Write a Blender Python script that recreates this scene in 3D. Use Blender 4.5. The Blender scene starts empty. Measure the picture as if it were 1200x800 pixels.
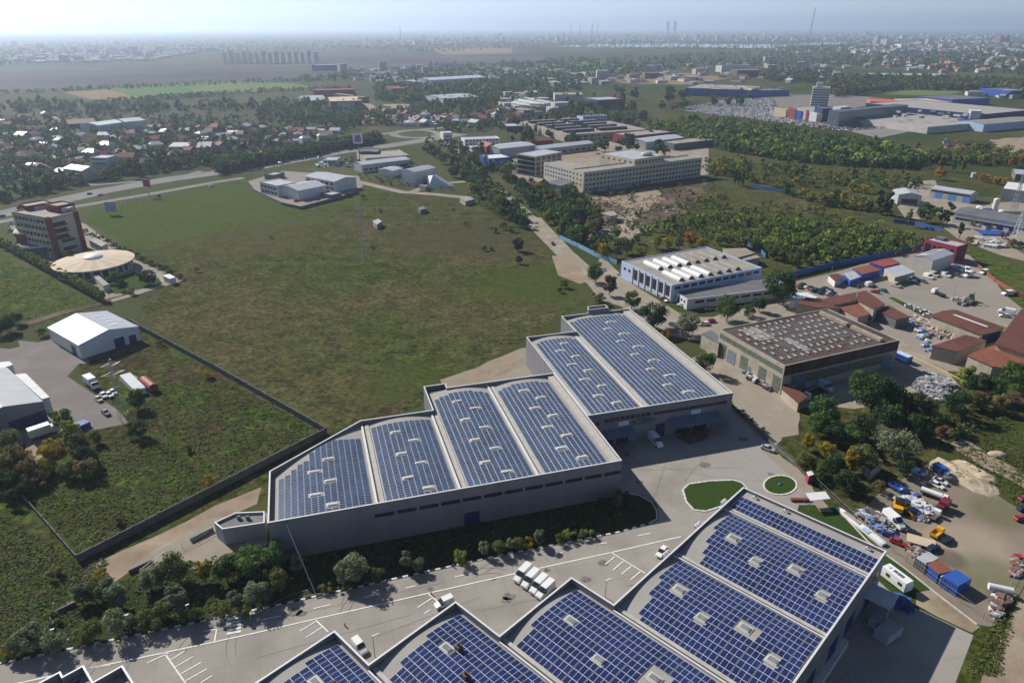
import bpy, math, random
import numpy as np
from mathutils import Vector, Matrix
random.seed(7); RNG = np.random.default_rng(11)
R = math.radians
SC = bpy.context.scene
COL = SC.collection
# ---------------------------------------------------------------- camera, world, sun, exposure
FPX, CH = 820.0, 105.0
PITCH = math.atan(368/FPX)
cd = bpy.data.cameras.new('camera'); cam = bpy.data.objects.new('camera', cd); COL.objects.link(cam)
cam.location = (0, 0, CH); cam.rotation_euler = (math.pi/2-PITCH, R(0.12), 0)
cd.sensor_width = 36; cd.lens = 36*FPX/1200; cd.clip_start = 1; cd.clip_end = 150000
SC.camera = cam
SUN_AZ, SUN_EL = 131.0-180.0, 36.0      # the sun stands ahead of the camera to the left; shadows fall to azimuth 131
w = bpy.data.worlds.new('World'); SC.world = w; w.use_nodes = True
nt = w.node_tree; bg = nt.nodes['Background']; sky = nt.nodes.new('ShaderNodeTexSky')
sky.sky_type = 'NISHITA'; sky.sun_disc = False; sky.sun_elevation = R(SUN_EL); sky.sun_rotation = R(SUN_AZ)
sky.air_density = 0.5; sky.dust_density = 0.1; sky.ozone_density = 1.0; sky.altitude = 100
nt.links.new(sky.outputs[0], bg.inputs[0]); bg.inputs[1].default_value = 0.083
sd = bpy.data.lights.new('sun', 'SUN'); sd.energy = 5.0; sd.angle = R(0.5); sd.color = (1, .955, .875)
sun = bpy.data.objects.new('sun', sd); COL.objects.link(sun)
sa, se = R(SUN_AZ), R(SUN_EL)
sun.rotation_euler = Vector((math.sin(sa)*math.cos(se), math.cos(sa)*math.cos(se), math.sin(se))).to_track_quat('Z', 'Y').to_euler()
vs = SC.view_settings; vs.view_transform = 'Standard'; vs.look = 'None'; vs.gamma = 1; vs.exposure = 0.47; vs.use_curve_mapping = False
SC.cycles.volume_step_rate = 1; SC.cycles.volume_bounces = 2; SC.cycles.max_bounces = 5
# ---------------------------------------------------------------- helpers
_s, _c = math.sin(PITCH), math.cos(PITCH)
def G(px, py, z=0.0):
    "ground (or height z) point measured from the photograph"
    u = (px-600)/FPX; v = (py-400)/FPX
    d = (u, _c-v*_s, -_s-v*_c); t = (z-CH)/d[2]
    return (d[0]*t, d[1]*t)
def GA(P, z=0.0):
    u = (P[:, 0]-600)/FPX; v = (P[:, 1]-400)/FPX
    t = (z-CH)/(-_s-v*_c)
    return np.stack([u*t, (_c-v*_s)*t], 1)
def PX(x, y, z=0.0):
    dep = y*_c-(z-CH)*_s; v = -(y*_s+(z-CH)*_c)
    return 600+FPX*x/dep, 400+FPX*v/dep
def tag(o, label=None, cat=None, group=None, kind=None):
    for k, v in (('label', label), ('category', cat), ('group', group), ('kind', kind)):
        if v: o[k] = v
    return o
def empty(name, x, y, rz=0.0, z=0.0):
    o = bpy.data.objects.new(name, None); COL.objects.link(o)
    o.location = (x, y, z); o.rotation_euler = (0, 0, rz); o.empty_display_size = .5
    return o
class MB:
    def __init__(s): s.v = []; s.f = []; s.m = []
    def face(s, pts, mi=0):
        n = len(s.v); s.v += [tuple(p) for p in pts]; s.f.append(tuple(range(n, n+len(pts)))); s.m.append(mi)
    def box(s, x0, y0, z0, x1, y1, z1, mi=0, mt=None, bottom=False):
        n = len(s.v); s.v += [(x, y, z) for z in (z0, z1) for y in (y0, y1) for x in (x0, x1)]
        F = [(0, 1, 5, 4), (1, 3, 7, 5), (3, 2, 6, 7), (2, 0, 4, 6), (4, 5, 7, 6)]
        for q in F: s.f.append(tuple(n+i for i in q))
        s.m += [mi]*4+[mi if mt is None else mt]
        if bottom: s.f.append((n, n+2, n+3, n+1)); s.m.append(mi)
        return s
    def prism(s, poly, z0, z1, mi=0, mt=None):
        k = len(poly)
        if sum(poly[i-1][0]*poly[i][1]-poly[i][0]*poly[i-1][1] for i in range(k)) < 0: poly = poly[::-1]
        za = z1 if isinstance(z1, (list, tuple)) else [z1]*k
        for i in range(k):
            a, b = poly[i-1], poly[i]; s.face([(*a, z0), (*b, z0), (*b, za[i]), (*a, za[i-1])], mi)
        s.face([(*p, za[i]) for i, p in enumerate(poly)], mi if mt is None else mt)
        return s
    def ring(s, poly, z0, z1, zin, th, mi=0, mt=None):
        k = len(poly)
        if sum(poly[i-1][0]*poly[i][1]-poly[i][0]*poly[i-1][1] for i in range(k)) < 0: poly = poly[::-1]
        inn = []
        for i in range(k):
            p = Vector(poly[i]); a = (p-Vector(poly[i-1])).normalized(); b = (Vector(poly[(i+1) % k])-p).normalized()
            na = Vector((-a.y, a.x)); nb = Vector((-b.y, b.x)); bis = na+nb
            inn.append(tuple(p+bis*(th/max(.3, bis.dot(na)))))
        for i in range(k):
            a, b, c, d = poly[i-1], poly[i], inn[i], inn[i-1]
            s.face([(*a, z0), (*b, z0), (*b, z1), (*a, z1)], mi)
            s.face([(*a, z1), (*b, z1), (*c, z1), (*d, z1)], mi if mt is None else mt)
            s.face([(*d, z1), (*c, z1), (*c, zin), (*d, zin)], mi)
        return s
    def tube(s, p, q, r, n=6, mi=0, r2=None, caps=True):
        p, q = Vector(p), Vector(q); d = (q-p).normalized(); r2 = r if r2 is None else r2
        a = d.orthogonal().normalized(); b = d.cross(a); k = len(s.v)
        for c, rr in ((p, r), (q, r2)):
            for i in range(n):
                t = 2*math.pi*i/n; s.v.append(tuple(c+(a*math.cos(t)+b*math.sin(t))*rr))
        for i in range(n):
            j = (i+1) % n; s.f.append((k+i, k+j, k+n+j, k+n+i)); s.m.append(mi)
        if caps: s.f.append(tuple(k+n+i for i in range(n))); s.f.append(tuple(k+n-1-i for i in range(n))); s.m += [mi, mi]
        return s
    def dome(s, x, y, z, rx, ry, rz, n=16, m=5, mi=0):
        k = len(s.v)
        for j in range(m):
            t = math.pi/2*j/m
            for i in range(n):
                a = 2*math.pi*i/n; s.v.append((x+rx*math.cos(t)*math.cos(a), y+ry*math.cos(t)*math.sin(a), z+rz*math.sin(t)))
        s.v.append((x, y, z+rz))
        for j in range(m-1):
            for i in range(n): s.f.append((k+j*n+i, k+j*n+(i+1) % n, k+(j+1)*n+(i+1) % n, k+(j+1)*n+i)); s.m.append(mi)
        for i in range(n): s.f.append((k+(m-1)*n+i, k+(m-1)*n+(i+1) % n, k+m*n)); s.m.append(mi)
        return s
    def mesh(s, name, mats):
        me = bpy.data.meshes.new(name); me.from_pydata(s.v, [], s.f)
        for m in (mats if isinstance(mats, (list, tuple)) else [mats]): me.materials.append(m)
        me.polygons.foreach_set('material_index', s.m); me.update(); return me
    def build(s, name, mats, parent=None):
        o = bpy.data.objects.new(name, s.mesh(name, mats)); COL.objects.link(o)
        if parent: o.parent = parent
        return o
def npmesh(name, V, Q, mats, mi=None, smooth=False):
    me = bpy.data.meshes.new(name); n = len(Q); k = Q.shape[1]
    me.vertices.add(len(V)); me.vertices.foreach_set('co', np.ascontiguousarray(V, dtype=np.float32).ravel())
    me.loops.add(n*k); me.loops.foreach_set('vertex_index', np.ascontiguousarray(Q, dtype=np.int32).ravel())
    me.polygons.add(n); me.polygons.foreach_set('loop_start', np.arange(0, n*k, k, dtype=np.int32))
    for m in (mats if isinstance(mats, (list, tuple)) else [mats]): me.materials.append(m)
    if mi is not None: me.polygons.foreach_set('material_index', np.asarray(mi, dtype=np.int32))
    me.update(calc_edges=True); me.validate(); return me
def children(o): return [c for c in ALLCH.get(o.name, [])]
def copy_thing(root, x, y, rz, z=0, scale=1, label=None, group=None):
    r = root.copy(); COL.objects.link(r); r.location = (x, y, z); r.rotation_euler = (0, 0, rz)
    r.scale = scale if isinstance(scale, tuple) else (scale,)*3
    if label: r['label'] = label
    if group: r['group'] = group
    for ch in root.children:
        c = ch.copy(); COL.objects.link(c); c.parent = r
        for g in ch.children:
            d = g.copy(); COL.objects.link(d); d.parent = c
    return r
ORDW = ['', 'first', 'second', 'third', 'fourth', 'fifth', 'sixth', 'seventh', 'eighth', 'ninth', 'tenth', 'eleventh', 'twelfth', 'thirteenth', 'fourteenth', 'fifteenth', 'sixteenth', 'seventeenth', 'eighteenth', 'nineteenth', 'twentieth']
TENS = ['', '', 'twenty', 'thirty', 'forty', 'fifty', 'sixty', 'seventy', 'eighty', 'ninety']; TENTH = ['', '', 'twentieth', 'thirtieth', 'fortieth', 'fiftieth', 'sixtieth', 'seventieth', 'eightieth', 'ninetieth']
def ordn(k):
    k = max(1, min(99, k))
    return ORDW[k] if k <= 20 else (TENTH[k//10] if k % 10 == 0 else TENS[k//10]+'-'+ORDW[k % 10])
def ordw(i, n):
    if i == 0: return 'leftmost'
    if i == n-1: return 'rightmost'
    return ordn(i+1)+' from left,'
def inpoly(P, poly):
    x, y = P[:, 0], P[:, 1]; c = np.zeros(len(P), bool); k = len(poly)
    for i in range(k):
        (x0, y0), (x1, y1) = poly[i-1], poly[i]
        if y0 == y1: continue
        c ^= ((y0 > y) != (y1 > y)) & (x < (x1-x0)*(y-y0)/(y1-y0)+x0)
    return c
def scatter(poly, n, rng=RNG, mind=0.0):
    "n image samples inside a polygon of the photograph, turned into ground points"
    a = np.array(poly, float); lo, hi = a.min(0), a.max(0); out = np.zeros((0, 2))
    while len(out) < n:
        P = rng.uniform(lo, hi, (n*2+20, 2)); out = np.concatenate([out, P[inpoly(P, poly)]])
    return GA(out[:n]), out[:n]
# ---------------------------------------------------------------- materials
MC = {}
HAZE = 1.15e-4
LEAF_GAIN = 1.95
def mat(name, c, c2=None, scale=.5, rough=.85, metal=0.0, detail=5, c3=None, scale3=.04, bump=0.0, lo=.35, hi=.65, rand=0.0, spec=.3, stretch=None, emit=None):
    if name in MC: return MC[name]
    m = bpy.data.materials.new(name); m.use_nodes = True; n = m.node_tree.nodes; L = m.node_tree.links; b = n['Principled BSDF']
    b.inputs['Base Color'].default_value = (*c, 1); b.inputs['Roughness'].default_value = rough; b.inputs['Metallic'].default_value = metal
    b.inputs['Specular IOR Level'].default_value = spec
    out = None
    tc = n.new('ShaderNodeTexCoord'); co = tc.outputs['Object']
    if stretch:
        mp = n.new('ShaderNodeMapping'); mp.inputs['Scale'].default_value = stretch; L.new(co, mp.inputs[0]); co = mp.outputs[0]
    def noise(sc, det=detail):
        t = n.new('ShaderNodeTexNoise'); t.inputs['Scale'].default_value = sc; t.inputs['Detail'].default_value = det; t.inputs['Roughness'].default_value = .6
        L.new(co, t.inputs['Vector']); return t.outputs['Fac']
    def ramp(f, lo, hi):
        r = n.new('ShaderNodeMapRange'); r.inputs[1].default_value = lo; r.inputs[2].default_value = hi; L.new(f, r.inputs[0]); return r.outputs[0]
    def mix(f, a, b2):
        x = n.new('ShaderNodeMix'); x.data_type = 'RGBA'; L.new(f, x.inputs[0])
        for s_, k in ((a, 6), (b2, 7)):
            if isinstance(s_, tuple): x.inputs[k].default_value = (*s_, 1)
            else: L.new(s_, x.inputs[k])
        return x.outputs[2]
    if c2:
        f1 = noise(scale); out = mix(ramp(f1, lo, hi), c, c2)
        if c3: out = mix(ramp(noise(scale3, 4), .42, .62), out, c3)
    if rand:
        oi = n.new('ShaderNodeObjectInfo'); hs = n.new('ShaderNodeHueSaturation')
        mr = n.new('ShaderNodeMapRange'); mr.inputs[3].default_value = 1-rand; mr.inputs[4].default_value = 1+rand; L.new(oi.outputs['Random'], mr.inputs[0])
        mh = n.new('ShaderNodeMapRange'); mh.inputs[3].default_value = .5-rand*.06; mh.inputs[4].default_value = .5+rand*.06
        ml = n.new('ShaderNodeMath'); ml.operation = 'MULTIPLY'; ml.inputs[1].default_value = 7.31; fr = n.new('ShaderNodeMath'); fr.operation = 'FRACT'
        L.new(oi.outputs['Random'], ml.inputs[0]); L.new(ml.outputs[0], fr.inputs[0]); L.new(fr.outputs[0], mh.inputs[0])
        L.new(mr.outputs[0], hs.inputs['Value']); L.new(mh.outputs[0], hs.inputs['Hue'])
        if out: L.new(out, hs.inputs['Color'])
        else: hs.inputs['Color'].default_value = (*c, 1)
        out = hs.outputs[0]
    if out: L.new(out, b.inputs['Base Color'])
    if bump:
        bp = n.new('ShaderNodeBump'); bp.inputs['Strength'].default_value = bump; bp.inputs['Distance'].default_value = .5
        L.new(noise(scale*2.5, 3), bp.inputs['Height']); L.new(bp.outputs[0], b.inputs['Normal'])
    MC[name] = m; return m
def leafmat(name, c, c2, rand=.25):
    c = tuple(min(.6, v*(LEAF_GAIN if max(c) < .2 else 1.0)) for v in c); c2 = tuple(min(.6, v*(LEAF_GAIN if max(c2) < .2 else 1.0)) for v in c2)
    m = mat(name, c, c2, scale=.9, rough=.75, rand=rand, spec=.15, detail=2)
    n = m.node_tree.nodes; L = m.node_tree.links; b = n['Principled BSDF']
    b.inputs['Subsurface Weight'].default_value = 0
    tr = n.new('ShaderNodeBsdfTranslucent'); mx = n.new('ShaderNodeMixShader'); mx.inputs[0].default_value = .3
    src = b.inputs['Base Color'].links[0].from_socket; L.new(src, tr.inputs['Color'])
    L.new(b.outputs[0], mx.inputs[1]); L.new(tr.outputs[0], mx.inputs[2]); L.new(mx.outputs[0], n['Material Output'].inputs[0])
    return m

def gridlines(m, per, wid, rot=0.0, fac=.85, both=True, diag=False):
    "thin joints every per metres in the surface itself"
    n = m.node_tree.nodes; L = m.node_tree.links; bs = n['Principled BSDF']; src = bs.inputs['Base Color'].links[0].from_socket
    tc = n.new('ShaderNodeTexCoord'); mp = n.new('ShaderNodeMapping'); mp.inputs['Rotation'].default_value = (0, 0, rot); L.new(tc.outputs['Object'], mp.inputs[0]); sx = n.new('ShaderNodeSeparateXYZ'); L.new(mp.outputs[0], sx.inputs[0])
    def mth(op, a, b=None):
        x = n.new('ShaderNodeMath'); x.operation = op
        for i, v in enumerate((a, b)):
            if v is None: continue
            if isinstance(v, (int, float)): x.inputs[i].default_value = v
            else: L.new(v, x.inputs[i])
        return x.outputs[0]
    def line(s): return mth('LESS_THAN', mth('FRACT', mth('DIVIDE', s, per)), wid/per)
    f = line(mth('ADD', sx.outputs[0], sx.outputs[1])) if diag else (mth('MAXIMUM', line(sx.outputs[0]), line(sx.outputs[1])) if both else line(sx.outputs[0]))
    v = mth('SUBTRACT', 1.0, mth('MULTIPLY', f, 1-fac)); h = n.new('ShaderNodeHueSaturation'); L.new(src, h.inputs['Color']); L.new(v, h.inputs['Value']); L.new(h.outputs[0], bs.inputs['Base Color'])
# ---------------------------------------------------------------- ground
M_base = mat('suburban_ground', (.048, .062, .018), (.085, .078, .036), scale=.02, c3=(.038, .052, .016), scale3=.004, detail=8, bump=.0, spec=.02)
def grassmat(name, a, b, c, s1=.35, s2=.03, d=(.105, .088, .045), bump=.22):
    m = mat(name, a, b, spec=0.0, scale=s1, c3=c, scale3=s2, detail=8, bump=bump, lo=.38, hi=.62)
    n = m.node_tree.nodes; L = m.node_tree.links; bs = n['Principled BSDF']; src = bs.inputs['Base Color'].links[0].from_socket
    tc = n.new('ShaderNodeTexCoord')
    t = n.new('ShaderNodeTexNoise'); t.inputs['Scale'].default_value = s2*4.3; t.inputs['Detail'].default_value = 9; t.inputs['Roughness'].default_value = .72; t.inputs['Distortion'].default_value = 1.2
    r = n.new('ShaderNodeMapRange'); r.inputs[1].default_value = .5; r.inputs[2].default_value = .72; r.inputs[4].default_value = .8
    x = n.new('ShaderNodeMix'); x.data_type = 'RGBA'; x.inputs[7].default_value = (*d, 1)
    L.new(tc.outputs['Object'], t.inputs['Vector']); L.new(t.outputs['Fac'], r.inputs[0]); L.new(r.outputs[0], x.inputs[0]); L.new(src, x.inputs[6])
    # clumps a few metres wide
    t3 = n.new('ShaderNodeTexNoise'); t3.inputs['Scale'].default_value = .13; t3.inputs['Detail'].default_value = 5; t3.inputs['Roughness'].default_value = .75
    r3 = n.new('ShaderNodeMapRange'); r3.inputs[1].default_value = .4; r3.inputs[2].default_value = .62; r3.inputs[3].default_value = .72; r3.inputs[4].default_value = 1.2
    L.new(tc.outputs['Object'], t3.inputs['Vector']); L.new(t3.outputs['Fac'], r3.inputs[0]); h3 = n.new('ShaderNodeHueSaturation'); L.new(x.outputs[2], h3.inputs['Color']); L.new(r3.outputs[0], h3.inputs['Value'])
    # fine tufts
    t2 = n.new('ShaderNodeTexNoise'); t2.inputs['Scale'].default_value = .55; t2.inputs['Detail'].default_value = 6; t2.inputs['Roughness'].default_value = .7
    r2 = n.new('ShaderNodeMapRange'); r2.inputs[1].default_value = .36; r2.inputs[2].default_value = .64; r2.inputs[3].default_value = .45; r2.inputs[4].default_value = 1.55
    L.new(tc.outputs['Object'], t2.inputs['Vector']); L.new(t2.outputs['Fac'], r2.inputs[0])
    hv = n.new('ShaderNodeHueSaturation'); L.new(h3.outputs[0], hv.inputs['Color']); L.new(r2.outputs[0], hv.inputs['Value']); L.new(hv.outputs[0], bs.inputs['Base Color'])
    return m
M_meadow = grassmat('meadow_grass', (.063, .077, .023), (.041, .053, .015), (.080, .069, .034), s1=.12, s2=.014)
M_green = grassmat('green_grass', (.066, .095, .021), (.048, .071, .016), (.072, .082, .026), s1=.15, s2=.02, d=(.10, .095, .045))
M_rough = grassmat('rough_grass', (.064, .092, .018), (.034, .050, .012), (.058, .045, .025), s1=.22, s2=.03, d=(.085, .062, .04), bump=.5)
M_scrub = grassmat('scrub', (.058, .070, .020), (.075, .066, .030), (.044, .055, .017), s1=.1, s2=.02, d=(.11, .085, .05))
M_lawn = mat('lawn', (.040, .068, .015), (.028, .050, .012), scale=1.2, bump=.3, spec=.02)
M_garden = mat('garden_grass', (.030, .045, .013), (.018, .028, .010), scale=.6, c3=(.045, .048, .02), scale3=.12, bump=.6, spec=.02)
M_conc = mat('concrete_paving', (.325, .295, .26), (.215, .196, .172), scale=.09, c3=(.285, .268, .242), scale3=.02, detail=9, rough=.9, lo=.3, hi=.7, spec=.02)
gridlines(M_conc, 6.0, .12, R(-16.5), .84)
M_conc2 = mat('worn_concrete', (.33, .29, .235), (.215, .185, .15), scale=.12, c3=(.26, .225, .18), scale3=.03, detail=9, spec=.02)
M_asph = mat('asphalt', (.215, .195, .18), (.155, .142, .13), scale=.08, detail=8, c3=(.185, .168, .152), scale3=.02, spec=.02)
M_road = mat('road_asphalt', (.23, .22, .21), (.18, .175, .165), scale=.06, detail=7, spec=.02)
M_dirt = mat('dirt', (.33, .26, .19), (.20, .15, .105), scale=.13, detail=9, c3=(.26, .215, .16), scale3=.035, bump=.4, spec=.02)
M_junk = mat('packed_earth', (.235, .195, .15), (.165, .14, .115), scale=.09, detail=9, c3=(.20, .165, .125), scale3=.03, bump=.3, spec=.02)
M_yard = mat('dusty_yard', (.28, .25, .215), (.215, .195, .17), scale=.06, detail=9, c3=(.25, .22, .185), scale3=.02, spec=.02)
M_dark = mat('dark_soil', (.10, .07, .05), (.06, .045, .03), scale=.2, detail=8, c3=(.15, .11, .08), scale3=.06, bump=.6, spec=.02)
M_sand = mat('sand', (.45, .375, .27), (.34, .27, .19), scale=.4, detail=7, bump=.4, spec=.02)
M_field1 = mat('far_field_brown', (.082, .074, .072), (.10, .088, .082), scale=.01, c3=(.05, .046, .036), scale3=.002, detail=6, spec=.02)
M_field2 = mat('far_field_green', (.085, .15, .04), (.075, .135, .038), scale=.01, spec=.02)
M_field3 = mat('far_field_tan', (.23, .165, .085), (.19, .14, .075), scale=.01, spec=.02)
M_field4 = mat('far_field_lime', (.13, .16, .05), (.11, .145, .045), scale=.01, spec=.02)
M_field5 = mat('far_field_dim', (.05, .064, .026), (.058, .062, .03), scale=.006, c3=(.066, .06, .04), scale3=.002, spec=.02)
M_water = mat('lake_water', (.30, .36, .42), rough=.08, spec=1.0)
M_white = mat('white_line_paint', (.72, .71, .68), (.5, .49, .46), scale=1.2, lo=.45, hi=.75, spec=.02)
_lay = [0]
def softpatch(m, px, rad, col, amt=.9):
    "a patch where the grass itself has another colour, fading out over rad metres"
    n = m.node_tree.nodes; L = m.node_tree.links; bs = n['Principled BSDF']; src = bs.inputs['Base Color'].links[0].from_socket; c = G(*px)
    tc = n.new('ShaderNodeTexCoord'); vm = n.new('ShaderNodeVectorMath'); vm.operation = 'DISTANCE'; vm.inputs[1].default_value = (*c, 0); ns = n.new('ShaderNodeTexNoise'); ns.inputs['Scale'].default_value = .02; ns.inputs['Detail'].default_value = 6
    ad = n.new('ShaderNodeMath'); ad.operation = 'MULTIPLY_ADD'; ad.inputs[1].default_value = rad*1.3; r = n.new('ShaderNodeMapRange'); r.inputs[1].default_value = rad*.8+rad*.5; r.inputs[2].default_value = rad*.8+rad*1.1; r.inputs[3].default_value = amt; r.inputs[4].default_value = 0
    x = n.new('ShaderNodeMix'); x.data_type = 'RGBA'; x.inputs[7].default_value = (*col, 1)
    mm = n.new('ShaderNodeMix'); 
    L.new(tc.outputs['Object'], vm.inputs[0]); L.new(tc.outputs['Object'], ns.inputs['Vector']); L.new(ns.outputs['Fac'], ad.inputs[0]); L.new(vm.outputs['Value'], ad.inputs[2]); L.new(ad.outputs[0], r.inputs[0]); L.new(r.outputs[0], x.inputs[0]); L.new(src, x.inputs[6]); L.new(x.outputs[2], bs.inputs['Base Color']); n.remove(mm)
softpatch(M_meadow, (200, 245), 90, (.064, .088, .022), .8)
softpatch(M_meadow, (350, 225), 60, (.062, .085, .022), .7)
softpatch(M_meadow, (300, 282), 35, (.085, .068, .036), .5)
softpatch(M_meadow, (640, 330), 30, (.052, .072, .017), .6)
softpatch(M_meadow, (480, 455), 18, (.048, .068, .016), .5)
softpatch(M_meadow, (560, 280), 40, (.066, .058, .032), .6)
JR = random.Random(99)
def jag(P):
    out = []
    for i in range(len(P)):
        a, b = Vector(P[i-1]), Vector(P[i]); L = (b-a).length; n = max(1, min(14, int(L/5))); d = (b-a); nn = Vector((-d.y, d.x)).normalized() if L else Vector((0, 0)); amp = min(2.2, L*.05)*min(1.5, a.length/250)
        for k in range(n):
            q = a+d*k/n+nn*(JR.uniform(-amp, amp) if k else 0); out.append((q.x, q.y))
    return out
def sheet(name, poly, m, lvl, dz=.004, world=False):
    P = poly if world else [G(*p) for p in poly]
    mb = MB()
    if name in ('meadow', 'dirt_track', 'dirt_patch', 'junkyard', 'field') and not world: P = jag(P)
    if sum(P[i-1][0]*P[i][1]-P[i][0]*P[i-1][1] for i in range(len(P))) < 0: P = P[::-1]
    _lay[0] += 1; zz = lvl*dz+_lay[0]*.0011 if lvl else 0.0
    mb.face([(*p, zz) for p in P]); o = mb.build(name, m); tag(o, kind='structure'); return o
def strip(name, pts, wid, m, z, mb=None, world=False, w2=None):
    P = [Vector(p if world else G(*p)) for p in pts]; own = mb is None; mb = mb or MB(); k = len(P); S = []
    for i, p in enumerate(P):
        d = (P[min(i+1, k-1)]-P[max(i-1, 0)]).normalized(); nrm = Vector((-d.y, d.x)); ww = wid if w2 is None else wid+(w2-wid)*i/(k-1)
        S.append((p+nrm*ww/2, p-nrm*ww/2))
    for i in range(k-1): mb.face([(*S[i][1], z), (*S[i+1][1], z), (*S[i+1][0], z), (*S[i][0], z)])
    if own:
        o = mb.build(name, m); tag(o, kind='structure'); return o
sheet('ground', [(-26000, -300), (26000, -300), (60000, 85000), (-60000, 85000)], M_base, 0, world=True)
FZ = .25
# far fields
sheet('field', [(-900, 105), (70, 103), (300, 94), (430, 92), (640, 76), (640, 60), (420, 66), (250, 78), (-900, 78)], M_field1, .10/.004)
sheet('field', [(125, 104), (215, 97), (300, 95), (345, 99), (350, 103), (300, 106), (165, 115)], M_field2, .30/.004)
sheet('field', [(72, 107), (125, 104), (165, 115), (118, 119)], M_field3, .30/.004)
sheet('field', [(215, 102), (275, 96), (340, 97), (370, 102), (300, 107), (240, 110)], M_field4, .45/.004)
sheet('field', [(640, 83), (760, 78), (900, 84), (1000, 76), (960, 68), (700, 66), (640, 72)], M_field5, .20/.004)
sheet('field', [(545, 81), (610, 78), (700, 72), (740, 78), (640, 86), (560, 86)], M_field2, .32/.004)
sheet('field', [(500, 57), (600, 56), (600, 63), (520, 64)], M_field3, .22/.004)
sheet('field', [(-400, 62), (100, 60), (260, 50), (100, 44), (-600, 46)], M_field5, .2/.004)
sheet('field', [(330, 63), (560, 60), (640, 57), (640, 66), (480, 72), (330, 73)], M_field1, .2/.004)
sheet('field', [(300, 125), (420, 120), (460, 125), (380, 138), (300, 136)], M_field5, .12/.004)
sheet('field', [(0, 116), (200, 120), (330, 128), (300, 142), (80, 130)], M_field5, .12/.004)
sheet('field', [(1030, 108), (1080, 107), (1130, 108), (1110, 114), (1040, 112)], M_field4, .12/.004)
lake = sheet('water', [(650, 54.5), (700, 52.3), (780, 51.8), (870, 53), (930, 53), (905, 57.5), (800, 56), (700, 56)], M_water, .4/.004)
sheet('water', [(925, 52), (985, 50.5), (1010, 52), (960, 54), (930, 54)], M_water, .42/.004)
# meadows
sheet('meadow', [(96, 249), (180, 232), (268, 214), (292, 222), (345, 243), (372, 243), (395, 232), (420, 221), (560, 236), (600, 252), (640, 290), (670, 330), (690, 352), (655, 372), (612, 402), (500, 455), (385, 504), (255, 428), (180, 390), (162, 352), (213, 327), (170, 307)], M_meadow, 1)
sheet('meadow', [(-200, 300), (0, 292), (45, 320), (118, 355), (60, 375), (-200, 420)], M_green, 1)
sheet('meadow', [(-300, 520), (0, 500), (60, 520), (140, 490), (128, 462), (92, 430), (98, 403), (165, 383), (250, 430), (380, 508), (92, 655), (15, 568), (-300, 620)], M_rough, 1)
sheet('meadow', [(-300, 622), (14, 569), (91, 656), (380, 509), (500, 455), (540, 440), (300, 590), (120, 680), (0, 760), (-300, 850)], M_rough, 2)
sheet('meadow', [(640, 260), (700, 248), (880, 222), (1000, 250), (1090, 285), (1075, 300), (960, 318), (900, 325), (735, 310)], M_scrub, 1)
sheet('meadow', [(830, 190), (1080, 200), (1100, 260), (1000, 262), (880, 225)], M_scrub, 2)
sheet('meadow', [(800, 216), (880, 222), (1000, 248), (1050, 262), (1010, 262), (900, 246), (820, 246), (775, 262), (760, 255), (800, 240)], M_meadow, 3)
sheet('meadow', [(1135, 290), (1260, 340), (1400, 420), (1200, 380), (1160, 330), (1130, 312)], M_green, 1)
sheet('meadow', [(1090, 505), (1140, 465), (1300, 455), (1400, 640), (1230, 600), (1150, 560)], M_rough, 3)
sheet('meadow', [(1100, 800), (1150, 735), (1195, 690), (1400, 560), (1400, 900), (1080, 860)], M_rough, 2)
sheet('meadow', [(1105, 227), (1170, 233), (1165, 215), (1110, 208)], M_scrub, 3)
sheet('meadow', [(1120, 236), (1145, 246), (1130, 246)], M_green, 4)
sheet('meadow', [(270, 215), (300, 206), (330, 200), (318, 215), (295, 220)], M_green, 4)
# main concrete yard round the two solar halls
sheet('concrete_yard', [(-260, 835), (0, 777), (300, 714.5), (600, 648), (720, 625.5), (760, 614.5), (771, 609), (768, 590), (750, 580), (722, 577), (690, 520), (690, 470), (852, 470), (900, 522), (960, 585), (990, 612), (1010, 640), (1139, 745), (1116, 805), (1090, 900), (-260, 1100)], M_conc, 3)
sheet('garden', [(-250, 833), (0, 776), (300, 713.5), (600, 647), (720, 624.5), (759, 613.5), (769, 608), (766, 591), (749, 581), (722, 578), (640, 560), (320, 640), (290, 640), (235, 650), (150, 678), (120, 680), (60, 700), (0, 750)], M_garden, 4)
sheet('lawn', [(935, 592), (962, 592), (986, 597), (1017, 627), (1061, 660), (1101, 691), (1152, 728), (1139, 745), (1072, 713), (1040, 692), (1005, 660), (930, 612)], M_lawn, 5)
sheet('dirt_patch', [(1072, 695), (1100, 690), (1125, 715), (1147, 735), (1137, 742), (1095, 722), (1072, 709)], M_dirt, 6)
def ellipse(cx, cy, rx, ry, n=28):
    return [(cx+rx*math.cos(2*math.pi*i/n), cy+ry*math.sin(2*math.pi*i/n)) for i in range(n)]
isl = [(799, 574), (806, 567.5), (830, 564), (858, 563), (868, 566), (874, 572), (868, 582), (850, 592), (826, 599.5), (812, 598), (803, 588)]
sheet('lawn', isl, M_lawn, 26)
sheet('lawn', ellipse(913, 569, 18.5, 10.5), M_lawn, 30)
def kerb(name, pts, wid, h, m, closed=False, world=False, seg=1.0):
    P = [Vector(p if world else G(*p)) for p in pts]
    if closed: P.append(P[0])
    mb = MB(); acc = 0; k = 0
    for a, b in zip(P, P[1:]):
        L = (b-a).length; n = max(1, round(L/seg)); d = (b-a)/n; t = d.normalized(); nr = Vector((-t.y, t.x))*wid/2
        for i in range(n):
            p, q = a+d*i, a+d*(i+.97 if seg < 2 else i+1)
            mb.prism([tuple(p-nr), tuple(q-nr), tuple(q+nr), tuple(p+nr)], 0, h, k % 2); k += 1
    o = mb.build(name, m); tag(o, kind='structure'); return o
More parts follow.
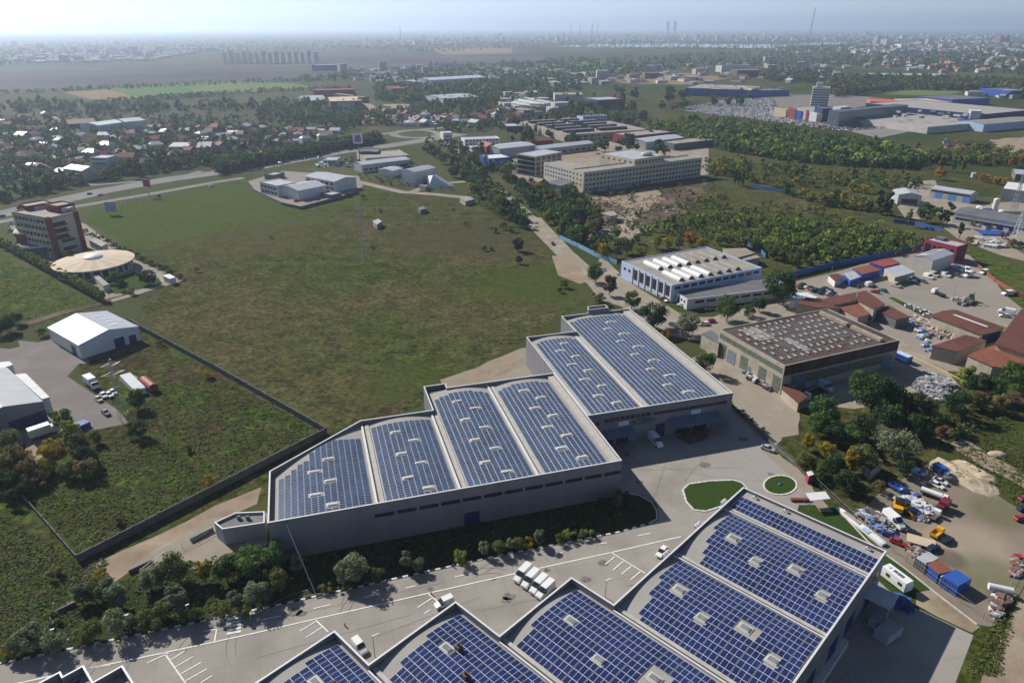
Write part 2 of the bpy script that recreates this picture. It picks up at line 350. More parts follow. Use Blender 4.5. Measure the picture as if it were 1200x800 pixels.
M_kw = mat('kerb_white', (.60, .65, .62), (.5, .49, .46), scale=2); M_kb = mat('kerb_black', (.03, .035, .045), spec=.02)
M_kc = mat('kerb_stone', (.55, .53, .49), (.42, .40, .37), scale=2, spec=.02)
kerb('kerb', [(-200, 821), (0, 776), (300, 713.5), (600, 647), (720, 624.5), (759, 613.5)], .45, .16, [M_kb, M_kw], seg=1.15)
kerb('kerb', [(759, 613.5), (769, 608), (768, 598), (763, 589), (749, 581), (735, 578)], .3, .15, [M_kc, M_kc])
kerb('kerb', isl, .45, .17, [M_kc, M_kw], closed=True, seg=.8)
kerb('kerb', ellipse(913, 569, 19.3, 11.2, 40), .45, .17, [M_kc, M_kw], closed=True, seg=.8)
kerb('kerb', [(990, 608), (1016, 636), (1060, 668), (1100, 700), (1143, 733), (1150, 727)][:5], .22, .3, [M_kc, M_kc], seg=3)
# painted markings
mk = MB(); Z = .10
main = [(-40, 812), (60, 791), (191, 764), (252, 751), (300, 740.5), (367.5, 725), (500, 695), (600, 672.5), (625, 667), (715, 647.5), (797, 629)]
strip('', main, .28, None, Z, mk)
for a, b in [((366, 712.5), (386, 708)), ((425, 699.5), (444, 695.5)), ((474, 688.7), (486, 686)), ((532, 675.7), (547.5, 672.5)), ((746, 628), (761, 625)), ((700, 637.5), (710, 636)), ((650, 648.7), (658, 647.5)), ((300, 727), (328, 721)),
             ((191, 764), (216, 800)), ((216, 800), (225, 815)), ((198, 773), (215, 762)), ((204, 781), (225, 768.5)), ((210, 789), (234, 775.5)), ((216, 797), (241, 783)), ((234, 799), (247, 791)),
             ((367.5, 725), (383.5, 740)), ((350, 739), (368, 728)), ((357, 746.5), (376, 734.5)), ((500, 695), (511, 704)), ((488, 711.5), (505, 700.5)), ((496, 718.5), (503, 714)),
             ((715, 647.5), (755, 672)), ((708, 661.5), (719, 652.5)), ((717, 668), (729, 658)), ((727, 673), (738.5, 663.5)), ((737.5, 679.5), (749, 670)),
             ((252.5, 736.5), (250, 751)), ((238, 739), (252.5, 736.5)), ((292, 716), (292, 726.5)), ((95, 784), (128, 778)), ((171, 776), (196, 764.5))]:
    strip('', [a, b], .25, None, Z, mk)
for i in range(5):
    strip('', [(264.5, 726+i*4.0), (281, 722.8+i*4.0)], .55, None, Z, mk)
tag(mk.build('road_marking', M_white), kind='structure')
# joints of the concrete slabs
mj = MB(); M_joint = mat('slab_joint', (.19, .175, .16))
for a, b in [((225, 745), (520, 682)), ((300, 770), (480, 720)), ((380, 735), (420, 760)), ((440, 745), (560, 700)), ((560, 716), (640, 700)), ((735, 560), (800, 600)), ((760, 545), (840, 560)), ((780, 540), (760, 600)), ((830, 530), (800, 565)), ((860, 525), (905, 560)), ((640, 640), (660, 668)), ((940, 570), (850, 560)), ((150, 775), (140, 800)), ((745, 551), (870, 548)), ((705, 540), (740, 575)), ((800, 500), (860, 545))]:
    strip('', [a, b], .06, None, .085, mj)
tag(mj.build('slab_joint', M_joint), kind='structure')
# oil stains
ms = MB(); M_stain = mat('oil_stain', (.09, .08, .07), (.2, .185, .16), scale=1.5, lo=.4, hi=.6)
for x, y, r in [(706, 659.5, 1.2), (595, 699, 1.3), (592, 703, 1), (345, 717, 1.3), (352, 718, 1), (685, 679, 1.1), (503, 690, .6), (577, 678, .6), (825, 545, 1.5), (748, 565, 1), (870, 515, 1.6), (640, 668, .7), (902, 556, .8)]:
    c = G(x, y); ms.face([(c[0]+r*math.cos(t*.5236)*(1+.25*math.sin(2.1*t)), c[1]+r*.8*math.sin(t*.5236)*(1+.2*math.cos(1.7*t)), .092) for t in range(12)])
tag(ms.build('oil_stain', M_stain), kind='structure')
# dirt and yards
sheet('dirt_track', [(0, 800), (60, 705), (85, 690), (105, 662), (180, 628), (250, 592), (305, 570), (300, 590), (240, 618), (170, 655), (135, 680), (100, 690), (50, 740)][1:], M_dirt, 3)
sheet('dirt_track', [(515, 445), (560, 430), (610, 408), (640, 405), (640, 440), (590, 450), (520, 458)], M_dirt, 5)
sheet('concrete_path', [(150, 665), (182, 642), (250, 606), (312, 600), (312, 648), (245, 662), (200, 670)], M_conc2, 6)
sheet('concrete_path', [(570, 447), (640, 412), (670, 440), (600, 450)], M_conc2, 6)
sheet('yard', [(20, 398), (92, 404), (105, 425), (92, 425), (78, 440), (122, 470), (138, 480), (150, 495), (100, 505), (62, 512), (28, 520), (-80, 530), (-80, 470), (0, 480), (45, 470)], M_asph, 5)
sheet('yard', [(10, 408), (66, 395), (90, 420), (78, 440), (50, 470), (-60, 440), (-60, 400)], M_asph, 6)
sheet('dirt_track', [(30, 515), (50, 515), (45, 545), (40, 575), (30, 575), (28, 540)], M_dirt, 6)
sheet('dirt_patch', [(800, 425), (850, 400), (920, 462), (950, 470), (960, 500), (940, 545), (952, 575), (975, 600), (960, 600), (905, 540), (853, 475)], M_conc2, 4)
sheet('dirt_patch', [(840, 420), (860, 405), (900, 450), (935, 480), (935, 510), (900, 515), (860, 465)], M_conc2, 7)
sheet('yard', [(930, 465), (1050, 405), (1100, 425), (1125, 455), (1105, 470), (1060, 480), (1000, 500), (950, 500)], M_conc2, 5)
sheet('yard', [(850, 350), (985, 318), (1075, 290), (1135, 300), (1165, 330), (1195, 375), (1250, 400), (1180, 440), (1100, 435), (1050, 400), (960, 350), (930, 345)], M_yard, 4)
sheet('yard', [(1010, 345), (1060, 320), (1130, 310), (1200, 365), (1190, 385), (1130, 378), (1080, 375), (1040, 358)], M_yard, 7)
sheet('lawn', [(1040, 350), (1046, 349), (1092, 372), (1088, 376)], M_green, 9)
sheet('yard', [(705, 300), (735, 330), (803, 372), (835, 372), (905, 345), (930, 340), (935, 370), (860, 390), (820, 400), (790, 395), (745, 370), (700, 345), (690, 320)], M_conc2, 5)
sheet('meadow', [(905, 525), (935, 480), (960, 475), (1000, 480), (1060, 470), (1120, 470), (1150, 475), (1100, 505), (1095, 538), (1075, 552), (1040, 575), (1020, 592), (1035, 612), (1050, 645), (1100, 695), (1140, 730), (1016, 628), (985, 600), (945, 562)], M_scrub, 5)
sheet('junkyard', [(1030, 578), (1075, 550), (1095, 540), (1140, 560), (1180, 590), (1230, 620), (1230, 680), (1160, 735), (1145, 733), (1100, 698), (1050, 660), (1015, 630), (1002, 606)], M_junk, 6)
softpatch(M_junk, (1130, 640), 9, (.30, .25, .19), .8)
softpatch(M_junk, (1165, 680), 7, (.13, .13, .07), .7)
softpatch(M_junk, (1168, 600), 6, (.12, .12, .06), .7)
softpatch(M_junk, (1112, 655), 3, (.09, .075, .06), .7)
sheet('dirt_track', [(1085, 505), (1110, 500), (1160, 535), (1240, 580), (1240, 595), (1150, 548)], M_dirt, 6)
sheet('dirt_track', [(1195, 690), (1240, 640), (1300, 620), (1300, 700), (1215, 780), (1195, 860), (1120, 870), (1150, 790), (1175, 740)], M_dirt, 5)
sheet('dirt_patch', [(690, 232), (740, 215), (800, 208), (830, 215), (820, 240), (790, 255), (760, 262), (700, 262), (705, 245)], M_dark, 5)
sheet('dirt_patch', [(688, 232), (720, 230), (770, 220), (778, 235), (755, 250), (738, 262), (722, 258), (728, 242)], M_dirt, 6)
sheet('dirt_patch', [(680, 268), (740, 258), (765, 268), (735, 282), (690, 278)], M_conc2, 7)
sheet('hotel_yard', [(10, 262), (40, 240), (100, 262), (150, 300), (213, 327), (122, 350), (70, 320), (25, 290)], M_conc2, 4)
sheet('lawn', [(125, 330), (155, 318), (185, 325), (190, 333), (135, 344), (128, 340)], M_lawn, 6)
sheet('yard', [(290, 212), (330, 200), (420, 206), (425, 218), (400, 232), (350, 244), (330, 238), (300, 224)], M_yard, 5)
sheet('yard', [(600, 185), (700, 160), (830, 170), (830, 205), (690, 228), (640, 225), (600, 205)], M_conc2, 4)
sheet('yard', [(655, 176), (720, 172), (720, 182), (660, 188)], M_dirt, 6)
sheet('yard', [(1110, 252), (1150, 252), (1205, 262), (1250, 270), (1250, 320), (1170, 300), (1120, 280), (1105, 268)], M_conc2, 5)
sheet('yard', [(1060, 215), (1095, 212), (1105, 235), (1150, 240), (1230, 235), (1230, 250), (1130, 248), (1075, 255), (1062, 240), (1072, 228)], M_conc2, 6)
sheet('yard', [(1115, 250), (1150, 255), (1150, 262), (1115, 262)], M_asph, 7)
sheet('car_park', [(800, 130), (870, 122), (960, 136), (1030, 146), (1030, 156), (985, 152), (900, 140), (830, 134)], M_asph, 8)
sheet('car_park', [(975, 150), (1033, 145), (1072, 154), (1029, 163)], M_road, 9)
sheet('car_park', [(860, 112), (990, 112), (1050, 118), (1000, 128), (940, 135), (870, 124)], M_asph, 7)
sheet('dirt_patch', [(1160, 165), (1230, 160), (1230, 185), (1180, 182)], M_dirt, 8)
sheet('yard', [(425, 135), (450, 122), (480, 122), (478, 132), (440, 140), (425, 145)], M_conc2, 8)
sheet('yard', [(700, 92), (800, 86), (860, 92), (800, 100), (730, 98)], M_field3, 20)
sheet('yard', [(1050, 395), (1090, 430), (1030, 440), (1000, 415)], M_conc2, 8)
# roads
strip('road', [(-200, 291), (0, 250), (120, 223), (200, 209), (300, 196), (397, 178), (450, 171.5), (500, 164), (540, 157)], 20, M_road, .154)
strip('road', [(-200, 302), (0, 259), (90, 241), (180, 226), (255, 212.5), (285, 208)], 8, M_road, .158)
strip('road', [(30, 205), (70, 212), (110, 216), (160, 212), (210, 208), (235, 200)], 6, M_road, .162)
strip('road', [(235, 189), (300, 178), (396, 165), (440, 158)], 8, M_road, .166)
strip('road', [(440, 158), (480, 153), (540, 148), (600, 142), (700, 131)], 10, M_road, .170)
ep = ellipse(487, 157, 26, 4.6, 30); strip('road', ep+ep[:2], 10, M_road, .174)
strip('road', [(512, 156), (530, 172), (548, 190), (575, 215), (600, 236), (625, 258)], 7, M_conc2, .178)
strip('dirt_road', [(622, 256), (640, 275), (660, 296), (685, 318), (700, 335), (712, 352), (735, 358)], 12, M_conc2, .182, w2=6)
strip('dirt_road', [(660, 300), (668, 322), (690, 330)], 12, M_dirt, .186)
strip('road', [(385, 208), (420, 213), (470, 225), (510, 228), (550, 232)], 7, M_conc2, .190)
strip('road', [(480, 226), (500, 218), (520, 215), (545, 213)], 6, M_conc2, .194)
strip('road', [(425, 118), (440, 130), (430, 145)], 14, M_conc2, .198)
strip('path', [(213, 327), (170, 340), (130, 352), (90, 362)], 4, M_conc2, .202)
strip('path', [(130, 352), (70, 366), (10, 385)], 5, M_dark, .206)
strip('road', [(1070, 258), (1060, 245), (1075, 232), (1085, 222), (1080, 214)], 9, M_conc2, .210)
# tyre tracks and ruts through the meadow
M_rut = mat('wheel_rut', (.062, .060, .026), (.05, .062, .02), scale=.5, spec=0)
for q_, pts in enumerate(([(500, 455), (485, 462), (470, 467), (430, 490)], [(503, 452), (480, 460), (455, 471)], [(480, 372), (500, 363), (520, 350), (541, 341)], [(484, 374), (504, 365), (524, 353), (545, 344)], [(470, 360), (495, 352), (512, 341)])):
    strip('dirt_track', pts, .8, M_rut, .022+q_*.003)
for q_, (pts, w__) in enumerate((([(212, 330), (300, 345), (420, 372), (510, 400), (560, 430)], 1.2), ([(270, 262), (340, 290), (430, 305), (520, 300), (600, 285)], .9), ([(300, 480), (380, 440), (470, 400), (560, 385), (680, 352)], 1.0))):
    for o_ in (0, 1): strip('dirt_track', [(x+o_*3, y+o_*1.6) for x, y in pts], w__*.55, mat('worn_track', (.095, .088, .045), (.07, .08, .03), scale=.12, lo=.42, hi=.56, spec=0), .021+q_*.002+o_*.001)
# tyre marks on the concrete
mt = MB(); M_mark = mat('tyre_mark', (.21, .192, .17), (.255, .232, .205), scale=.3, lo=.4, hi=.6, spec=.02); rt_ = random.Random(12)
for k_ in range(16):
    x0, y0 = rt_.choice(((330, 745), (440, 715), (560, 700), (690, 665), (800, 545), (850, 540), (250, 770), (180, 790), (600, 690))); c_ = Vector(G(x0+rt_.uniform(-40, 40), y0+rt_.uniform(-10, 10))); r_ = rt_.uniform(5, 16); a_ = rt_.uniform(0, 6.28); n_ = 8; w_ = rt_.uniform(.5, 1.3)
    for off in (0, 1.6):
        P_ = [(c_.x+(r_+off)*math.cos(a_+w_*j/n_), c_.y+(r_+off)*math.sin(a_+w_*j/n_)) for j in range(n_+1)]
        strip('', P_, .16, None, .088+k_*.0001, mt, world=True)
tag(mt.build('tyre_mark', M_mark), kind='structure')
# ---------------------------------------------------------------- building materials
M_clad = mat('grey_cladding', (.20, .195, .205), (.165, .16, .17), scale=.15, rough=.6, stretch=(3, 3, .2), spec=.4)
gridlines(M_clad, 1.2, .1, 0, .86, diag=True)
M_cap = mat('parapet_cap', (.62, .61, .60), (.55, .54, .53), scale=.3, rough=.5)
M_roofm = mat('roof_membrane', (.33, .31, .285), (.255, .24, .222), scale=.12, detail=8, lo=.3, hi=.7)
M_roofb = mat('pale_blue_membrane', (.50, .52, .54), (.40, .42, .45), scale=.12, detail=8, lo=.3, hi=.7)
M_gut = mat('gutter_metal', (.50, .48, .45), (.30, .28, .26), scale=.5)
M_gutd = mat('gutter_channel', (.10, .095, .09))
M_pvf = mat('panel_frame', (.62, .65, .72), rough=.5)
def pvmat(name, c, rough=.18):
    m = mat(name, c, tuple(x*.62 for x in c), scale=.22, rough=rough, detail=2, spec=.5); return m
M_pv = pvmat('solar_glass', (.019, .031, .112)); M_pv2 = pvmat('solar_glass_slate', (.040, .066, .125), .22)
M_glass = mat('window_glass', (.012, .016, .028), (.03, .034, .045), scale=.4, rough=.25, spec=.35)
M_glassl = mat('pale_glass', (.16, .20, .24), (.08, .10, .13), scale=.6, rough=.15, spec=.7)
M_whitem = mat('white_metal', (.62, .62, .61), (.54, .54, .54), scale=.2, rough=.55)
M_whitem2 = mat('pale_green_metal', (.42, .50, .46), (.36, .43, .40), scale=.2, rough=.6)
M_greym = mat('grey_metal_roof', (.40, .41, .43), (.33, .34, .36), scale=.15, rough=.55, stretch=(1, 4, 1))
M_greyd = mat('dark_grey_roof', (.10, .10, .115), (.14, .14, .15), scale=.15, rough=.8)
M_bluel = mat('blue_loading_door', (.012, .022, .10), rough=.5)
M_blue = mat('blue_paint', (.022, .085, .36), (.02, .07, .30), scale=.4, rough=.5)
M_bluep = mat('pale_blue_paint', (.38, .47, .66), (.46, .52, .66), scale=.3)
M_cream = mat('cream_render', (.52, .47, .36), (.46, .41, .31), scale=.12, detail=7)
M_creamp = mat('pale_render', (.52, .50, .46), (.44, .42, .38), scale=.15, detail=7)
M_oldw = mat('weathered_concrete', (.42, .37, .30), (.28, .24, .19), scale=.25, detail=9, lo=.4, hi=.7)
M_red = mat('dark_red_render', (.20, .035, .035), (.16, .03, .03), scale=.3)
M_crim = mat('crimson_panel', (.32, .045, .075), (.27, .04, .065), scale=.3)
M_rust = mat('brown_sheet_roof', (.135, .048, .032), (.085, .034, .026), scale=.3, detail=7, rough=.75, stretch=(1, .3, 1))
M_rustb = mat('rusty_sheet_roof', (.22, .075, .045), (.16, .055, .035), scale=.4, detail=7, rough=.8)
M_redr = mat('red_sheet_roof', (.28, .06, .045), (.22, .045, .035), scale=.3, rough=.6)
M_tile = mat('clay_tile_roof', (.26, .095, .06), (.20, .07, .045), scale=.5, rand=.25)
M_tileb = mat('brown_tile_roof', (.15, .10, .08), (.11, .075, .06), scale=.5, rand=.25)
M_hroofw = mat('zinc_roof', (.41, .42, .44), (.34, .35, .38), scale=.3, rough=.4, rand=.15)
M_hwall = mat('house_wall', (.42, .38, .33), (.36, .32, .28), scale=.3, rand=.3)
M_tan = mat('tan_roof', (.50, .40, .28), (.42, .34, .24), scale=.2)
M_tar = mat('patched_tar_roof', (.075, .042, .036), (.095, .08, .078), scale=.10, detail=9, c3=(.058, .034, .030), scale3=.05, lo=.45, hi=.52)
M_tarl = mat('pale_tar_patch', (.30, .28, .26), (.16, .14, .13), scale=.4, detail=9)
M_fibre = mat('fibre_cement_roof', (.30, .28, .25), (.21, .19, .17), scale=.3, detail=9, stretch=(1, .3, 1))
M_steel = mat('galvanised_steel', (.33, .35, .36), rough=.5, metal=.5)
M_fencec = mat('concrete_fence_panel', (.15, .145, .14), (.11, .108, .105), scale=.5)
M_bluef = mat('blue_fence_sheet', (.05, .13, .36), (.035, .09, .26), scale=.4)
M_orange = mat('orange_roof', (.50, .13, .05), (.42, .11, .05), scale=.05)
M_wood = mat('timber', (.24, .16, .09), (.15, .10, .06), scale=1)
# ---------------------------------------------------------------- solar halls
def arch(t, rise): return rise*(1-(2*t-1)**2)
def solar_hall(name, root, outline, bays, HT, mats, pitch, mod, skyl, seed, roofmat, glass, group, skip=()):
    """bays: (u0,u1,v0,v1 or function, swap). panels run along v in columns across u (local frame); swap turns the frame by 90 degrees"""
    wall = MB(); wall.ring(outline, 0, HT, HT-2.3, .35, 0, 1); wall.build('wall', [M_clad, M_cap], root)
    rng = random.Random(seed)
    roof = MB(); mods = []; gut = MB()
    for (a0, a1, b0, b1, fn, swap, prm) in bays:
        rise = prm.get('rise', 1.0); zb = HT-1.45; n = 16
        fa = prm.get('f0', 0.0); fb = prm.get('f1', 1.0)          # which share of an arch the bay shows
        zf = lambda t: zb+arch(fa+(fb-fa)*t, rise)
        P = (lambda a, b: (b, a)) if swap else (lambda a, b: (a, b))
        for i in range(n):
            t0, t1 = i/n, (i+1)/n; x0, x1 = a0+(a1-a0)*t0, a0+(a1-a0)*t1
            s0, s1 = (b0 if not prm.get('fn0') else fn(t0)), (b0 if not prm.get('fn0') else fn(t1))
            e0, e1 = (b1, b1) if prm.get('fn0') or not fn else (fn(t0), fn(t1))
            q = [(*P(x0, s0), zf(t0)), (*P(x1, s1), zf(t1)), (*P(x1, e1), zf(t1)), (*P(x0, e0), zf(t0))]
            roof.face(q[::-1] if swap else q, 0)
        pu, pv = pitch; mu, mv = mod; m0 = prm.get('m0', 1.0); m1 = prm.get('m1', 1.0)
        nu = int((a1-a0-m0-m1)/pu); off = (a1-a0-m0-m1-nu*pu)/2
        for i in range(nu):
            x = a0+m0+off+i*pu; tc = (x+mu/2-a0)/(a1-a0)
            lo, hi = prm['ext'](tc); bgap = prm.get('blk', 0); base = prm['ext'](.999)[0] if bgap else .9
            if bgap: base = prm.get('gl', b0)+.6
            for j in range(200):
                y = base+j*pv+((j//3)*bgap if bgap else 0)
                if y < lo-.001: continue
                if y+mv > hi: break
                if any(abs(x+mu/2-sx) < sw and abs(y+mv/2-sy) < sh for sx, sy, sw, sh in prm['sky']): continue
                z0, z1 = zf((x-a0)/(a1-a0))+.12, zf((x+mu-a0)/(a1-a0))+.12
                mods.append([P(x, y), P(x+mu, y), P(x+mu, y+mv), P(x, y+mv), z0, z1, swap])
    roof.build('roof', [roofmat], root)
    def panel(mb, md, jit=0):
        a, b, c, d, z0, z1, sw = md; Z = [z0, z1, z1, z0]
        q = [(*p, z+jit) for p, z in zip((a, b, c, d), Z)]
        if sw: q = q[::-1]
        base = [(x, y, z-.07) for x, y, z in q]
        for i in range(4): mb.face([base[i-1], base[i], q[i], q[i-1]], 1)
        cx = sum(p[0] for p in q)/4; cy = sum(p[1] for p in q)/4; cz = sum(p[2] for p in q)/4
        kk = .952; inn = [(cx+(x-cx)*kk, cy+(y-cy)*kk, cz+(z-cz)*kk+.004) for x, y, z in q]
        mb.face(q, 1); mb.face(inn, 0)
    M = root.matrix_world if False else Matrix.Translation(root.location) @ Matrix.Rotation(root.rotation_euler.z, 4, 'Z')
    def vis(md):
        p = M @ Vector((*md[0], md[4])); x, y = PX(*p); ok = -5 < x < 1205 and -5 < y < 805
        return (0 if ok else 1, (p-Vector((0, 0, CH))).length)
    mods.sort(key=vis)
    for md in mods[:100]:
        mb = MB(); panel(mb, md, rng.uniform(0, .012)); mb.build('solar_panel', [glass, M_pvf], root)
    if len(mods) > 100:
        mb = MB(); [panel(mb, md, rng.uniform(0, .012)) for md in mods[100:]]
        o = mb.build('solar_panels', [glass, M_pvf], root); o['kind'] = 'stuff'
    for (x, y, z, along, sz) in skyl:
        s = MB(); a, b = sz
        if along: a, b = b, a
        s.box(x-a/2, y-b/2, z-.3, x+a/2, y+b/2, z+.24, 0, 0)
        s.box(x-a/2+.14, y-b/2+.14, z+.24, x+a/2-.14, y+b/2-.14, z+.32, 1 if not along else 3)
        s.box(x-a/2-.35, y-b/2-.35, z-.3, x+a/2+.35, y+b/2+.35, z+.06, 2)
        o = s.build('skylight', [M_cap, M_skyl, M_roofp, M_skyd], root)
    return root
M_skyl = mat('skylight_glass', (.60, .60, .56), (.48, .48, .45), scale=.7, rough=.2, spec=.6)
M_skyd = mat('skylight_louvre', (.16, .17, .17), (.22, .23, .22), scale=.7, rough=.3)
M_roofp = mat('pale_roof_patch', (.43, .40, .36), (.35, .33, .30), scale=.6)
HH = 10.5
o = G(312, 612, HH); hallA = empty('solar_hall', o[0], o[1], R(90-73.5))
tag(hallA, 'four bay hall with slate blue solar panel roofs over the dark garden strip', 'industrial hall', 'halls with solar panel roofs')
def gut_v(mb, x, y0, y1, z, w=.75, swap=False):
    def bx(*a):
        x0, y0_, z0, x1, y1_, z1, mi = a
        if swap: mb.box(y0_, x0, z0, y1_, x1, z1, mi)
        else: mb.box(x0, y0_, z0, x1, y1_, z1, mi)
    bx(x-w, y0, z-.5, x-.22, y1, z+.32, 0); bx(x+.22, y0, z-.5, x+w+.5, y1, z+.2, 1); bx(x-.22, y0, z-.5, x+.22, y1, z+.02, 2)
skA = []
def bayA(u0, u1, vf, ext, n, start, sp, rise=1.0, m0=1.2, m1=.9, uu=None):
    sky = []; c = (u0+u1)/2
    for i in range(n):
        s = -1 if i % 2 else 1; x = c+s*1.45+(.3 if s > 0 else -.3); y = start+i*sp
        zz = HH-1.45+arch((x-u0)/(u1-u0), rise)+.05
        skA.append((x, y, zz, False, (2.3, .8))); sky.append((x, y, 1.6, .9))
    return dict(rise=rise, ext=ext, sky=sky, m0=m0, m1=m1)
b1 = bayA(.4, 23.1, None, lambda t: (.9, 17.5+12.5*min(1, max(0, t-.03)/.55)-(.0 if t > .36 else 2)), 5, 3.0, 4.6)
b2 = bayA(23.5, 41.9, None, lambda t: (.9, 34.4), 6, 3.0, 5.2)
b3 = bayA(42.1, 60.6, None, lambda t: (.9, 46-2.5*abs(2*t-1)**2), 8, 4.0, 5.2)
b4 = bayA(60.8, 80.6, None, lambda t: (.9, 46-2.5*abs(2*t-1)**2), 8, 4.6, 5.2, m1=2.6)
solar_hall('hall', hallA, [(0, 0), (80.9, 0), (80.9, 48.6), (48.4, 48.6), (48.4, 51.2), (41.9, 51.2), (41.9, 37), (22.6, 37), (0, 19.6)],
    [(.35, 23.3, .35, None, lambda t: 19.4+17.2*min(1, t*1.015), False, b1), (23.3, 42, .35, 36.7, None, False, b2), (42, 60.7, .35, 48.3, None, False, b3), (60.7, 80.6, .35, 48.3, None, False, b4)],
    HH, None, (1.43, .845), (1.33, .815), skA, 1, M_roofm, M_pv2, None)
mb = MB()
for x, y1 in ((23.3, 36.3), (42, 36.3), (60.7, 48.2)): gut_v(mb, x, .4, y1, HH-1.2)
mb.build('roof_gutter', [M_cap, M_roofp, M_gutd], hallA)
mb = MB(); mb.box(78.7, .36, HH-2.2, 80.55, 48, HH-.55, 0); mb.build('roof_edge_walkway', M_roofp, hallA)
mb = MB(); mb.box(42.3, 48.9, HH-1.6, 48.05, 50.85, HH-1.3, 0); mb.build('stair_roof', M_greyd, hallA)
for i in range(12):   # strip windows high on the shaded front
    mb = MB(); x = 22+i*4.95
    if x < 78: mb.box(x, -.03, HH-3.7, x+4.3, .05, HH-2.75, 0, bottom=True); mb.build('window', M_glass, hallA)
mb = MB(); mb.box(42, -.06, 0, 45.6, .05, 3.6, 0); mb.build('door', M_bluel, hallA)
# middle hall
midl = empty('solar_hall', *( (Matrix.Translation(hallA.location) @ Matrix.Rotation(R(16.5), 4, 'Z')) @ Vector((80.95, 22, 0)) ).xy, R(16.5))
tag(midl, 'two bay solar roofed hall with shaded loading canopies, beside the wide concrete yard', 'industrial hall', 'halls with solar panel roofs')
skA = []
c1 = bayA(.4, 17.6, None, lambda t: (.9, 51.5-1.5*abs(2*t-1)**2), 9, 5, 5.2, m0=1.0)
c2 = bayA(17.8, 44, None, lambda t: (.9, 65.8-1.5*abs(2*t-1)**2), 11, 5, 5.4, m0=1.2, m1=3.0)
solar_hall('hall', midl, [(0, 0), (44.3, 0), (44.3, 68.2), (17.6, 68.2), (17.6, 54.2), (0, 54.2)],
    [(.35, 17.7, .35, 53.9, None, False, c1), (17.7, 43.9, .35, 67.9, None, False, c2)], HH, None, (1.43, .845), (1.33, .815), skA, 2, M_roofm, M_pv2, None)
mb = MB(); gut_v(mb, 17.7, .4, 53.8, HH-1.45); mb.build('roof_gutter', [M_cap, M_roofp, M_gutd], midl)
mb = MB(); mb.box(41.4, .36, HH-2.2, 43.95, 67.8, HH-.5, 0); mb.build('roof_edge_walkway', M_roofp, midl)
mb = MB(); mb.ring([(28, 68.3), (36, 68.3), (36, 71.5), (29, 71.5)], 0, HH+1.2, HH, .3, 0, 1); mb.face([(28.2, 68.5, HH+.2), (35.8, 68.5, HH+.2), (35.8, 71.3, HH+.2), (29, 71.3, HH+.2)], 1); mb.build('stair_tower', [M_clad, M_cap], midl)
mb = MB(); mb.box(19.6, -.04, HH-3.1, 42.6, .05, HH-2.2, 0, bottom=True); mb.build('window', M_glass, midl)
for i in range(9):
    mb = MB(); x = 5.0+i*1.55; mb.box(x, -.04, HH-3.1, x+1.35, .05, HH-1.9, 0, bottom=True); mb.build('window', M_glass, midl)
mb = MB(); mb.box(2.6, -.04, HH-3.5, 3.5, .05, HH-2.5, 0); mb.build('window', M_glass, midl)
for x0, x1, z, d in ((3.6, 13.5, 4.2, 3.2), (24.2, 40.0, 4.6, 3.8)):
    mb = MB(); mb.face([(x0, 0, z+.9), (x0, -d, z), (x1, -d, z), (x1, 0, z+.9)], 0); mb.face([(x0, 0, z+.75), (x1, 0, z+.75), (x1, -d, z-.15), (x0, -d, z-.15)], 0)
    mb.box(x0, -d-.03, z-.25, x1, -d, z+.03, 0); 
    for k in range(4): mb.tube((x0+.3+(x1-x0-.6)*k/3, -d+.2, 0), (x0+.3+(x1-x0-.6)*k/3, -d+.2, z), .09)
    mb.build('loading_canopy', mat('canopy_sheet', (.13, .15, .20), (.10, .12, .16), scale=.4), midl)
for x0, x1, z in ((5, 8, 3.6), (9, 12.5, 3.6), (20.8, 23.6, 4.2), (27, 31, 4), (33, 37, 4)):
    mb = MB(); mb.box(x0, -.05, 0, x1, .04, z, 0); mb.build('door', M_bluel, midl)
M_sign = mat('sign_board_white', (.62, .66, .72), rough=.5)
for x0 in (9.3, 31.5):
    mb = MB(); mb.box(x0, -.12, 5.7, x0+2.9, .0, 6.9, 0, bottom=True); so = mb.build('sign_board', M_sign, midl)
    mb = MB(); [mb.box(x0+.25, -.15, 5.9+k*.3, x0+2.5-.5*(k % 2), -.12, 6.03+k*.3, 0) for k in range(3)]; mb.build('sign_stripe', M_bluep, so)
def text_obj(txt, size, loc, rotz, m, parent, name='lettering', depth=.06, tilt=90):
    c = bpy.data.curves.new(name, 'FONT'); c.body = txt; c.size = size; c.extrude = depth; c.align_x = 'LEFT'
    o = bpy.data.objects.new(name, c); COL.objects.link(o); dg = bpy.context.evaluated_depsgraph_get(); me = bpy.data.meshes.new_from_object(o.evaluated_get(dg))
    bpy.data.objects.remove(o); o = bpy.data.objects.new(name, me); COL.objects.link(o); me.materials.clear(); me.materials.append(m)
    o.parent = parent; o.location = loc; o.rotation_euler = (R(tilt), 0, rotz); return o
mb = MB(); mb.prism([(0, 0), (1, 0), (1, .1), (0, .1)], 0, .1); so = MB()
pl = [(3.6*math.cos(2*math.pi*i/20), .95*math.sin(2*math.pi*i/20)) for i in range(20)]
so.face([(16.6+x, -.14, 6.1+z) for x, z in pl]); so.face([(16.6+x, -.02, 6.1+z) for x, z in pl][::-1])
for i in range(20): a, b = pl[i-1], pl[i]; so.face([(16.6+a[0], -.02, 6.1+a[1]), (16.6+b[0], -.02, 6.1+b[1]), (16.6+b[0], -.14, 6.1+b[1]), (16.6+a[0], -.14, 6.1+a[1])])
so = so.build('oval_sign', mat('sign_letter', (.06, .085, .10), rough=.5), midl)
text_obj('ITH', 1.3, (14.3, -.2, 5.65), 0, mat('sign_letter_pale', (.25, .30, .30), rough=.5), so)
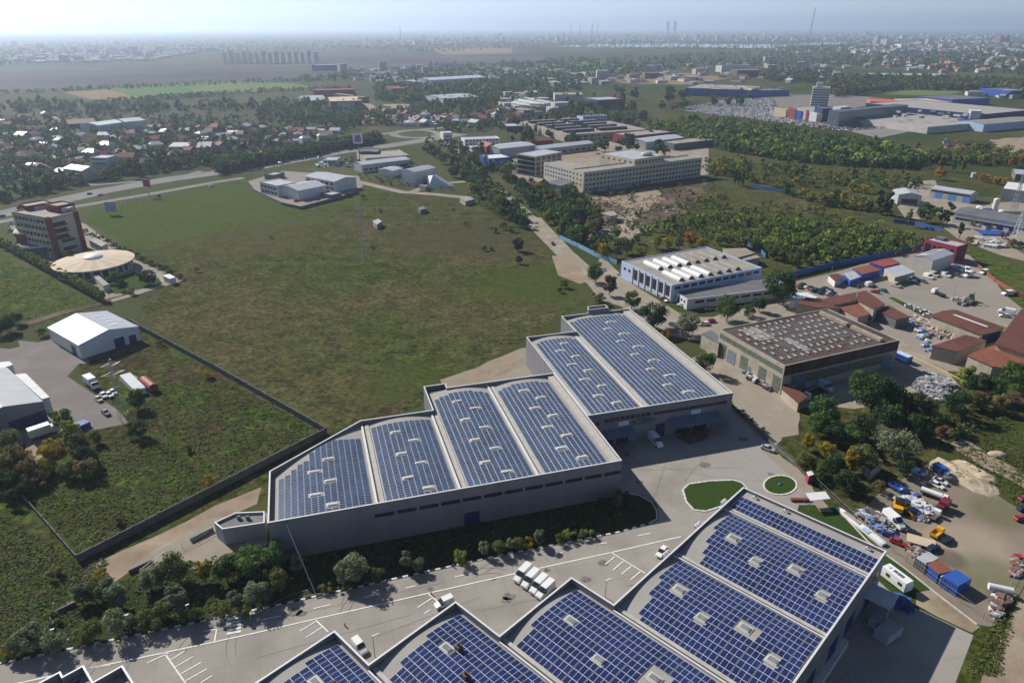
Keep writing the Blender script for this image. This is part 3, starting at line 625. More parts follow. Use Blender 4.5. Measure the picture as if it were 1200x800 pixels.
# lower hall
LO = G(1038, 646, HH); lowr = empty('solar_hall', LO[0], LO[1], R(90-134))
tag(lowr, 'nearest and largest hall with deep blue solar panels and a saw-toothed white parapet', 'industrial hall', 'halls with solar panel roofs')
skL = []
def bayL(v1, v0, u0, offs, n, rise=1.0, f0=0, f1=1, m0=.35, m1=.35, step=1.0, skc=None, skp=None):
    sky = []
    for i in range(n):
        uu = u0+6.5+offs[1]*0+i*(abs(u0)/4.7); c = (v0+v1)/2+(1.6 if i % 2 == 0 else -1.6)
        t = (c-v1)/(v0-v1); zz = HH-1.45+arch(t, rise)+.05
        if uu < -2: skL.append((uu, c, zz, True, (1.3, 1.8))); sky.append((c, uu, 1.5 if i != 2 else 2.2, 1.25 if i != 2 else 1.9))
    def ext(t):
        s = 1-t
        return (u0+offs[0]*.8+offs[1]*.8*max(0, s)**1.8, -.4)
    return dict(rise=rise, ext=ext, sky=sky, m0=m0, m1=m1, f0=f0, f1=f1, blk=.16)
BL = [(-8.3, -.4, -30.4, (.8, .5), 0, dict(f0=0, f1=.55, m0=.3, m1=2.0, rise=.8)), (-28.7, -8.7, -30.4, (1.4, 5.0), 4, {}), (-48.6, -28.9, -30.6, (1.4, 4.2), 5, {}),
      (-67.8, -48.9, -40.3, (1.2, 2.4), 5, {}), (-86.7, -68.1, -51.5, (1.4, 3.5), 6, {}), (-105.5, -87.1, -61.5, (1.6, 5.0), 6, {})]
bays = []
for v1, v0, u0, offs, n, kw in BL:
    bays.append((v1, v0, u0+.35, -.35, None, True, bayL(v1, v0, u0, offs, n, **kw)))
outl = [(0, 0), (-30.6, 0), (-30.6, -48.7), (-40.4, -48.7), (-40.4, -67.9), (-51.6, -67.9), (-51.6, -86.8), (-61.6, -86.8), (-61.6, -106), (0, -106)]
solar_hall('hall', lowr, outl, bays, HH, None, (1.58, .95), (1.56, .932), skL, 3, M_roofm, M_pv, None)
mb = MB()
for v, u0 in ((-8.5, -30.2), (-28.8, -30.2), (-48.75, -30.2), (-67.95, -40), (-86.9, -51.2)): gut_v(mb, v, u0, -.5, HH-1.2, .5, True)
mb.build('roof_gutter', [M_cap, M_roofp, M_gutd], lowr)
mb = MB(); mb.box(-30.2, -2.3, HH-2.2, -.4, -.36, HH-.75, 0); mb.build('roof_edge_walkway', M_cap, lowr)
for u, v in ((-27, -1.3), (-20, -1.2), (-3, -1.3)):
    mb = MB(); mb.box(u-.5, v-.35, HH-.75, u+.5, v+.35, HH-.2, 0); mb.box(u-.2, v-.2, HH-.2, u+.2, v+.2, HH+.02, 1); mb.build('roof_vent', [M_cap, M_greyd], lowr)
M_vent = mat('roof_vent_dark', (.09, .06, .05), (.16, .10, .08), scale=2)
for u, v in ((-43.5, -74.5), (-38.5, -77.5), (-30, -80), (-52, -93)):
    mb = MB(); mb.box(u-.5, v-.5, HH-1, u+.5, v+.5, HH+.5, 0); mb.tube((u, v, HH+.5), (u, v, HH+1.1), .22, 8); mb.box(u+.5, v-.1, HH-.2, u+1.2, v+.1, HH, 0); mb.build('roof_vent', M_vent, lowr)
for u, v in ((-30.7, -18), (-30.7, -19), (-30.7, -30), (-30.7, -31), (-30.7, -8), (-30.7, -7.2)):
    mb = MB(); mb.box(u-.9, v-.35, HH-.9, u-.02, v+.35, HH-.1, 0, bottom=True); mb.tube((u-.5, v, HH-.1), (u-.5, v, HH+.25), .2, 8); mb.build('air_duct', M_cap, lowr)
mb = MB()
mb.tube((-50.5, -70, HH-1.0), (-50.5, -80, HH-1.0), .07); mb.build('roof_pipe', M_steel, lowr)
for k, (v, z0, z1) in enumerate(((-3.4, 6.0, 7.6), (-5.2, 6.0, 7.6))):
    mb = MB(); mb.box(-.02, v-.6, z0, .06, v+.6, z1, 0); mb.build('window', M_glass, lowr)
mb = MB(); mb.box(-.02, -8.5, 4.3, 4.6, -3.6, 4.6, 0, bottom=True); mb.tube((4.3, -8.2, 0), (4.3, -8.2, 4.3), .1); mb.tube((4.3, -3.9, 0), (4.3, -3.9, 4.3), .1); mb.build('loading_canopy', M_roofb, lowr)
mb = MB(); mb.box(-.02, -7.8, 0, .06, -4.4, 4, 0); mb.build('door', M_bluel, lowr)
mb = MB(); mb.box(-.02, -42, 0, 1.1, -18, 1.3, 0); mb.build('loading_ramp', M_kc, lowr)
for v in (-16, -24, -34):
    mb = MB(); mb.box(-.02, v-2, 1.3, .07, v+2, 5.2, 0); mb.build('door', M_bluel, lowr)
# stepped small roof in the bottom left corner
sm = empty('solar_shed', *(Matrix.Translation(lowr.location) @ Matrix.Rotation(R(-44), 4, 'Z') @ Vector((-80.3, -114.8, 0))).xy, R(-44))
tag(sm, 'small stepped white parapet roof with blue solar panels at the bottom left', 'building')
for k, (x0, y0, x1, y1) in enumerate(((0, 0, 18, -4.3), (-4.8, -4.4, 18, -7.2), (-6.2, -7.3, 18, -14))):
    pass
outs = [(18, 0.0), (0, 0.0), (0, -4.4), (-4.6, -4.4), (-4.6, -7.4), (-6.0, -7.4), (-6.0, -13), (18, -13)]
mb = MB(); mb.ring(outs, 0, HH, HH-2.0, .3, 0, 1); mb.build('wall', [M_clad, M_cap], sm)
mb = MB(); mb.prism([(p[0]*.985+.1, p[1]*.97-.1) for p in outs], HH-2.2, HH-1.5, 0); mb.build('roof', M_roofm, sm)
for i in range(7):
    for j in range(5):
        x = 3.4+i*1.02; y = -2.9-j*1.66
        for ox in (0,):
            mb = MB(); mb.box(x, y-1.55, HH-1.49, x+.93, y, HH-1.35, 1); mb.box(x+.05, y-1.5, HH-1.35, x+.88, y-.05, HH-1.345, 0); mb.build('solar_panel', [M_pv, M_pvf], sm)
for i in range(6):
    for j in range(4):
        x = -3.6+i*1.02; y = -5.6-j*1.66
        if x < 2.8:
            mb = MB(); mb.box(x, y-1.55, HH-1.49, x+.93, y, HH-1.35, 1); mb.box(x+.05, y-1.5, HH-1.35, x+.88, y-.05, HH-1.345, 0); mb.build('solar_panel', [M_pv, M_pvf], sm)
# ---------------------------------------------------------------- generic buildings
def frame(P, Q, D, h):
    p, q = G(*P, h), G(*Q, h); dx, dy = q[0]-p[0], q[1]-p[1]; W = math.hypot(dx, dy); rz = math.atan2(dy, dx)
    if isinstance(D, tuple):
        c = G(*D, h); D = -(c[0]-q[0])*math.sin(rz)+(c[1]-q[1])*math.cos(rz)
    return p, rz, W, D
def windows(root, L, m=None, d=.05, name='window'):
    """L: (face, along, z, width, height) on the box W x D of the root"""
    W, D = root['_w'], root['_d']; out = []
    def geo(mb, it):
        f, a, z, ww, hh = it
        if f == 'F': mb.box(a, -d, z, a+ww, .02, z+hh, 0, bottom=True)
        elif f == 'R': mb.box(W-.02, a, z, W+d, a+ww, z+hh, 0, bottom=True)
        elif f == 'L': mb.box(-d, a, z, .02, a+ww, z+hh, 0, bottom=True)
    for it in L[:100]:
        mb = MB(); geo(mb, it); mb.build(name, m or M_glass, root)
    if len(L) > 100:
        mb = MB(); [geo(mb, it) for it in L[100:]]; mb.build(name+'s', m or M_glass, root)['kind'] = 'stuff'
def grid(face, a0, a1, n, zs, ww, hh):
    st = (a1-a0)/n
    return [(face, a0+st*(i+.5)-ww/2, z, ww, hh) for z in zs for i in range(n)]
def bld(name, label, cat, P, Q, D, h, roof='flat', wm=None, rm=None, rise=1.0, par=.5, group=None, ovh=.3, doors=(), win=(), dm=None, gm=None):
    p, rz, W, D = frame(P, Q, D, h); r = empty(name, p[0], p[1], rz); tag(r, label, cat, group); wm = wm or M_creamp; rm = rm or M_roofm
    r['_w'] = W; r['_d'] = D; mb = MB()
    if roof == 'flat':
        mb.ring([(0, 0), (W, 0), (W, D), (0, D)], 0, h, h-par, .3, 0); mb.build('wall', wm, r)
        MB().box(.28, .28, h-par-.2, W-.28, D-.28, h-par+.02, 0).build('roof', rm, r)
    elif roof in ('gx', 'gy'):   # ridge along x / along y
        if roof == 'gx':
            mb.prism([(0, 0), (W, 0), (W, D), (0, D)], 0, h)
            for x in (0, W): mb.face([(x, 0, h), (x, D, h), (x, D/2, h+rise)])
            mb.build('wall', wm, r); mb = MB(); e = ovh
            for s, y in ((-1, -e), (1, D+e)):
                z = h-rise*e/(D/2)+.05; a = [(-e, y, z), (W+e, y, z), (W+e, D/2, h+rise+.05), (-e, D/2, h+rise+.05)]; b = [(x, y_, z_-.12) for x, y_, z_ in a]
                mb.face(a if s < 0 else a[::-1]); mb.face(b[::-1]); mb.face([b[0], b[1], a[1], a[0]]); mb.face([b[1], b[2], a[2], a[1]]); mb.face([b[3], b[0], a[0], a[3]])
        else:
            mb.prism([(0, 0), (W, 0), (W, D), (0, D)], 0, h)
            for y in (0, D): mb.face([(0, y, h), (W, y, h), (W/2, y, h+rise)])
            mb.build('wall', wm, r); mb = MB(); e = ovh
            for s, x in ((-1, -e), (1, W+e)):
                z = h-rise*e/(W/2)+.05; a = [(x, D+e, z), (x, -e, z), (W/2, -e, h+rise+.05), (W/2, D+e, h+rise+.05)]; b = [(x_, y_, z_-.12) for x_, y_, z_ in a]
                mb.face(a if s < 0 else a[::-1]); mb.face(b[::-1]); mb.face([b[0], b[1], a[1], a[0]]); mb.face([b[1], b[2], a[2], a[1]]); mb.face([b[3], b[0], a[0], a[3]])
        mb.build('roof', rm, r)
    elif roof == 'mono':         # falls towards the front
        mb.prism([(0, 0), (W, 0), (W, D), (0, D)], 0, [h+rise, h, h, h+rise][::1] if False else h)
        mb.face([(0, D, h), (0, 0, h), (0, D, h+rise)]); mb.face([(W, 0, h), (W, D, h), (W, D, h+rise)]); mb.face([(W, D, h), (0, D, h), (0, D, h+rise), (W, D, h+rise)])
        mb.build('wall', wm, r); e = ovh; mb = MB(); a = [(-e, -e, h+.06), (W+e, -e, h+.06), (W+e, D+e, h+rise+.08), (-e, D+e, h+rise+.08)]; b = [(x, y, z-.14) for x, y, z in a]
        mb.face(a); mb.face(b[::-1]); [mb.face([b[i-1], b[i], a[i], a[i-1]]) for i in range(4)]; mb.build('roof', rm, r)
    if win: windows(r, list(win) if not callable(win) else win(W, D, h), gm)
    if doors: windows(r, list(doors) if not callable(doors) else doors(W, D, h), dm or M_bluel, .07, 'door')
    return r
def polybld(name, label, cat, pts, h, wm, rm, group=None, z1=None):
    P = [G(*p, h if z1 is None else z1[i]) for i, p in enumerate(pts)]; c = P[0]; r = empty(name, *c); tag(r, label, cat, group)
    L = [(p[0]-c[0], p[1]-c[1]) for p in P]; zs = z1 or [h]*len(P)
    if sum(L[i-1][0]*L[i][1]-L[i][0]*L[i-1][1] for i in range(len(L))) < 0: L = L[::-1]; zs = zs[::-1]
    cx = sum(p[0] for p in L)/len(L); cy = sum(p[1] for p in L)/len(L)
    mb = MB(); mb.prism([(cx+(x-cx)*.96, cy+(y-cy)*.96) for x, y in L], 0, [z-.12 for z in zs]); mb.build('wall', wm, r)
    mb = MB(); mb.prism(L, 0, zs, 0); mb.v = [(x, y, z if z > .01 else None) for x, y, z in mb.v]
    k = len(L); zz = dict()
    mb.v = [(x, y, z) if z is not None else (x, y, zs[min(range(k), key=lambda i: abs(L[i][0]-x)+abs(L[i][1]-y))]-.2) for x, y, z in mb.v]
    mb.build('roof', rm, r); return r
# ---------------------------------------------------------------- buildings, near and middle distance
# annex and walls near hall A
gp = [G(*p, 4.4) for p in ((249.5, 611), (259, 619), (309, 611.5), (309, 598), (275, 599.5))]; gh = empty('gate_house', *gp[0]); tag(gh, 'low grey annex with a white roof rim at the left end of the four bay hall', 'annex')
gp = [(a-gh.location.x, b-gh.location.y) for a, b in gp]; cx_ = sum(a for a, b in gp)/5; cy_ = sum(b for a, b in gp)/5
MB().ring(gp, 0, 4.4, 3.7, .3, 0, 1).build('wall', [M_greym, M_whitem], gh)
MB().prism([(cx_+(a-cx_)*.97, cy_+(b-cy_)*.97) for a, b in gp], 3.4, 3.85, 0).build('roof', mat('grey_gravel_roof', (.17, .165, .16), (.13, .125, .12), scale=.6), gh)
for k_ in range(2): MB().box(cx_-1+k_*2, cy_+.5, 3.85, cx_-.3+k_*2, cy_+1.1, 4.7, 0).build('roof_vent', M_greyd, gh)
mbv = empty('blue_white_workshop', 0, 0)
bpy.data.objects.remove(mbv)
f1 = bld('workshop_hall', 'white and pale blue workshop with white barrel skylights on its flat grey roof', 'workshop', (728, 306), (788, 334), (898, 316), 8, wm=M_bluep, rm=M_fibre, par=.35,
    win=lambda W, D, h: grid('F', W*.24, W*.98, 6, [2.2], 2.6, 4.6)+grid('R', .5, D-1, 11, [5.6], 3.2, 1.3)+grid('F', 1, W*.22, 2, [4.5], 1.6, 1.2), gm=M_glass)
W1, D1 = f1['_w'], f1['_d']
for i in range(8):
    for j, (a, b) in enumerate(((.18, .48), (.60, .92))):
        if j == 1 and i > 6: continue
        y = D1*(.10+.105*i)+(2 if j else 3.5); mb = MB(); n = 6; x0, x1 = W1*a, W1*b
        for k in range(n):
            t0, t1 = math.pi*k/n, math.pi*(k+1)/n
            mb.face([(x0, y-1.5*math.cos(t0), 7.6+1.5*math.sin(t0)), (x0, y-1.5*math.cos(t1), 7.6+1.5*math.sin(t1)), (x1, y-1.5*math.cos(t1), 7.6+1.5*math.sin(t1)), (x1, y-1.5*math.cos(t0), 7.6+1.5*math.sin(t0))][::-1])
        for x, fl in ((x0, 1), (x1, 0)):
            e = [(x, y-1.5*math.cos(math.pi*k/n), 7.6+1.5*math.sin(math.pi*k/n)) for k in range(n+1)]; mb.face(e if fl else e[::-1], 1)
        mb.build('barrel_skylight', [M_whitem if i < 4 else M_fibre, M_greyd], f1)
mb = MB()
for i in range(7): mb.box(W1*.24+i*(W1*.74/6)-.25, -.25, 0, W1*.24+i*(W1*.74/6)+.25, -.02, 7.9, 0)
mb.build('pilasters', M_whitem, f1)
f2 = bld('workshop_annex', 'low white annex with a dark flat roof along the workshop with barrel skylights', 'workshop', (789, 340.5), (805, 351), (902, 324), 4.6, wm=M_whitem, rm=M_greyd, par=.15,
    win=lambda W, D, h: grid('R', 3, D-3, 8, [2.3], 4.2, 1.2)+grid('F', 1, W-1, 4, [2.3], 1.1, 1.0), doors=lambda W, D, h: [('F', W*.3, 0, 2, 2.2), ('R', D*.9, 0, 3, 3.2)])
polybld('shed', 'flat grey shed behind the far end of the workshop with barrel skylights', 'shed', [(846, 292), (873, 291), (884, 297), (858, 304)], 4.5, M_fibre, M_conc2)
polybld('shed', 'pale lean-to shed at the right rear corner of the white workshop', 'shed', [(861, 297), (880, 296), (890, 302), (872, 306)], 3.8, M_oldw, M_fibre)
# old factory
of = bld('old_factory', 'old concrete factory with rows of small roof lights in its patched brown roof', 'factory', (843, 386), (919, 429), (1051, 398), 10, wm=M_oldw, rm=M_tar, par=.3,
    win=lambda W, D, h: grid('F', .5, W-.5, 24, [6.9], 1.25, 1.8)+[('F', W*a, .8, 3.6, 4.6) for a in (.03, .38, .66, .87)]+grid('R', 4, D-4, 14, [2.4], 3.3, 3.2),
    doors=lambda W, D, h: [('F', W*.17, 0, 4.2, 4.8), ('F', W*.49, 0, 2, 3), ('R', D*.12, 0, 4, 5), ('R', D*.87, 0, 4.5, 5)], dm=mat('faded_blue_door', (.12, .17, .24), (.2, .22, .24), scale=1), gm=mat('dirty_glazing', (.09, .11, .08), (.17, .19, .15), scale=.8, rough=.35))
W2, D2 = of['_w'], of['_d']
MB().box(W2-.02, .2, 6.4, W2+.12, D2-.2, 9.9, 0).build('fascia_band', M_tar, of)
mb = MB(); mb.box(4, 10, 9.75, 22, D2-9, 9.82, 0)
mb.box(W2*.1, D2*.12, 9.83, W2*.42, D2*.26, 9.86, 1); mb.box(24, 14, 9.75, W2-5, D2-9, 9.82, 0); mb.box(W2*.47, D2*.28, 9.83, W2*.8, D2*.34, 9.86, 1); mb.build('roof_patch', [mat('grey_roof_felt', (.085, .082, .085), (.075, .05, .045), scale=.15, detail=9), M_tarl], of)
for i in range(2):
    MB().box(W2*(.08+i*.46), D2*.86, 9.7, W2*(.48+i*.46), D2*.89, 10.8, 0).build('roof_monitor', mat('monitor_render', (.36, .31, .24), (.24, .2, .16), scale=.5), of)
n = 0; rl = []
for j in range(7):
    for i in range(15):
        if (i*7+j*3) % 11 == 0: continue
        rl.append((W2*(.1+.125*j)+((i % 2)*.5), D2*(.06+.054*i)))
rr = MB(); M_rl = mat('roof_light', (.55, .53, .48), (.38, .35, .3), scale=3)
for k, (x, y) in enumerate(rl[:100]):
    mb = MB(); mb.box(x-.75, y-.3, 9.7, x+.75, y+.3, 10.1, 1, 0); mb.build('roof_light', [M_rl, M_greyd], of)
polybld('lean_to_shed', 'small concrete side building attached at the left corner of the old factory', 'shed', [(821, 391), (833, 387), (845, 396), (842, 403)], 5.5, M_oldw, M_greyd)
polybld('lean_to_shed', 'low brown-roofed outbuilding in front of the old factory corner', 'shed', [(917, 449), (936, 458), (946, 465), (935, 473), (915, 456)], 3.2, M_oldw, M_rust)
# red and brown roofed sheds
POLYS = [
 ('workshop_shed', 'dark red ridge roof shed just behind the old factory, left part', [(932, 356), (944, 349), (966, 351), (985, 362), (956, 361)], 5, M_oldw, M_rust),
 ('workshop_shed', 'long dark brown roof slope joining the bright rust roof on its left', [(966, 350), (1003, 343), (1003, 353), (977, 358)], 5.5, M_oldw, M_rust),
 ('workshop_shed', 'brightest rust coloured sheet roof behind the old factory', [(977, 358.5), (1003, 354), (1011, 361), (1018, 369), (1005, 372.5)], 4.6, M_oldw, M_rustb),
 ('workshop_shed', 'brown roof with a raised end right of the bright rust roof', [(1004, 343), (1014, 341), (1037, 357), (1024, 363), (1004, 353)], 5.5, M_oldw, M_rust),
 ('open_shed', 'open fronted brown roofed shelter beside the timber piles', [(1025, 364), (1040, 358), (1066, 372), (1050, 375)], 4, M_greyd, M_rust),
 ('shed', 'brown roofed block with grey walls and one pale roof patch', [(1091, 406), (1131, 393), (1156, 400), (1120, 413)], 5, M_oldw, M_rust),
 ('open_shed', 'bright rust roofed shelter above the green trees at the right', [(1132, 417), (1163, 405), (1215, 424), (1215, 440), (1162, 430)], 5, M_oldw, M_rustb),
 ('warehouse', 'large brown roofed warehouse cut by the right edge of the photo', [(1164, 404), (1196, 363), (1262, 384), (1262, 430), (1215, 421)], 7, M_oldw, M_rust),
 ('awning', 'white sheet canopy behind the old factory beside a dark tree', [(924, 353), (926, 344), (945, 343), (958, 349), (945, 353)], 3.5, M_whitem, M_whitem),
 ('shed', 'small dark red roofed hut at the left end of the blue sheds', [(970, 323), (981, 321), (989, 325), (978, 330)], 3, M_whitem, M_rust),
 ('shed', 'blue walled shed with a pale grey roof slope', [(988, 321), (1000, 318), (1008, 325), (996, 329)], 3.2, M_blue, M_greym),
 ('shed', 'blue walled shed with a rust stained flat roof', [(998, 315), (1018, 311), (1032, 317), (1010, 322)], 3.6, M_blue, M_rustb),
 ('shed', 'blue walled shed with a bright red sheet roof', [(1018, 308), (1043, 303), (1054, 309), (1035, 313.5)], 4.2, M_blue, M_redr),
 ('shed', 'low shed with a wide grey sheet roof facing the van yard', [(1035, 314.5), (1054, 310), (1072, 319.5), (1048, 326)], 3.6, M_oldw, M_greym),
 ('hut', 'ruined brown hut among trees above the junk yard', [(1013, 545), (1024, 534), (1034, 540), (1020, 552)], 3.2, M_oldw, M_dark),
 ('shed', 'plain grey flat roofed hut on the building site near the rubble', [(703, 250), (718, 247), (723, 252), (715, 253.5)], 4.2, M_oldw, M_fibre),
 ('shed', 'pale walled hut half hidden by the roadside trees', [(648, 250), (664, 248), (668, 251), (652, 253)], 5, M_oldw, M_fibre),
 ('annex', 'dark grey block with a flat roof at the foot of the cream building', [(638, 214), (655, 210), (673, 213), (657, 218)], 7.5, M_oldw, M_greyd),
 ('shed', 'small dark roofed shed with pink edging near the leaning slab', [(490, 217), (495, 215), (502, 217), (498, 219)], 3, M_oldw, M_greyd),
 ('hut', 'stained concrete bunker standing alone in the meadow', [(436, 258.5), (443, 256), (447, 259), (441, 263)], 3, M_fibre, M_greym),
 ('hut', 'dark low hut in the upper right of the meadow', [(489, 243), (496, 241), (499, 244), (492, 246)], 2.6, M_greyd, M_greyd),
 ('hut', 'pale flat roofed ruin at the meadow edge beside the dirt road', [(538, 232), (548, 230), (556, 233), (545, 236)], 3, M_oldw, M_fibre),
 ('shed', 'white roofed kiosk at the corner of the hotel garden', [(190, 322), (198, 320), (205, 324), (198, 326)], 3, M_whitem, M_whitem),
 ('shed', 'long pale roofed shed along the poplar row beside the oval hall', [(108, 322), (113, 320), (127, 332), (120, 334)], 3, M_whitem, M_fibre),
 ('pavilion', 'low link building between the hotel and the oval hall', [(103, 280), (110, 277), (125, 284), (118, 288)], 4, M_creamp, M_fibre),
 ('shed', 'small cream side block at the right end of the oval hall', [(138, 303), (147, 301), (153, 305), (144, 308)], 4, M_cream, M_cream),
 ('kiosk', 'small white cabin with a red base by the fence', [(944, 553), (950, 552), (953, 556), (947, 558)], 2.6, M_crim, M_whitem),
]
for nm, lb, pts, h, wm, rm in POLYS: polybld(nm, lb, nm.split('_')[-1].replace('to', 'shed') if nm != 'open_shed' else 'shed', pts, h, wm, rm)
bl = bld('long_shed', 'long brown roofed shed beside the van yard with a white ridge strip', 'shed', (1091, 370.5), (1148, 392), (1168, 382), 5, roof='gx', rise=.6, wm=M_oldw, rm=M_rust, ovh=.5,
    doors=lambda W, D, h: [('R', 1.5, 0, D-3, 4.2)])
MB().box(4, bl['_d']*.5-.5, 5.68, 17, bl['_d']*.5+.5, 5.78, 0).build('ridge_strip', M_whitem, bl)
rc = bld('office_cube', 'crimson three storey office block with a grey flat roof', 'office building', (1083, 281), (1121.5, 290), (1135, 286.5), 8.5, wm=M_crim, rm=M_greym, par=.5,
    win=lambda W, D, h: [('F', W*.05, 1.2, 3, 5.6)]+grid('F', W*.25, W*.95, 4, [1.4, 5.0], 1.7, 1.5)+grid('R', 1, D-1, 3, [1.4, 5.0], 1.4, 1.6))
MB().box(rc['_w']*.15, rc['_d']*.5, 8, rc['_w']*.4, rc['_d']*.9, 9.3, 0).build('roof_plant', M_greyd, rc)
wb = bld('warehouse', 'windowless white warehouse in front of the crimson office block', 'warehouse', (1071, 300.5), (1093, 306), (1118.5, 298.5), 6.5, roof='gy', rise=1.2, wm=M_creamp, rm=M_hroofw, ovh=.15)
MB().box(wb['_w']*.25, wb['_d']*.3, 7.2, wb['_w']*.45, wb['_d']*.8, 7.45, 0).build('roof_window', M_greyd, wb)
bld('warehouse', 'grey roofed warehouse behind the tall poplars', 'warehouse', (1046, 223), (1053, 229), (1072, 224), 6.5, roof='gx', rise=1.6, wm=M_greym, rm=M_greym, win=lambda W, D, h: grid('R', 2, D-2, 6, [1], 1.5, 3))
bld('depot_building', 'white depot with blue doors and a grey roof', 'depot', (1091, 222), (1137, 229), (1148, 226), 6, roof='gx', rise=1.2, wm=M_creamp, rm=M_greym, win=lambda W, D, h: grid('F', 1, W-1, 5, [4.2], 6.5, .9), doors=lambda W, D, h: [('F', W*a, 0, 4.4, 4) for a in (.12, .47, .83)], dm=mat('sky_blue_door', (.12, .30, .62), rough=.5))
bld('long_workshop', 'very long dark blue roofed workshop behind the truck yard', 'workshop', (1118, 250.5), (1205, 265), (1205, 255), 5.5, roof='gx', rise=1.5, wm=M_whitem, rm=M_greyd, win=lambda W, D, h: grid('F', 1, W-1, 14, [2], 2.4, 1.2), doors=lambda W, D, h: grid('F', W*.4, W*.9, 3, [0], 3.4, 3.2), dm=M_bluel)
bld('warehouse', 'grey metal shed with a white gable at the right edge', 'warehouse', (1176, 222), (1210, 226), (1225, 220), 8, roof='gx', rise=2.4, wm=M_greym, rm=M_whitem)
bld('warehouse', 'long white striped roof shed at the far right edge', 'warehouse', (1190, 205), (1230, 208), (1235, 203), 5, roof='gx', rise=1.3, wm=M_greyd, rm=M_hroofw)
# tanks beside the long workshop
def tank(x, y, r, h, label):
    c = G(x, y); t = empty('storage_tank', *c); tag(t, label, 'tank', 'white tanks beside the long workshop')
    mb = MB(); mb.tube((0, 0, 0), (0, 0, h), r, 14, caps=False); mb.build('shell', M_whitem, t); mb = MB(); mb.dome(0, 0, h, r, r, r*.5, 14, 3); mb.build('cap', M_whitem, t)
tank(1164, 249, 1.7, 7.5, 'tall white silo tank behind the long dark roofed workshop'); tank(1147, 246, 2.0, 1.2, 'round white tank left of the tall silo'); tank(1173, 251, 2.0, 1.2, 'round white tank right of the tall silo')
c = G(1148, 249); t = tag(MB().tube((c[0], c[1], 1.4), (c[0]+10, c[1]+1.5, 1.4), 1.2, 10).build('storage_tank', M_whitem), 'white tank lying on its side at the foot of the silo', 'tank', 'white tanks beside the long workshop')
# sheds at the left
s1 = bld('gable_shed', 'white metal shed with a low ridge and four roof lights at the meadow corner', 'shed', (91, 403), (161, 381.5), (130, 361.5), 5.5, roof='gy', rise=2.2, wm=M_whitem, rm=M_hroofw, ovh=.2, doors=lambda W, D, h: [('F', W*.55, 0, 3.5, 3.6), ('F', W*.8, 0, 2.5, 3), ('L', D*.15, 0, 3.5, 3.6)])
for i in range(4):
    for sgn in (-1, 1):
        w2 = s1['_w']/2; f = lambda t, y: (w2+sgn*w2*t, y, 5.5+2.2*(1-t)+.16); y = s1['_d']*(.22+.17*i); mb = MB(); q = [f(.3, y-.6), f(.55, y-.6), f(.55, y+.6), f(.3, y+.6)]
        q = q if sgn > 0 else q[::-1]; mb.face(q); b_ = [(x, y_, z-.15) for x, y_, z in q]; [mb.face([b_[k-1], b_[k], q[k], q[k-1]]) for k in range(4)]; mb.build('roof_light', M_cap, s1)
s2 = bld('gable_shed', 'large white metal shed cut by the left edge of the photo', 'shed', (-42, 498), (47.5, 469), (15.5, 427), 6.5, roof='gy', rise=2.2, wm=M_clad, rm=M_greym, ovh=.3, doors=lambda W, D, h: [('F', W*.68, 0, 3.6, 3.6), ('F', W*.82, 0, 3.6, 3.6), ('F', W*.5, 0, 4, 3.6)])
polybld('shed', 'low lean-to annex along the right side of the big white shed', 'annex', [(16, 437.5), (29, 436), (57, 464), (48, 466.5)], 5.2, M_whitem, M_greym)
polybld('shed', 'small grey roofed cabin behind the big white shed', 'shed', [(-10, 424), (10, 422), (14, 426), (-4, 432)], 4, M_whitem, M_greym)
# hotel
ht = empty('hotel', *G(67, 288)); tag(ht, 'cream and dark red five storey hotel beside the dual carriageway', 'hotel')
def sub(P, Q, D, h, nm, wm, par=.6, r=ht, rm=M_fibre, z0=0):
    p, rz, W, Dd = frame(P, Q, D, h); c, s_ = math.cos(rz), math.sin(rz); L = [(p[0]+c*a-s_*b-r.location.x, p[1]+s_*a+c*b-r.location.y) for a, b in ((0, 0), (W, 0), (W, Dd), (0, Dd))]
    mb = MB(); mb.ring(L, z0, h, h-par, .4, 0); mb.build(nm, wm, r); mb = MB(); mb.prism([((x-L[0][0])*.98+L[0][0], (y-L[0][1])*.98+L[0][1]) for x, y in L], h-par-.3, h-par); mb.build('roof', rm, r)
    return L
hm = sub((56, 254), (87, 247), 30, 20, 'wall', M_cream)
def wq(r, L, i, n, zs, ww, hh, m, t0=.05, t1=.95, d=.12, name='window'):
    a, b = Vector(L[i]), Vector(L[(i+1) % 4]); u = (b-a).normalized(); nn = Vector((u.y, -u.x)); Wd = (b-a).length; st = Wd*(t1-t0)/n
    for z in zs:
        for k in range(n):
            p = a+u*(Wd*t0+st*(k+.5)-ww/2); q = p+u*ww; mb = MB(); mb.prism([tuple(p-nn*.1), tuple(q-nn*.1), tuple(q+nn*d), tuple(p+nn*d)], z, z+hh); mb.build(name, m, r)
wq(ht, hm, 3, 9, [2, 5.6, 9.2, 12.8, 16.4], 2.0, 1.7, M_glass)
wq(ht, hm, 0, 3, [2.2, 6.2], 2.2, 1.6, M_glass, .25, .75)
wq(ht, hm, 0, 2, [9.2, 12.4, 15.6], 3.6, 1.3, M_glass, .05, .55)
wq(ht, hm, 0, 1, [8.4, 11.6, 14.8], 7.6, .8, M_red, .02, .6, .9, 'balcony')
sub((54.5, 254.6), (59.5, 253.6), 3.2, 20.6, 'corner_tower', M_red)
sub((86.4, 246.6), (90.5, 245.6), 14, 20.5, 'corner_tower', M_red)
rt = sub((66, 240.5), (86, 236.5), 11, 23, 'lift_tower', M_red)
bk = sub((29.5, 240.5), (60, 235.5), 10, 22, 'rear_wing', M_red); wq(ht, bk, 0, 3, [14, 18.4], 3, 2.4, M_cream, .3, .95)
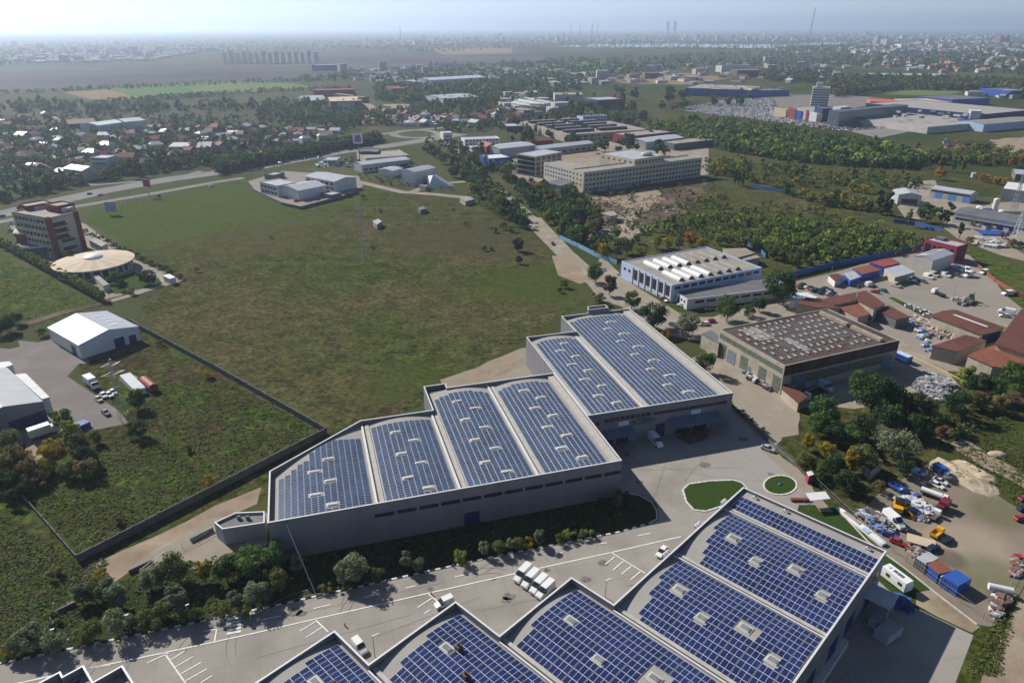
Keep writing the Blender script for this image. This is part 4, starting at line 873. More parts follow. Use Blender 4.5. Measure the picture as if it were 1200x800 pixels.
lw = sub((18, 240), (31, 241), 12, 19, 'side_wing', M_red); wq(ht, lw, 0, 4, [3, 7, 11, 15], 1.6, 1.4, M_glass); wq(ht, lw, 0, 1, [2.2, 6.2, 10.2, 14.2], 5, .7, M_whitem, .5, 1, .5, 'balcony')
c = G(38, 268, 9); mb = MB(); mb.tube((c[0]-ht.location.x, c[1]-ht.location.y, 0), (c[0]-ht.location.x, c[1]-ht.location.y, 9), 8.5, 20); mb.build('lobby_drum', M_red, ht)
mb = MB(); mb.dome(c[0]-ht.location.x, c[1]-ht.location.y, 9.0, 9.0, 9.0, 1.6, 20, 4); mb.build('lobby_roof', M_cream, ht)
c = G(47, 283, 4); mb = MB(); mb.tube((c[0]-ht.location.x, c[1]-ht.location.y, 0), (c[0]-ht.location.x, c[1]-ht.location.y, 4), 11, 22); mb.build('terrace', M_greyd, ht)
mb = MB(); mb.tube((c[0]-ht.location.x, c[1]-ht.location.y, 4.02), (c[0]-ht.location.x, c[1]-ht.location.y, 5), 11.4, 22, caps=False); mb.build('terrace_railing', M_whitem, ht)
c = G(76, 241, 22); MB().box(c[0]-ht.location.x-4, c[1]-ht.location.y-2, 19.5, c[0]-ht.location.x+3, c[1]-ht.location.y+2, 21.8, 0).build('roof_plant', M_greym, ht)
# oval hall
c = G(109, 304, 5); ov = empty('oval_hall', *c, R(12)); tag(ov, 'oval banqueting hall with a cream cone roof and central dome', 'hall')
mb = MB(); n = 28; rx, ry = 17.5, 17.5
mb.tube((0, 0, 0), (0, 0, 4.8), 16.0, n, caps=False); mb.build('wall', M_creamp, ov)
for k in range(n):
    a = 2*math.pi*(k+.5)/n; mb = MB(); p = Vector((math.cos(a), math.sin(a))); q = Vector((-p.y, p.x)); mb.prism([tuple(p*15.5-q*1.1), tuple(p*15.5+q*1.1), tuple(p*16.1+q*1.1), tuple(p*16.1-q*1.1)], .8, 3.8); mb.build('window', M_glass, ov)
mb = MB()
for k in range(n):
    a, b = 2*math.pi*k/n, 2*math.pi*(k+1)/n
    mb.face([(rx*math.cos(a), ry*math.sin(a), 4.9), (rx*math.cos(b), ry*math.sin(b), 4.9), (4*math.cos(b), 4*math.sin(b), 6.6), (4*math.cos(a), 4*math.sin(a), 6.6)], k % 2)
    mb.face([(rx*math.cos(a), ry*math.sin(a), 4.5), (rx*math.cos(b), ry*math.sin(b), 4.5), (rx*math.cos(b), ry*math.sin(b), 4.9), (rx*math.cos(a), ry*math.sin(a), 4.9)], 0)
mb.build('cone_roof', [M_tan, mat('tan_roof_light', (.55, .46, .34), (.5, .4, .29), scale=.2)], ov)
MB().dome(0, 0, 6.6, 4.3, 4.3, 1.5, 18, 4).build('roof_dome', M_cap, ov)
# cream institute
cm = bld('institute_block', 'long cream four storey block under renovation facing the building site', 'office building', (684, 202), (822.5, 185), 15, 14.5, wm=M_cream, rm=M_fibre, par=.8,
    win=lambda W, D, h: grid('F', 1, W-1, 34, [11.2, 8.0, 4.8, 1.6], 1.9, 1.4)+grid('L', 1, D-1, 3, [11.2, 8.0, 4.8], 1.4, 1.3))
MB().box(-.1, -.3, 0, cm['_w'], -.02, 1.5, 0).build('plinth', M_greym, cm)
def up(x, y, h): return PX(*G(x, y), h)
cu = bld('institute_tower', 'raised cream centre of the renovated block with a pale roof', 'office building', up(741.5, 216.3, 17.8), up(776, 210.2, 17.8), 36, 17.8, wm=M_cream, rm=M_greym, par=.5, win=lambda W, D, h: grid('F', .5, W-.5, 9, [14.6, 11.2, 8, 4.8, 1.6], 1.9, 1.4)+grid('L', 1, D-1, 6, [14.6], 1.6, 1.3))
MB().dome(cu['_w']*.7, cu['_d']*.25, 18.2, 5, 4, 2, 14, 4).build('roof_hood', M_greym, cu)
bld('institute_wing', 'left wing of the cream block with scaffolding marks', 'office building', (637, 190), (681, 201), 13, 13, wm=M_creamp, rm=M_fibre, win=lambda W, D, h: grid('F', 1, W-1, 13, [9.8, 6.8, 3.8], 1.5, 1.3))
sk = bld('concrete_shell', 'unfinished concrete frame building with open floors and sheeting on top', 'building shell', (606, 180), (627, 183.5), (667, 179.5), 15.5, wm=M_oldw, rm=M_hroofw, par=.2, win=lambda W, D, h: grid('F', .5, W-.5, 6, [1, 4.6, 8.2, 11.8], 3.2, 2.6)+grid('R', .5, D-.5, 5, [1, 4.6, 8.2, 11.8], 4, 2.6))
for z in (4.0, 7.6, 11.2, 14.8):
    MB().box(-1.3, -1.2, z, sk['_w']+.6, -.15, z+.2, 0).build('scaffold_deck', M_steel, sk)
BL = [
 ('warehouse', 'long white roofed warehouse behind the unfinished concrete frame', 'warehouse', (633, 175), (696, 168), 17, 6, 'gx', M_greym, M_hroofw, 1.4, 8),
 ('warehouse', 'grey warehouse with a clean white roof near the red arched shed', 'warehouse', (585, 174.5), (627, 170), 24, 8, 'gx', M_greym, M_hroofw, 1.2, 0),
 ('office_building', 'white two storey office with ribbon windows beside the boulevard', 'office building', (544, 163.5), (585.5, 162), 18, 10, 'flat', M_whitem, M_hroofw, 1, 10),
 ('office_building', 'low white office with a grid of windows in front of the ribbon window office', 'office building', (553, 172), (569.5, 171), 9, 7, 'flat', M_whitem, M_hroofw, 1, 5),
 ('arched_shed', 'red shed with a rounded roof between two white buildings', 'shed', (570, 172), (583, 171), 20, 8, 'gy', M_redr, M_redr, 2.5, 0),
 ('supply_store', 'bright blue and white store with wavy pattern beside the dirt road', 'store', (573, 186), (598, 184), 20, 9, 'flat', M_blue, M_whitem, 1, 6),
 ('house_block', 'small white cubic building by the boulevard roundabout', 'building', (519, 155.5), (529.5, 155), 12, 9, 'flat', M_whitem, M_whitem, 1, 3),
 ('pavilion', 'white flat roofed pavilion with dark glass in the green park', 'pavilion', (594, 148), (613, 147.5), 25, 6, 'flat', M_glass, M_hroofw, 1, 0),
 ('metal_shed', 'pale windowless cube shed beside the leaning slab', 'shed', (470, 199), (485, 201.5), 22, 10.5, 'gy', M_whitem, M_hroofw, 1.2, 0),
 ('metal_shed', 'low white shed behind the pale cube shed', 'shed', (459, 200), (472, 197), 14, 5, 'gx', M_whitem, M_hroofw, 1, 0),
 ('long_shed', 'long white roofed depot shed hidden behind bushes', 'shed', (423.5, 193), (480, 186.5), 15, 6, 'gx', M_greym, M_hroofw, 1.2, 9),
 ('flat_depot', 'brown flat roofed depot behind the long white shed', 'depot', (428, 185), (479, 181.5), 34, 6.5, 'flat', M_oldw, M_fibre, 1, 0),
 ('office_building', 'grey two storey office at the left of the fenced machine yard', 'office building', (303.5, 212), (324, 217), 15, 8, 'flat', M_whitem, M_greym, 1, 5),
 ('metal_shed', 'pale grey ridge roof shed in the fenced machine yard', 'shed', (326, 218), (349, 223), (379, 216), 6.5, 'gy', M_whitem, M_greym, 2, 0),
 ('metal_shed', 'white roofed shed with a blue door behind the machine yard', 'shed', (357, 206), (391.5, 212.5), (417.5, 207.5), 7.5, 'gx', M_whitem, M_hroofw, 1.6, 6),
 ('canopy_shed', 'white canopy roof beside the highway, left of the machine yard', 'canopy', (309, 203.5), (321, 204.5), 12, 4, 'flat', M_greyd, M_hroofw, 1, 0),
 ('canopy_shed', 'low white canopy over parked machines', 'canopy', (375, 225.5), (388, 228), 9, 3, 'flat', M_greyd, M_hroofw, 1, 0),
 ('barracks', 'dark glass fronted showroom beside the billboard pole', 'showroom', (420, 178), (443, 177.5), 20, 8, 'flat', M_glass, M_greyd, 1, 0),
 ('car_showroom', 'small white showroom near the highway billboard', 'showroom', (378, 187), (394, 187), 16, 4, 'flat', M_whitem, M_hroofw, 1, 4),
 ('factory', 'tan roofed factory with a red and grey front', 'factory', (386.5, 118.5), (424, 117.5), 75, 11, 'flat', M_red, M_tan, 1, 0),
 ('factory', 'long dark red factory behind the tan roofed one', 'factory', (367, 105.5), (416, 104.5), 35, 10, 'flat', M_red, M_red, 1, 0),
 ('factory', 'grey roofed extension right of the tan roofed factory', 'factory', (425, 113.5), (432, 113), 90, 9, 'flat', M_red, M_fibre, 1, 0),
 ('sheds', 'cluster of grey barrel roofs left of the tan roofed factory', 'shed', (357, 117.5), (383, 116.5), 70, 6, 'gx', M_greym, M_greym, 4, 0),
 ('red_hall', 'dark red hall beyond the bare yard of the tan factory', 'hall', (461, 103.5), (477, 103), 60, 11, 'flat', M_red, M_red, 1, 0),
 ('warehouse', 'white distribution hall with skylight strip in the middle distance', 'warehouse', (519, 115.5), (560, 113), 60, 10, 'gx', M_whitem, M_hroofw, 2, 8),
 ('long_hall', 'very long pale hall behind the poplar belt', 'hall', (505, 94), (570, 90.5), 60, 12, 'gx', M_whitem2, M_hroofw, 3, 0),
 ('long_hall', 'low pale hall at the left end of the long pale hall', 'hall', (488, 96), (508, 94), 50, 8, 'gx', M_whitem2, M_hroofw, 2, 0),
 ('greenhouse_hall', 'dark blue hall far behind the meadow', 'hall', (365, 76), (399, 76), 80, 14, 'flat', M_blue, M_greyd, 1, 0),
 ('glasshouse', 'row of white green glasshouse roofs, nearest span', 'glasshouse', (598, 120), (626, 126.5), 12, 5, 'gx', M_whitem2, M_hroofw, 2, 0),
 ('glasshouse', 'row of white green glasshouse roofs, middle span', 'glasshouse', (604, 117.5), (634, 123.5), 12, 5, 'gx', M_whitem2, M_whitem2, 2, 0),
 ('glasshouse', 'row of white green glasshouse roofs, far span', 'glasshouse', (612, 115.5), (642, 121), 12, 5, 'gx', M_whitem2, M_hroofw, 2, 0),
 ('block', 'cream flat roofed block behind the glasshouses, left one', 'building', (614, 108), (629, 108), 30, 9, 'flat', M_creamp, M_creamp, 1, 0),
 ('block', 'cream flat roofed block behind the glasshouses, right one', 'building', (650, 111), (683, 111), 40, 10, 'flat', M_creamp, M_fibre, 1, 0),
 ('block', 'blue and brown office with a white roof among bare trees', 'office building', (701, 117.5), (732, 116), 40, 13, 'flat', M_glass, M_hroofw, 1, 0),
 ('block', 'blue glass fronted office over the sawtooth factory', 'office building', (683, 137), (711, 135.5), 14, 13, 'flat', M_bluep, M_greyd, 1, 8),
 ('shed', 'pale shed left of the blue glass fronted office', 'shed', (655, 142), (674, 141), 25, 6, 'gx', M_whitem, M_fibre, 1.5, 0),
 ('shed', 'long dark red roofed shed left of the long white warehouse', 'shed', (625, 165.5), (648, 164), 10, 5, 'gx', M_red, M_red, 1, 0),
 ('factory', 'sawtooth factory under flat brown roofs in the middle distance', 'factory', (666, 158), (760, 152), (715, 136), 8, 'flat', M_oldw, M_fibre, 1, 12),
 ('factory_hall', 'brown fronted factory hall right of the sawtooth roofs', 'factory', (738, 160), (788, 155), 26, 9, 'flat', M_red, M_fibre, 1, 0),
 ('long_hall', 'low white roofed hall behind the raised centre of the cream block', 'hall', (757, 167), (801, 161.5), 22, 7, 'gx', M_greym, M_hroofw, 1.6, 0),
 ('long_hall', 'dark low hall right of the cream block roof', 'hall', (790, 169), (838, 164), 20, 6, 'flat', M_greyd, M_fibre, 1, 0),
 ('apartment_block', 'grey four storey flats in the village beyond the highway', 'apartment block', (104, 183.5), (124, 184), 14, 13, 'flat', M_greym, M_hroofw, 1, 16),
 ('white_hall', 'white barrel roofed hall in the village beyond the highway', 'hall', (73, 196), (95, 199), 14, 8, 'gx', M_creamp, M_hroofw, 2, 0),
 ('factory', 'long brown roofed barn left of the pale green factory roof', 'factory', (80, 144.5), (112, 142.5), 40, 8, 'gx', M_red, M_tileb, 3, 0),
 ('factory', 'long pale green roofed factory behind the village', 'factory', (115, 146), (146, 142), 30, 8, 'gx', M_whitem2, M_whitem2, 2, 0),
 ('factory', 'white roofed factory end behind the village', 'factory', (146, 142), (170, 140), 36, 9, 'gx', M_greym, M_hroofw, 2, 0),
 ('village_hall', 'wide grey roofed house left of a white roofed one in the village', 'hall', (197, 171), (219, 171), 24, 6, 'gx', M_creamp, M_greym, 2, 0),
 ('village_hall', 'large white roofed villa beside the wide grey roofed one', 'villa', (230, 172), (246, 171.5), 22, 7, 'gx', M_creamp, M_hroofw, 3, 5),
 ('retail_hall', 'blue walled retail hall with a speckled pale roof', 'retail hall', (803, 103.5), (879, 106.5), (925, 103), 12, 'flat', M_blue, M_tan, 1, 0),
 ('retail_hall', 'blue and grey annex in front of the speckled retail hall', 'retail hall', (880, 108), (925, 106.5), 30, 9, 'flat', M_blue, M_greym, 1, 0),
 ('mall', 'big mall roof in pale grey beyond the car park, front part', 'shopping mall', (986, 137), (1087, 150), (1126, 136.5), 7, 'flat', M_creamp, M_roofm, 1, 0),
 ('mall', 'rear right part of the mall with deep blue walls', 'shopping mall', (1150, 135.5), (1210, 130), 150, 13, 'flat', M_bluel, M_roofm, 1, 0),
 ('mall_store_front', 'row of coloured store fronts at the left end of the mall', 'shopping mall', (908, 127.5), (958, 134.5), 70, 10, 'flat', M_creamp, M_roofm, 1, 0),
 ('mall_gallery', 'long dark glazed gallery along the mall roof', 'shopping mall', (984, 131.5), (1064, 124), 14, 17, 'flat', M_glassl, M_greyd, 1, 0),
 ('mall_block', 'dark blue entrance cube of the mall with a white tower', 'shopping mall', (964, 128), (976, 128), 24, 16, 'flat', M_bluel, M_greyd, 1, 0),
 ('mall_block', 'white entrance tower of the mall', 'shopping mall', (976, 125.5), (985, 126.5), 16, 19, 'flat', M_whitem, M_whitem, 1, 0),
 ('mall_block', 'grey plant tower at the right of the mall roof', 'shopping mall', (1138, 131), (1150, 131.5), 24, 17, 'flat', M_greym, M_whitem, 1, 0),
 ('hardware_store', 'orange roofed store behind the mall gallery', 'store', (1020, 120), (1052, 121), 50, 10, 'flat', M_orange, M_orange, 1, 0),
 ('hardware_store', 'second orange edged store behind the mall', 'store', (1067, 121.5), (1116, 121), 60, 10, 'flat', M_orange, M_tan, 1, 0),
 ('blue_hall', 'blue hall behind the right end of the mall', 'hall', (1116, 118), (1160, 116), 60, 9, 'flat', M_blue, M_greyd, 1, 0),
 ('blue_hall', 'blue hall at the right frame edge behind the mall', 'hall', (1184, 108), (1230, 107), 60, 11, 'flat', M_blue, M_greyd, 1, 0),
 ('blue_annex', 'low blue annex in front of the right mall part', 'annex', (1132, 143), (1155, 143), 18, 8, 'flat', M_blue, M_blue, 1, 0),
 ('workshop', 'grey roofed workshop below the right mall part', 'workshop', (1153, 147), (1215, 142), 30, 8, 'gx', M_bluep, M_fibre, 2, 0),
 ('office_tower', 'cream eight storey office tower beside the mall car park', 'office tower', (953, 103), (973, 103.5), 20, 27, 'flat', M_creamp, M_creamp, 1, 0),
 ('villa_complex', 'long white complex with red roof accents behind the mall wood', 'building', (1020, 89), (1110, 90), 40, 8, 'gx', M_whitem, M_hroofw, 3, 0),
 ('derelict_block', 'cream and dark derelict block beyond the retail hall', 'building', (846, 77.5), (880, 77), 30, 16, 'flat', M_creamp, M_greyd, 1, 0),
 ('derelict_block', 'wide brown derelict block beyond the retail hall', 'building', (864, 83), (895, 83), 60, 15, 'flat', M_tileb, M_greyd, 1, 0),
 ('derelict_block', 'ruined brown block on bare ground in the distance', 'building', (756, 86), (773, 86), 40, 12, 'flat', M_tileb, M_greyd, 1, 0),
 ('white_block', 'white slab block among houses in the right distance', 'building', (1056, 53), (1064, 53), 60, 26, 'flat', M_whitem, M_whitem, 1, 0),
 ('pink_tower', 'left one of two pink apartment towers far right', 'apartment tower', (1173, 43), (1177, 43), 60, 48, 'flat', M_tile, M_tile, 1, 0),
 ('pink_tower', 'right one of two pink apartment towers far right', 'apartment tower', (1180, 43), (1184, 43), 60, 48, 'flat', M_tile, M_tile, 1, 0),
 ('twin_tower', 'left one of the twin towers on the horizon', 'tower', (780.5, 30), (784, 30), 100, 103, 'flat', M_greym, M_greym, 1, 0),
 ('twin_tower', 'right one of the twin towers on the horizon', 'tower', (788.5, 30), (792, 30), 100, 103, 'flat', M_greym, M_greym, 1, 0),
]
for nm, lb, ct, P, Q, D, h, rf, wm, rm, rise, nw in BL:
    if h > 100:
        a, b = G(P[0], 41), G(Q[0], 41); r = empty(nm, *a); tag(r, lb, ct); MB().box(0, 0, 0, b[0]-a[0], 60, 175, 0).build('wall', wm, r); continue
    r = bld(nm, lb, ct, P, Q, D, h, roof=rf, wm=wm, rm=rm, rise=rise, par=.5,
        win=(lambda W, D_, h_, n_=nw: grid('F', 1, W-1, n_, [z for z in (1.4, 4.6, 7.8, 11) if z+1.8 < h_], W/n_*.62, 1.5)) if nw else ())
    if nm == 'office_tower':
        for z in range(7): MB().box(-.15, -.15, 2.2+z*3.4, r['_w']+.15, .1, 3.8+z*3.4, 0).build('ribbon_window', M_glassl, r)
        for z in range(7): MB().box(-.12, .3, 2.2+z*3.4, .1, r['_d'], 3.8+z*3.4, 0).build('ribbon_window', M_glassl, r)
        MB().box(4, 4, 26.5, 12, 12, 33, 0).build('roof_plant', M_creamp, r)
    if nm == 'retail_hall' and 'speckled' in lb:
        rg = random.Random(3); mb = MB()
        for k in range(260): x, y = rg.uniform(5, r['_w']-8), rg.uniform(5, r['_d']-8); mb.box(x, y, 11.4, x+6, y+2.5, 12.6, 0)
        mb.build('roof_lights', mat('roof_speckle', (.62, .58, .5), rough=.6), r)['kind'] = 'stuff'
    if nm == 'mall_store_front':
        for k, (m, a, b) in enumerate(((M_tan, .0, .3), (M_redr, .34, .52), (M_blue, .54, .66), (M_crim, .75, .8), (M_whitem, .84, 1))):
            MB().box(r['_w']*a, -1.2, 0, r['_w']*b, -.05, 11+k % 2*2, 0).build('store_front', m, r)
    if nm == 'factory' and 'sawtooth' in lb:
        for i in range(5):
            for j in range(2):
                W_, D_ = r['_w'], r['_d']; MB().box(W_*(.05+.42*j), D_*(.12+.17*i), 7.6, W_*(.40+.42*j), D_*(.18+.17*i), 10.2, 0, 1).build('roof_monitor', [M_glass, M_greyd], r)
    if nm == 'factory' and 'red and grey' in lb: MB().box(r['_w']*.22, -.3, 0, r['_w']*.75, 0, 9, 0).build('front_panel', M_greym, r)
    if nm == 'mall' and 'front part' in lb:
        rg = random.Random(5)
        for k in range(14): x, y = rg.uniform(20, r['_w']-30), rg.uniform(15, r['_d']-20); MB().box(x, y, 10.4, x+rg.uniform(3, 9), y+3, 12.6, 0).build('roof_plant', M_greym if k % 3 else M_greyd, r)
        MB().box(r['_w']*.12, -.5, 6, r['_w']*.3, -.05, 9, 0).build('fascia_sign', M_redr, r)
    if nm == 'supply_store':
        rg = random.Random(9)
        for k in range(9): x = 1+k*2.6*r['_w']/26; MB().box(x, -.3, rg.uniform(0, 4), x+1.6, -.02, rg.uniform(5, 8.6), 0).build('wave_panel', M_whitem if k % 2 else mat('cyan_paint', (.06, .38, .62)), r)
# leaning concrete slab
c = G(505, 216); ls = MB(); a, b, d = G(501, 220), G(507, 206, 8), G(529, 220)
ls.face([(*G(501, 221), 0), (*G(529, 219.5), 0), (*G(507, 205, 8), 8), (*G(500, 206, 7), 7)]); ls.face([(*G(529, 219.5), 0), (*G(532, 218), 0), (*G(511, 204, 8), 8), (*G(507, 205, 8), 8)])
ls.face([(*G(501, 221), 0), (*G(500, 206, 7), 7), (*G(511, 204, 8), 8), (*G(512, 212), 0)])
tag(ls.build('leaning_slab', M_whitem), 'grey white wedge shaped slab leaning beside the pale cube shed', 'slab')

c4 = [G(*p, 2.8) for p in ((943, 578), (966, 576), (972, 584.5), (949, 587))]; r = empty('canopy', *c4[0]); tag(r, 'white canopy on posts beside the round lawn', 'canopy'); c4 = [(a-c4[0][0], b-c4[0][1]) for a, b in c4]
MB().prism(c4, 2.65, 2.8, 0).build('roof', M_whitem, r)
for a, b in c4: MB().tube((a*.97+.05, b*.97, 0), (a*.97+.05, b*.97, 2.66), .07).build('post', M_steel, r)
# ---------------------------------------------------------------- trees
LM = {'green': leafmat('leaf_green', (.050, .085, .020), (.032, .058, .015)), 'dark': leafmat('leaf_dark', (.028, .050, .016), (.018, .034, .012)),
      'olive': leafmat('leaf_olive', (.080, .088, .028), (.055, .062, .020)), 'grey': leafmat('leaf_grey_green', (.115, .135, .075), (.075, .092, .048)),
      'yellow': leafmat('leaf_yellow', (.34, .26, .02), (.24, .20, .02), .15), 'orange': leafmat('leaf_orange', (.40, .20, .02), (.30, .15, .02), .12),
      'brown': leafmat('leaf_brown', (.11, .075, .035), (.08, .06, .03)), 'lime': leafmat('leaf_lime', (.125, .145, .03), (.09, .11, .024))}
for k_, a_, b_ in (('green', (.075, .125, .028), (.05, .09, .022)), ('dark', (.045, .08, .024), (.03, .056, .018)), ('olive', (.115, .125, .038), (.085, .095, .03)), ('lime', (.16, .20, .036), (.12, .155, .03)), ('brown', (.12, .09, .045), (.09, .07, .04)), ('yellow', (.42, .32, .03), (.3, .25, .03))): LM[k_+'_s'] = leafmat('wood_leaf_'+k_, tuple(v*.72 for v in a_), tuple(v*.72 for v in b_))
M_bark = mat('bark', (.10, .075, .055), (.06, .045, .035), scale=3)
def quads(C, N, S, rng):
    n = len(C); a = rng.normal(size=(n, 3)); a -= (a*N).sum(1, keepdims=True)*N; a /= np.linalg.norm(a, axis=1, keepdims=True)+1e-9
    b = np.cross(N, a); S = S[:, None]; V = np.stack([C-a*S-b*S*.6, C+a*S-b*S*.6, C+a*S*.7+b*S*.8, C-a*S*.7+b*S*.8], 1).reshape(-1, 3)
    return V, np.arange(n*4).reshape(n, 4)
def crown(rng, shape, nc, nl, ls, z0=.22):
    sx, sz = shape; cz = z0+(1-z0)/2; hz = (1-z0)/2
    u = rng.normal(size=(nc, 3)); u /= np.linalg.norm(u, axis=1, keepdims=True); r = rng.uniform(.35, .92, nc)**.6
    P = u*r[:, None]*np.array([sx, sx, hz]); P[:, 2] += cz+rng.uniform(-.02, .02, nc)
    if shape[1] == 'cone': P[:, :2] *= (1.15-(P[:, 2:3]-z0)*.75)
    cr = rng.uniform(.28, .55, nc)*min(sx, hz)*(1.25 if nc < 12 else 1)
    i = rng.integers(0, nc, nl); d = rng.normal(size=(nl, 3)); d /= np.linalg.norm(d, axis=1, keepdims=True); d[:, 2] = np.where(rng.random(nl) < .55, np.abs(d[:, 2]), d[:, 2])
    C = P[i]+d*(cr[i]*rng.uniform(.6, 1.12, nl))[:, None]*np.array([1, 1, .85]); C[:, 2] = np.maximum(C[:, 2], z0*.5)
    N = d+rng.normal(size=(nl, 3))*.45; N /= np.linalg.norm(N, axis=1, keepdims=True)
    return quads(C, N, rng.uniform(.6, 1.25, nl)*ls, rng), P
SHAPES = {'broad': (.40, 0, 26), 'tall': (.27, 0, 22), 'poplar': (.13, 0, 16), 'bush': (.62, 0, 14), 'wide': (.52, 0, 26)}
PROT = {}
def proto(shape, col, k, lod):
    key = (shape, col, k, lod)
    if key in PROT: return PROT[key]
    rng = np.random.default_rng(abs(hash((shape, k))) % 1000+k*17 if False else sum(map(ord, shape))+k*101)
    sx, _, nc = SHAPES[shape]; z0 = .04 if shape == 'bush' else .16
    nl, ls = {0: (3000, .027), 1: (1000, .045), 2: (150, .10)}[lod]
    if lod == 2: nc = 7
    if shape == 'poplar': ls *= .8
    (V, Q), P = crown(rng, (sx, 0), nc, nl, ls, z0)
    me = npmesh('crown', V, Q, LM[col]); tm = None
    mb = MB(); 
    if shape != 'bush' or lod == 0:
        mb.tube((0, 0, -.02), (0, 0, .5), .022, 7, 0, .010)
        if lod == 0:
            for p in P[:9]:
                if p[2] > .25: mb.tube((0, 0, .16+.2*(p[2]-.2)), tuple(p), .009, 4, 0, .003)
        tm = mb.mesh('trunk', M_bark)
    PROT[key] = (me, tm, V, Q); return PROT[key]
NT = [0]
def tree(cx, cy, h, shape='broad', col='green', label=None, group=None, cat='tree', lod=0, base=None, name=None, sc=None):
    x, y = base if base else G(cx, cy, h*.55); k = NT[0] % 4; NT[0] += 1; rng = random.Random(NT[0])
    me, tm, V, Q = proto(shape, col, k, lod); name = name or {'poplar': 'poplar_tree', 'bush': 'bush'}.get(shape, 'leafy_tree')
    s = (h*rng.uniform(.92, 1.1), h*rng.uniform(.92, 1.1), h); s = tuple(a*b for a, b in zip(s, sc)) if sc else s
    if lod <= 1 and tm:
        r = empty(name, x, y, rng.uniform(0, 6.28)); r.scale = s; tag(r, label, cat, group)
        for nm, m in (('crown', me), ('trunk', tm)):
            o = bpy.data.objects.new(nm, m); COL.objects.link(o); o.parent = r
    else:
        r = bpy.data.objects.new(name, me); COL.objects.link(r); r.location = (x, y, 0); r.rotation_euler = (0, 0, rng.uniform(0, 6.28)); r.scale = s; tag(r, label, cat, group)
    return r
cname = {'green': 'green', 'dark': 'dark green', 'olive': 'olive green', 'grey': 'grey green', 'yellow': 'yellow', 'orange': 'orange', 'brown': 'brownish', 'lime': 'yellow green'}
sname = {'broad': 'round crowned tree', 'tall': 'upright tree', 'poplar': 'slim poplar', 'bush': 'bush', 'wide': 'wide crowned tree'}
def batch(where, group, L, lod=0):
    """L: (px,py,h,shape,colour); each label gets colour, kind and its place in the row from left to right"""
    L = sorted(L); cnt = {}
    for t in L: cnt[(t[3], t[4])] = cnt.get((t[3], t[4]), 0)+1
    seen = {}
    for t in L:
        key = (t[3], t[4]); i = seen.get(key, 0); seen[key] = i+1; n = cnt[key]
        lb = ('' if n == 1 else ordw(i, n)+' ')+cname[t[4]]+' '+sname[t[3]]+' '+where
        tree(t[0], t[1], t[2], t[3], t[4], lb, group, 'bush' if t[3] == 'bush' else 'tree', lod)
batch('in the planted strip by the road, left half', 'trees and shrubs of the planted strip', [
 (38, 745, 5.5, 'wide', 'grey'), (20, 752, 4.5, 'broad', 'grey'), (62, 752, 4.6, 'broad', 'grey'), (8, 762, 2.6, 'bush', 'yellow'), (92, 695, 5, 'tall', 'grey'), (106, 690, 5, 'broad', 'olive'), (122, 690, 6.2, 'tall', 'grey'), (134, 697, 6.5, 'tall', 'grey'),
 (137, 728, 5.5, 'broad', 'grey'), (105, 739, 4.4, 'broad', 'olive'), (92, 745, 3.2, 'bush', 'olive'), (172, 676, 5.5, 'broad', 'grey'), (184, 672, 5.5, 'tall', 'grey'), (205, 664, 7, 'broad', 'olive'), (236, 667, 5.5, 'tall', 'yellow'), (205, 702, 7, 'tall', 'grey'), (190, 712, 4.4, 'broad', 'olive'), (172, 725, 4.4, 'bush', 'olive'), (222, 716, 3.4, 'bush', 'green'),
 (262, 665, 7, 'tall', 'green'), (276, 660, 6, 'broad', 'green'), (292, 660, 7.5, 'broad', 'green'), (306, 665, 7, 'tall', 'olive'), (298, 694, 5.5, 'broad', 'grey'), (274, 702, 4.4, 'tall', 'grey'), (256, 712, 3.2, 'bush', 'olive'), (316, 652, 7, 'broad', 'green'), (310, 694, 4.5, 'tall', 'grey'), (60, 722, 2.6, 'bush', 'lime'), (118, 675, 3, 'bush', 'yellow'), (325, 680, 5, 'broad', 'olive'), (283, 716, 2.6, 'bush', 'lime'), ])
batch('before the shaded hall wall', 'trees and shrubs of the planted strip', [
 (347, 660, 4.6, 'tall', 'grey'), (412, 664, 6.8, 'broad', 'grey'), (404, 670, 5, 'broad', 'grey'), (441, 672, 3.4, 'broad', 'olive'), (475, 656, 4.4, 'tall', 'grey'), (489, 661, 3, 'broad', 'grey'), (537, 654, 3, 'bush', 'lime'), (566, 642, 3.8, 'tall', 'grey'), (583, 641, 3.4, 'broad', 'olive'), (597, 637, 3.4, 'tall', 'grey'), (605, 636, 3.2, 'broad', 'olive'), (617, 635, 2.4, 'bush', 'yellow'), (631, 629, 4.2, 'tall', 'grey'), (380, 688, 2, 'bush', 'lime'), (402, 686, 2.4, 'bush', 'olive'), (338, 645, 3, 'bush', 'grey'),
 (722, 587, 4.2, 'tall', 'olive'), (708, 592, 3.6, 'broad', 'dark'), (655, 631, 2.2, 'bush', 'olive'), (666, 626, 2.3, 'bush', 'lime'), (678, 624, 2.3, 'bush', 'olive'), (688, 622, 2.2, 'bush', 'lime'), (730, 580, 3, 'bush', 'dark')])
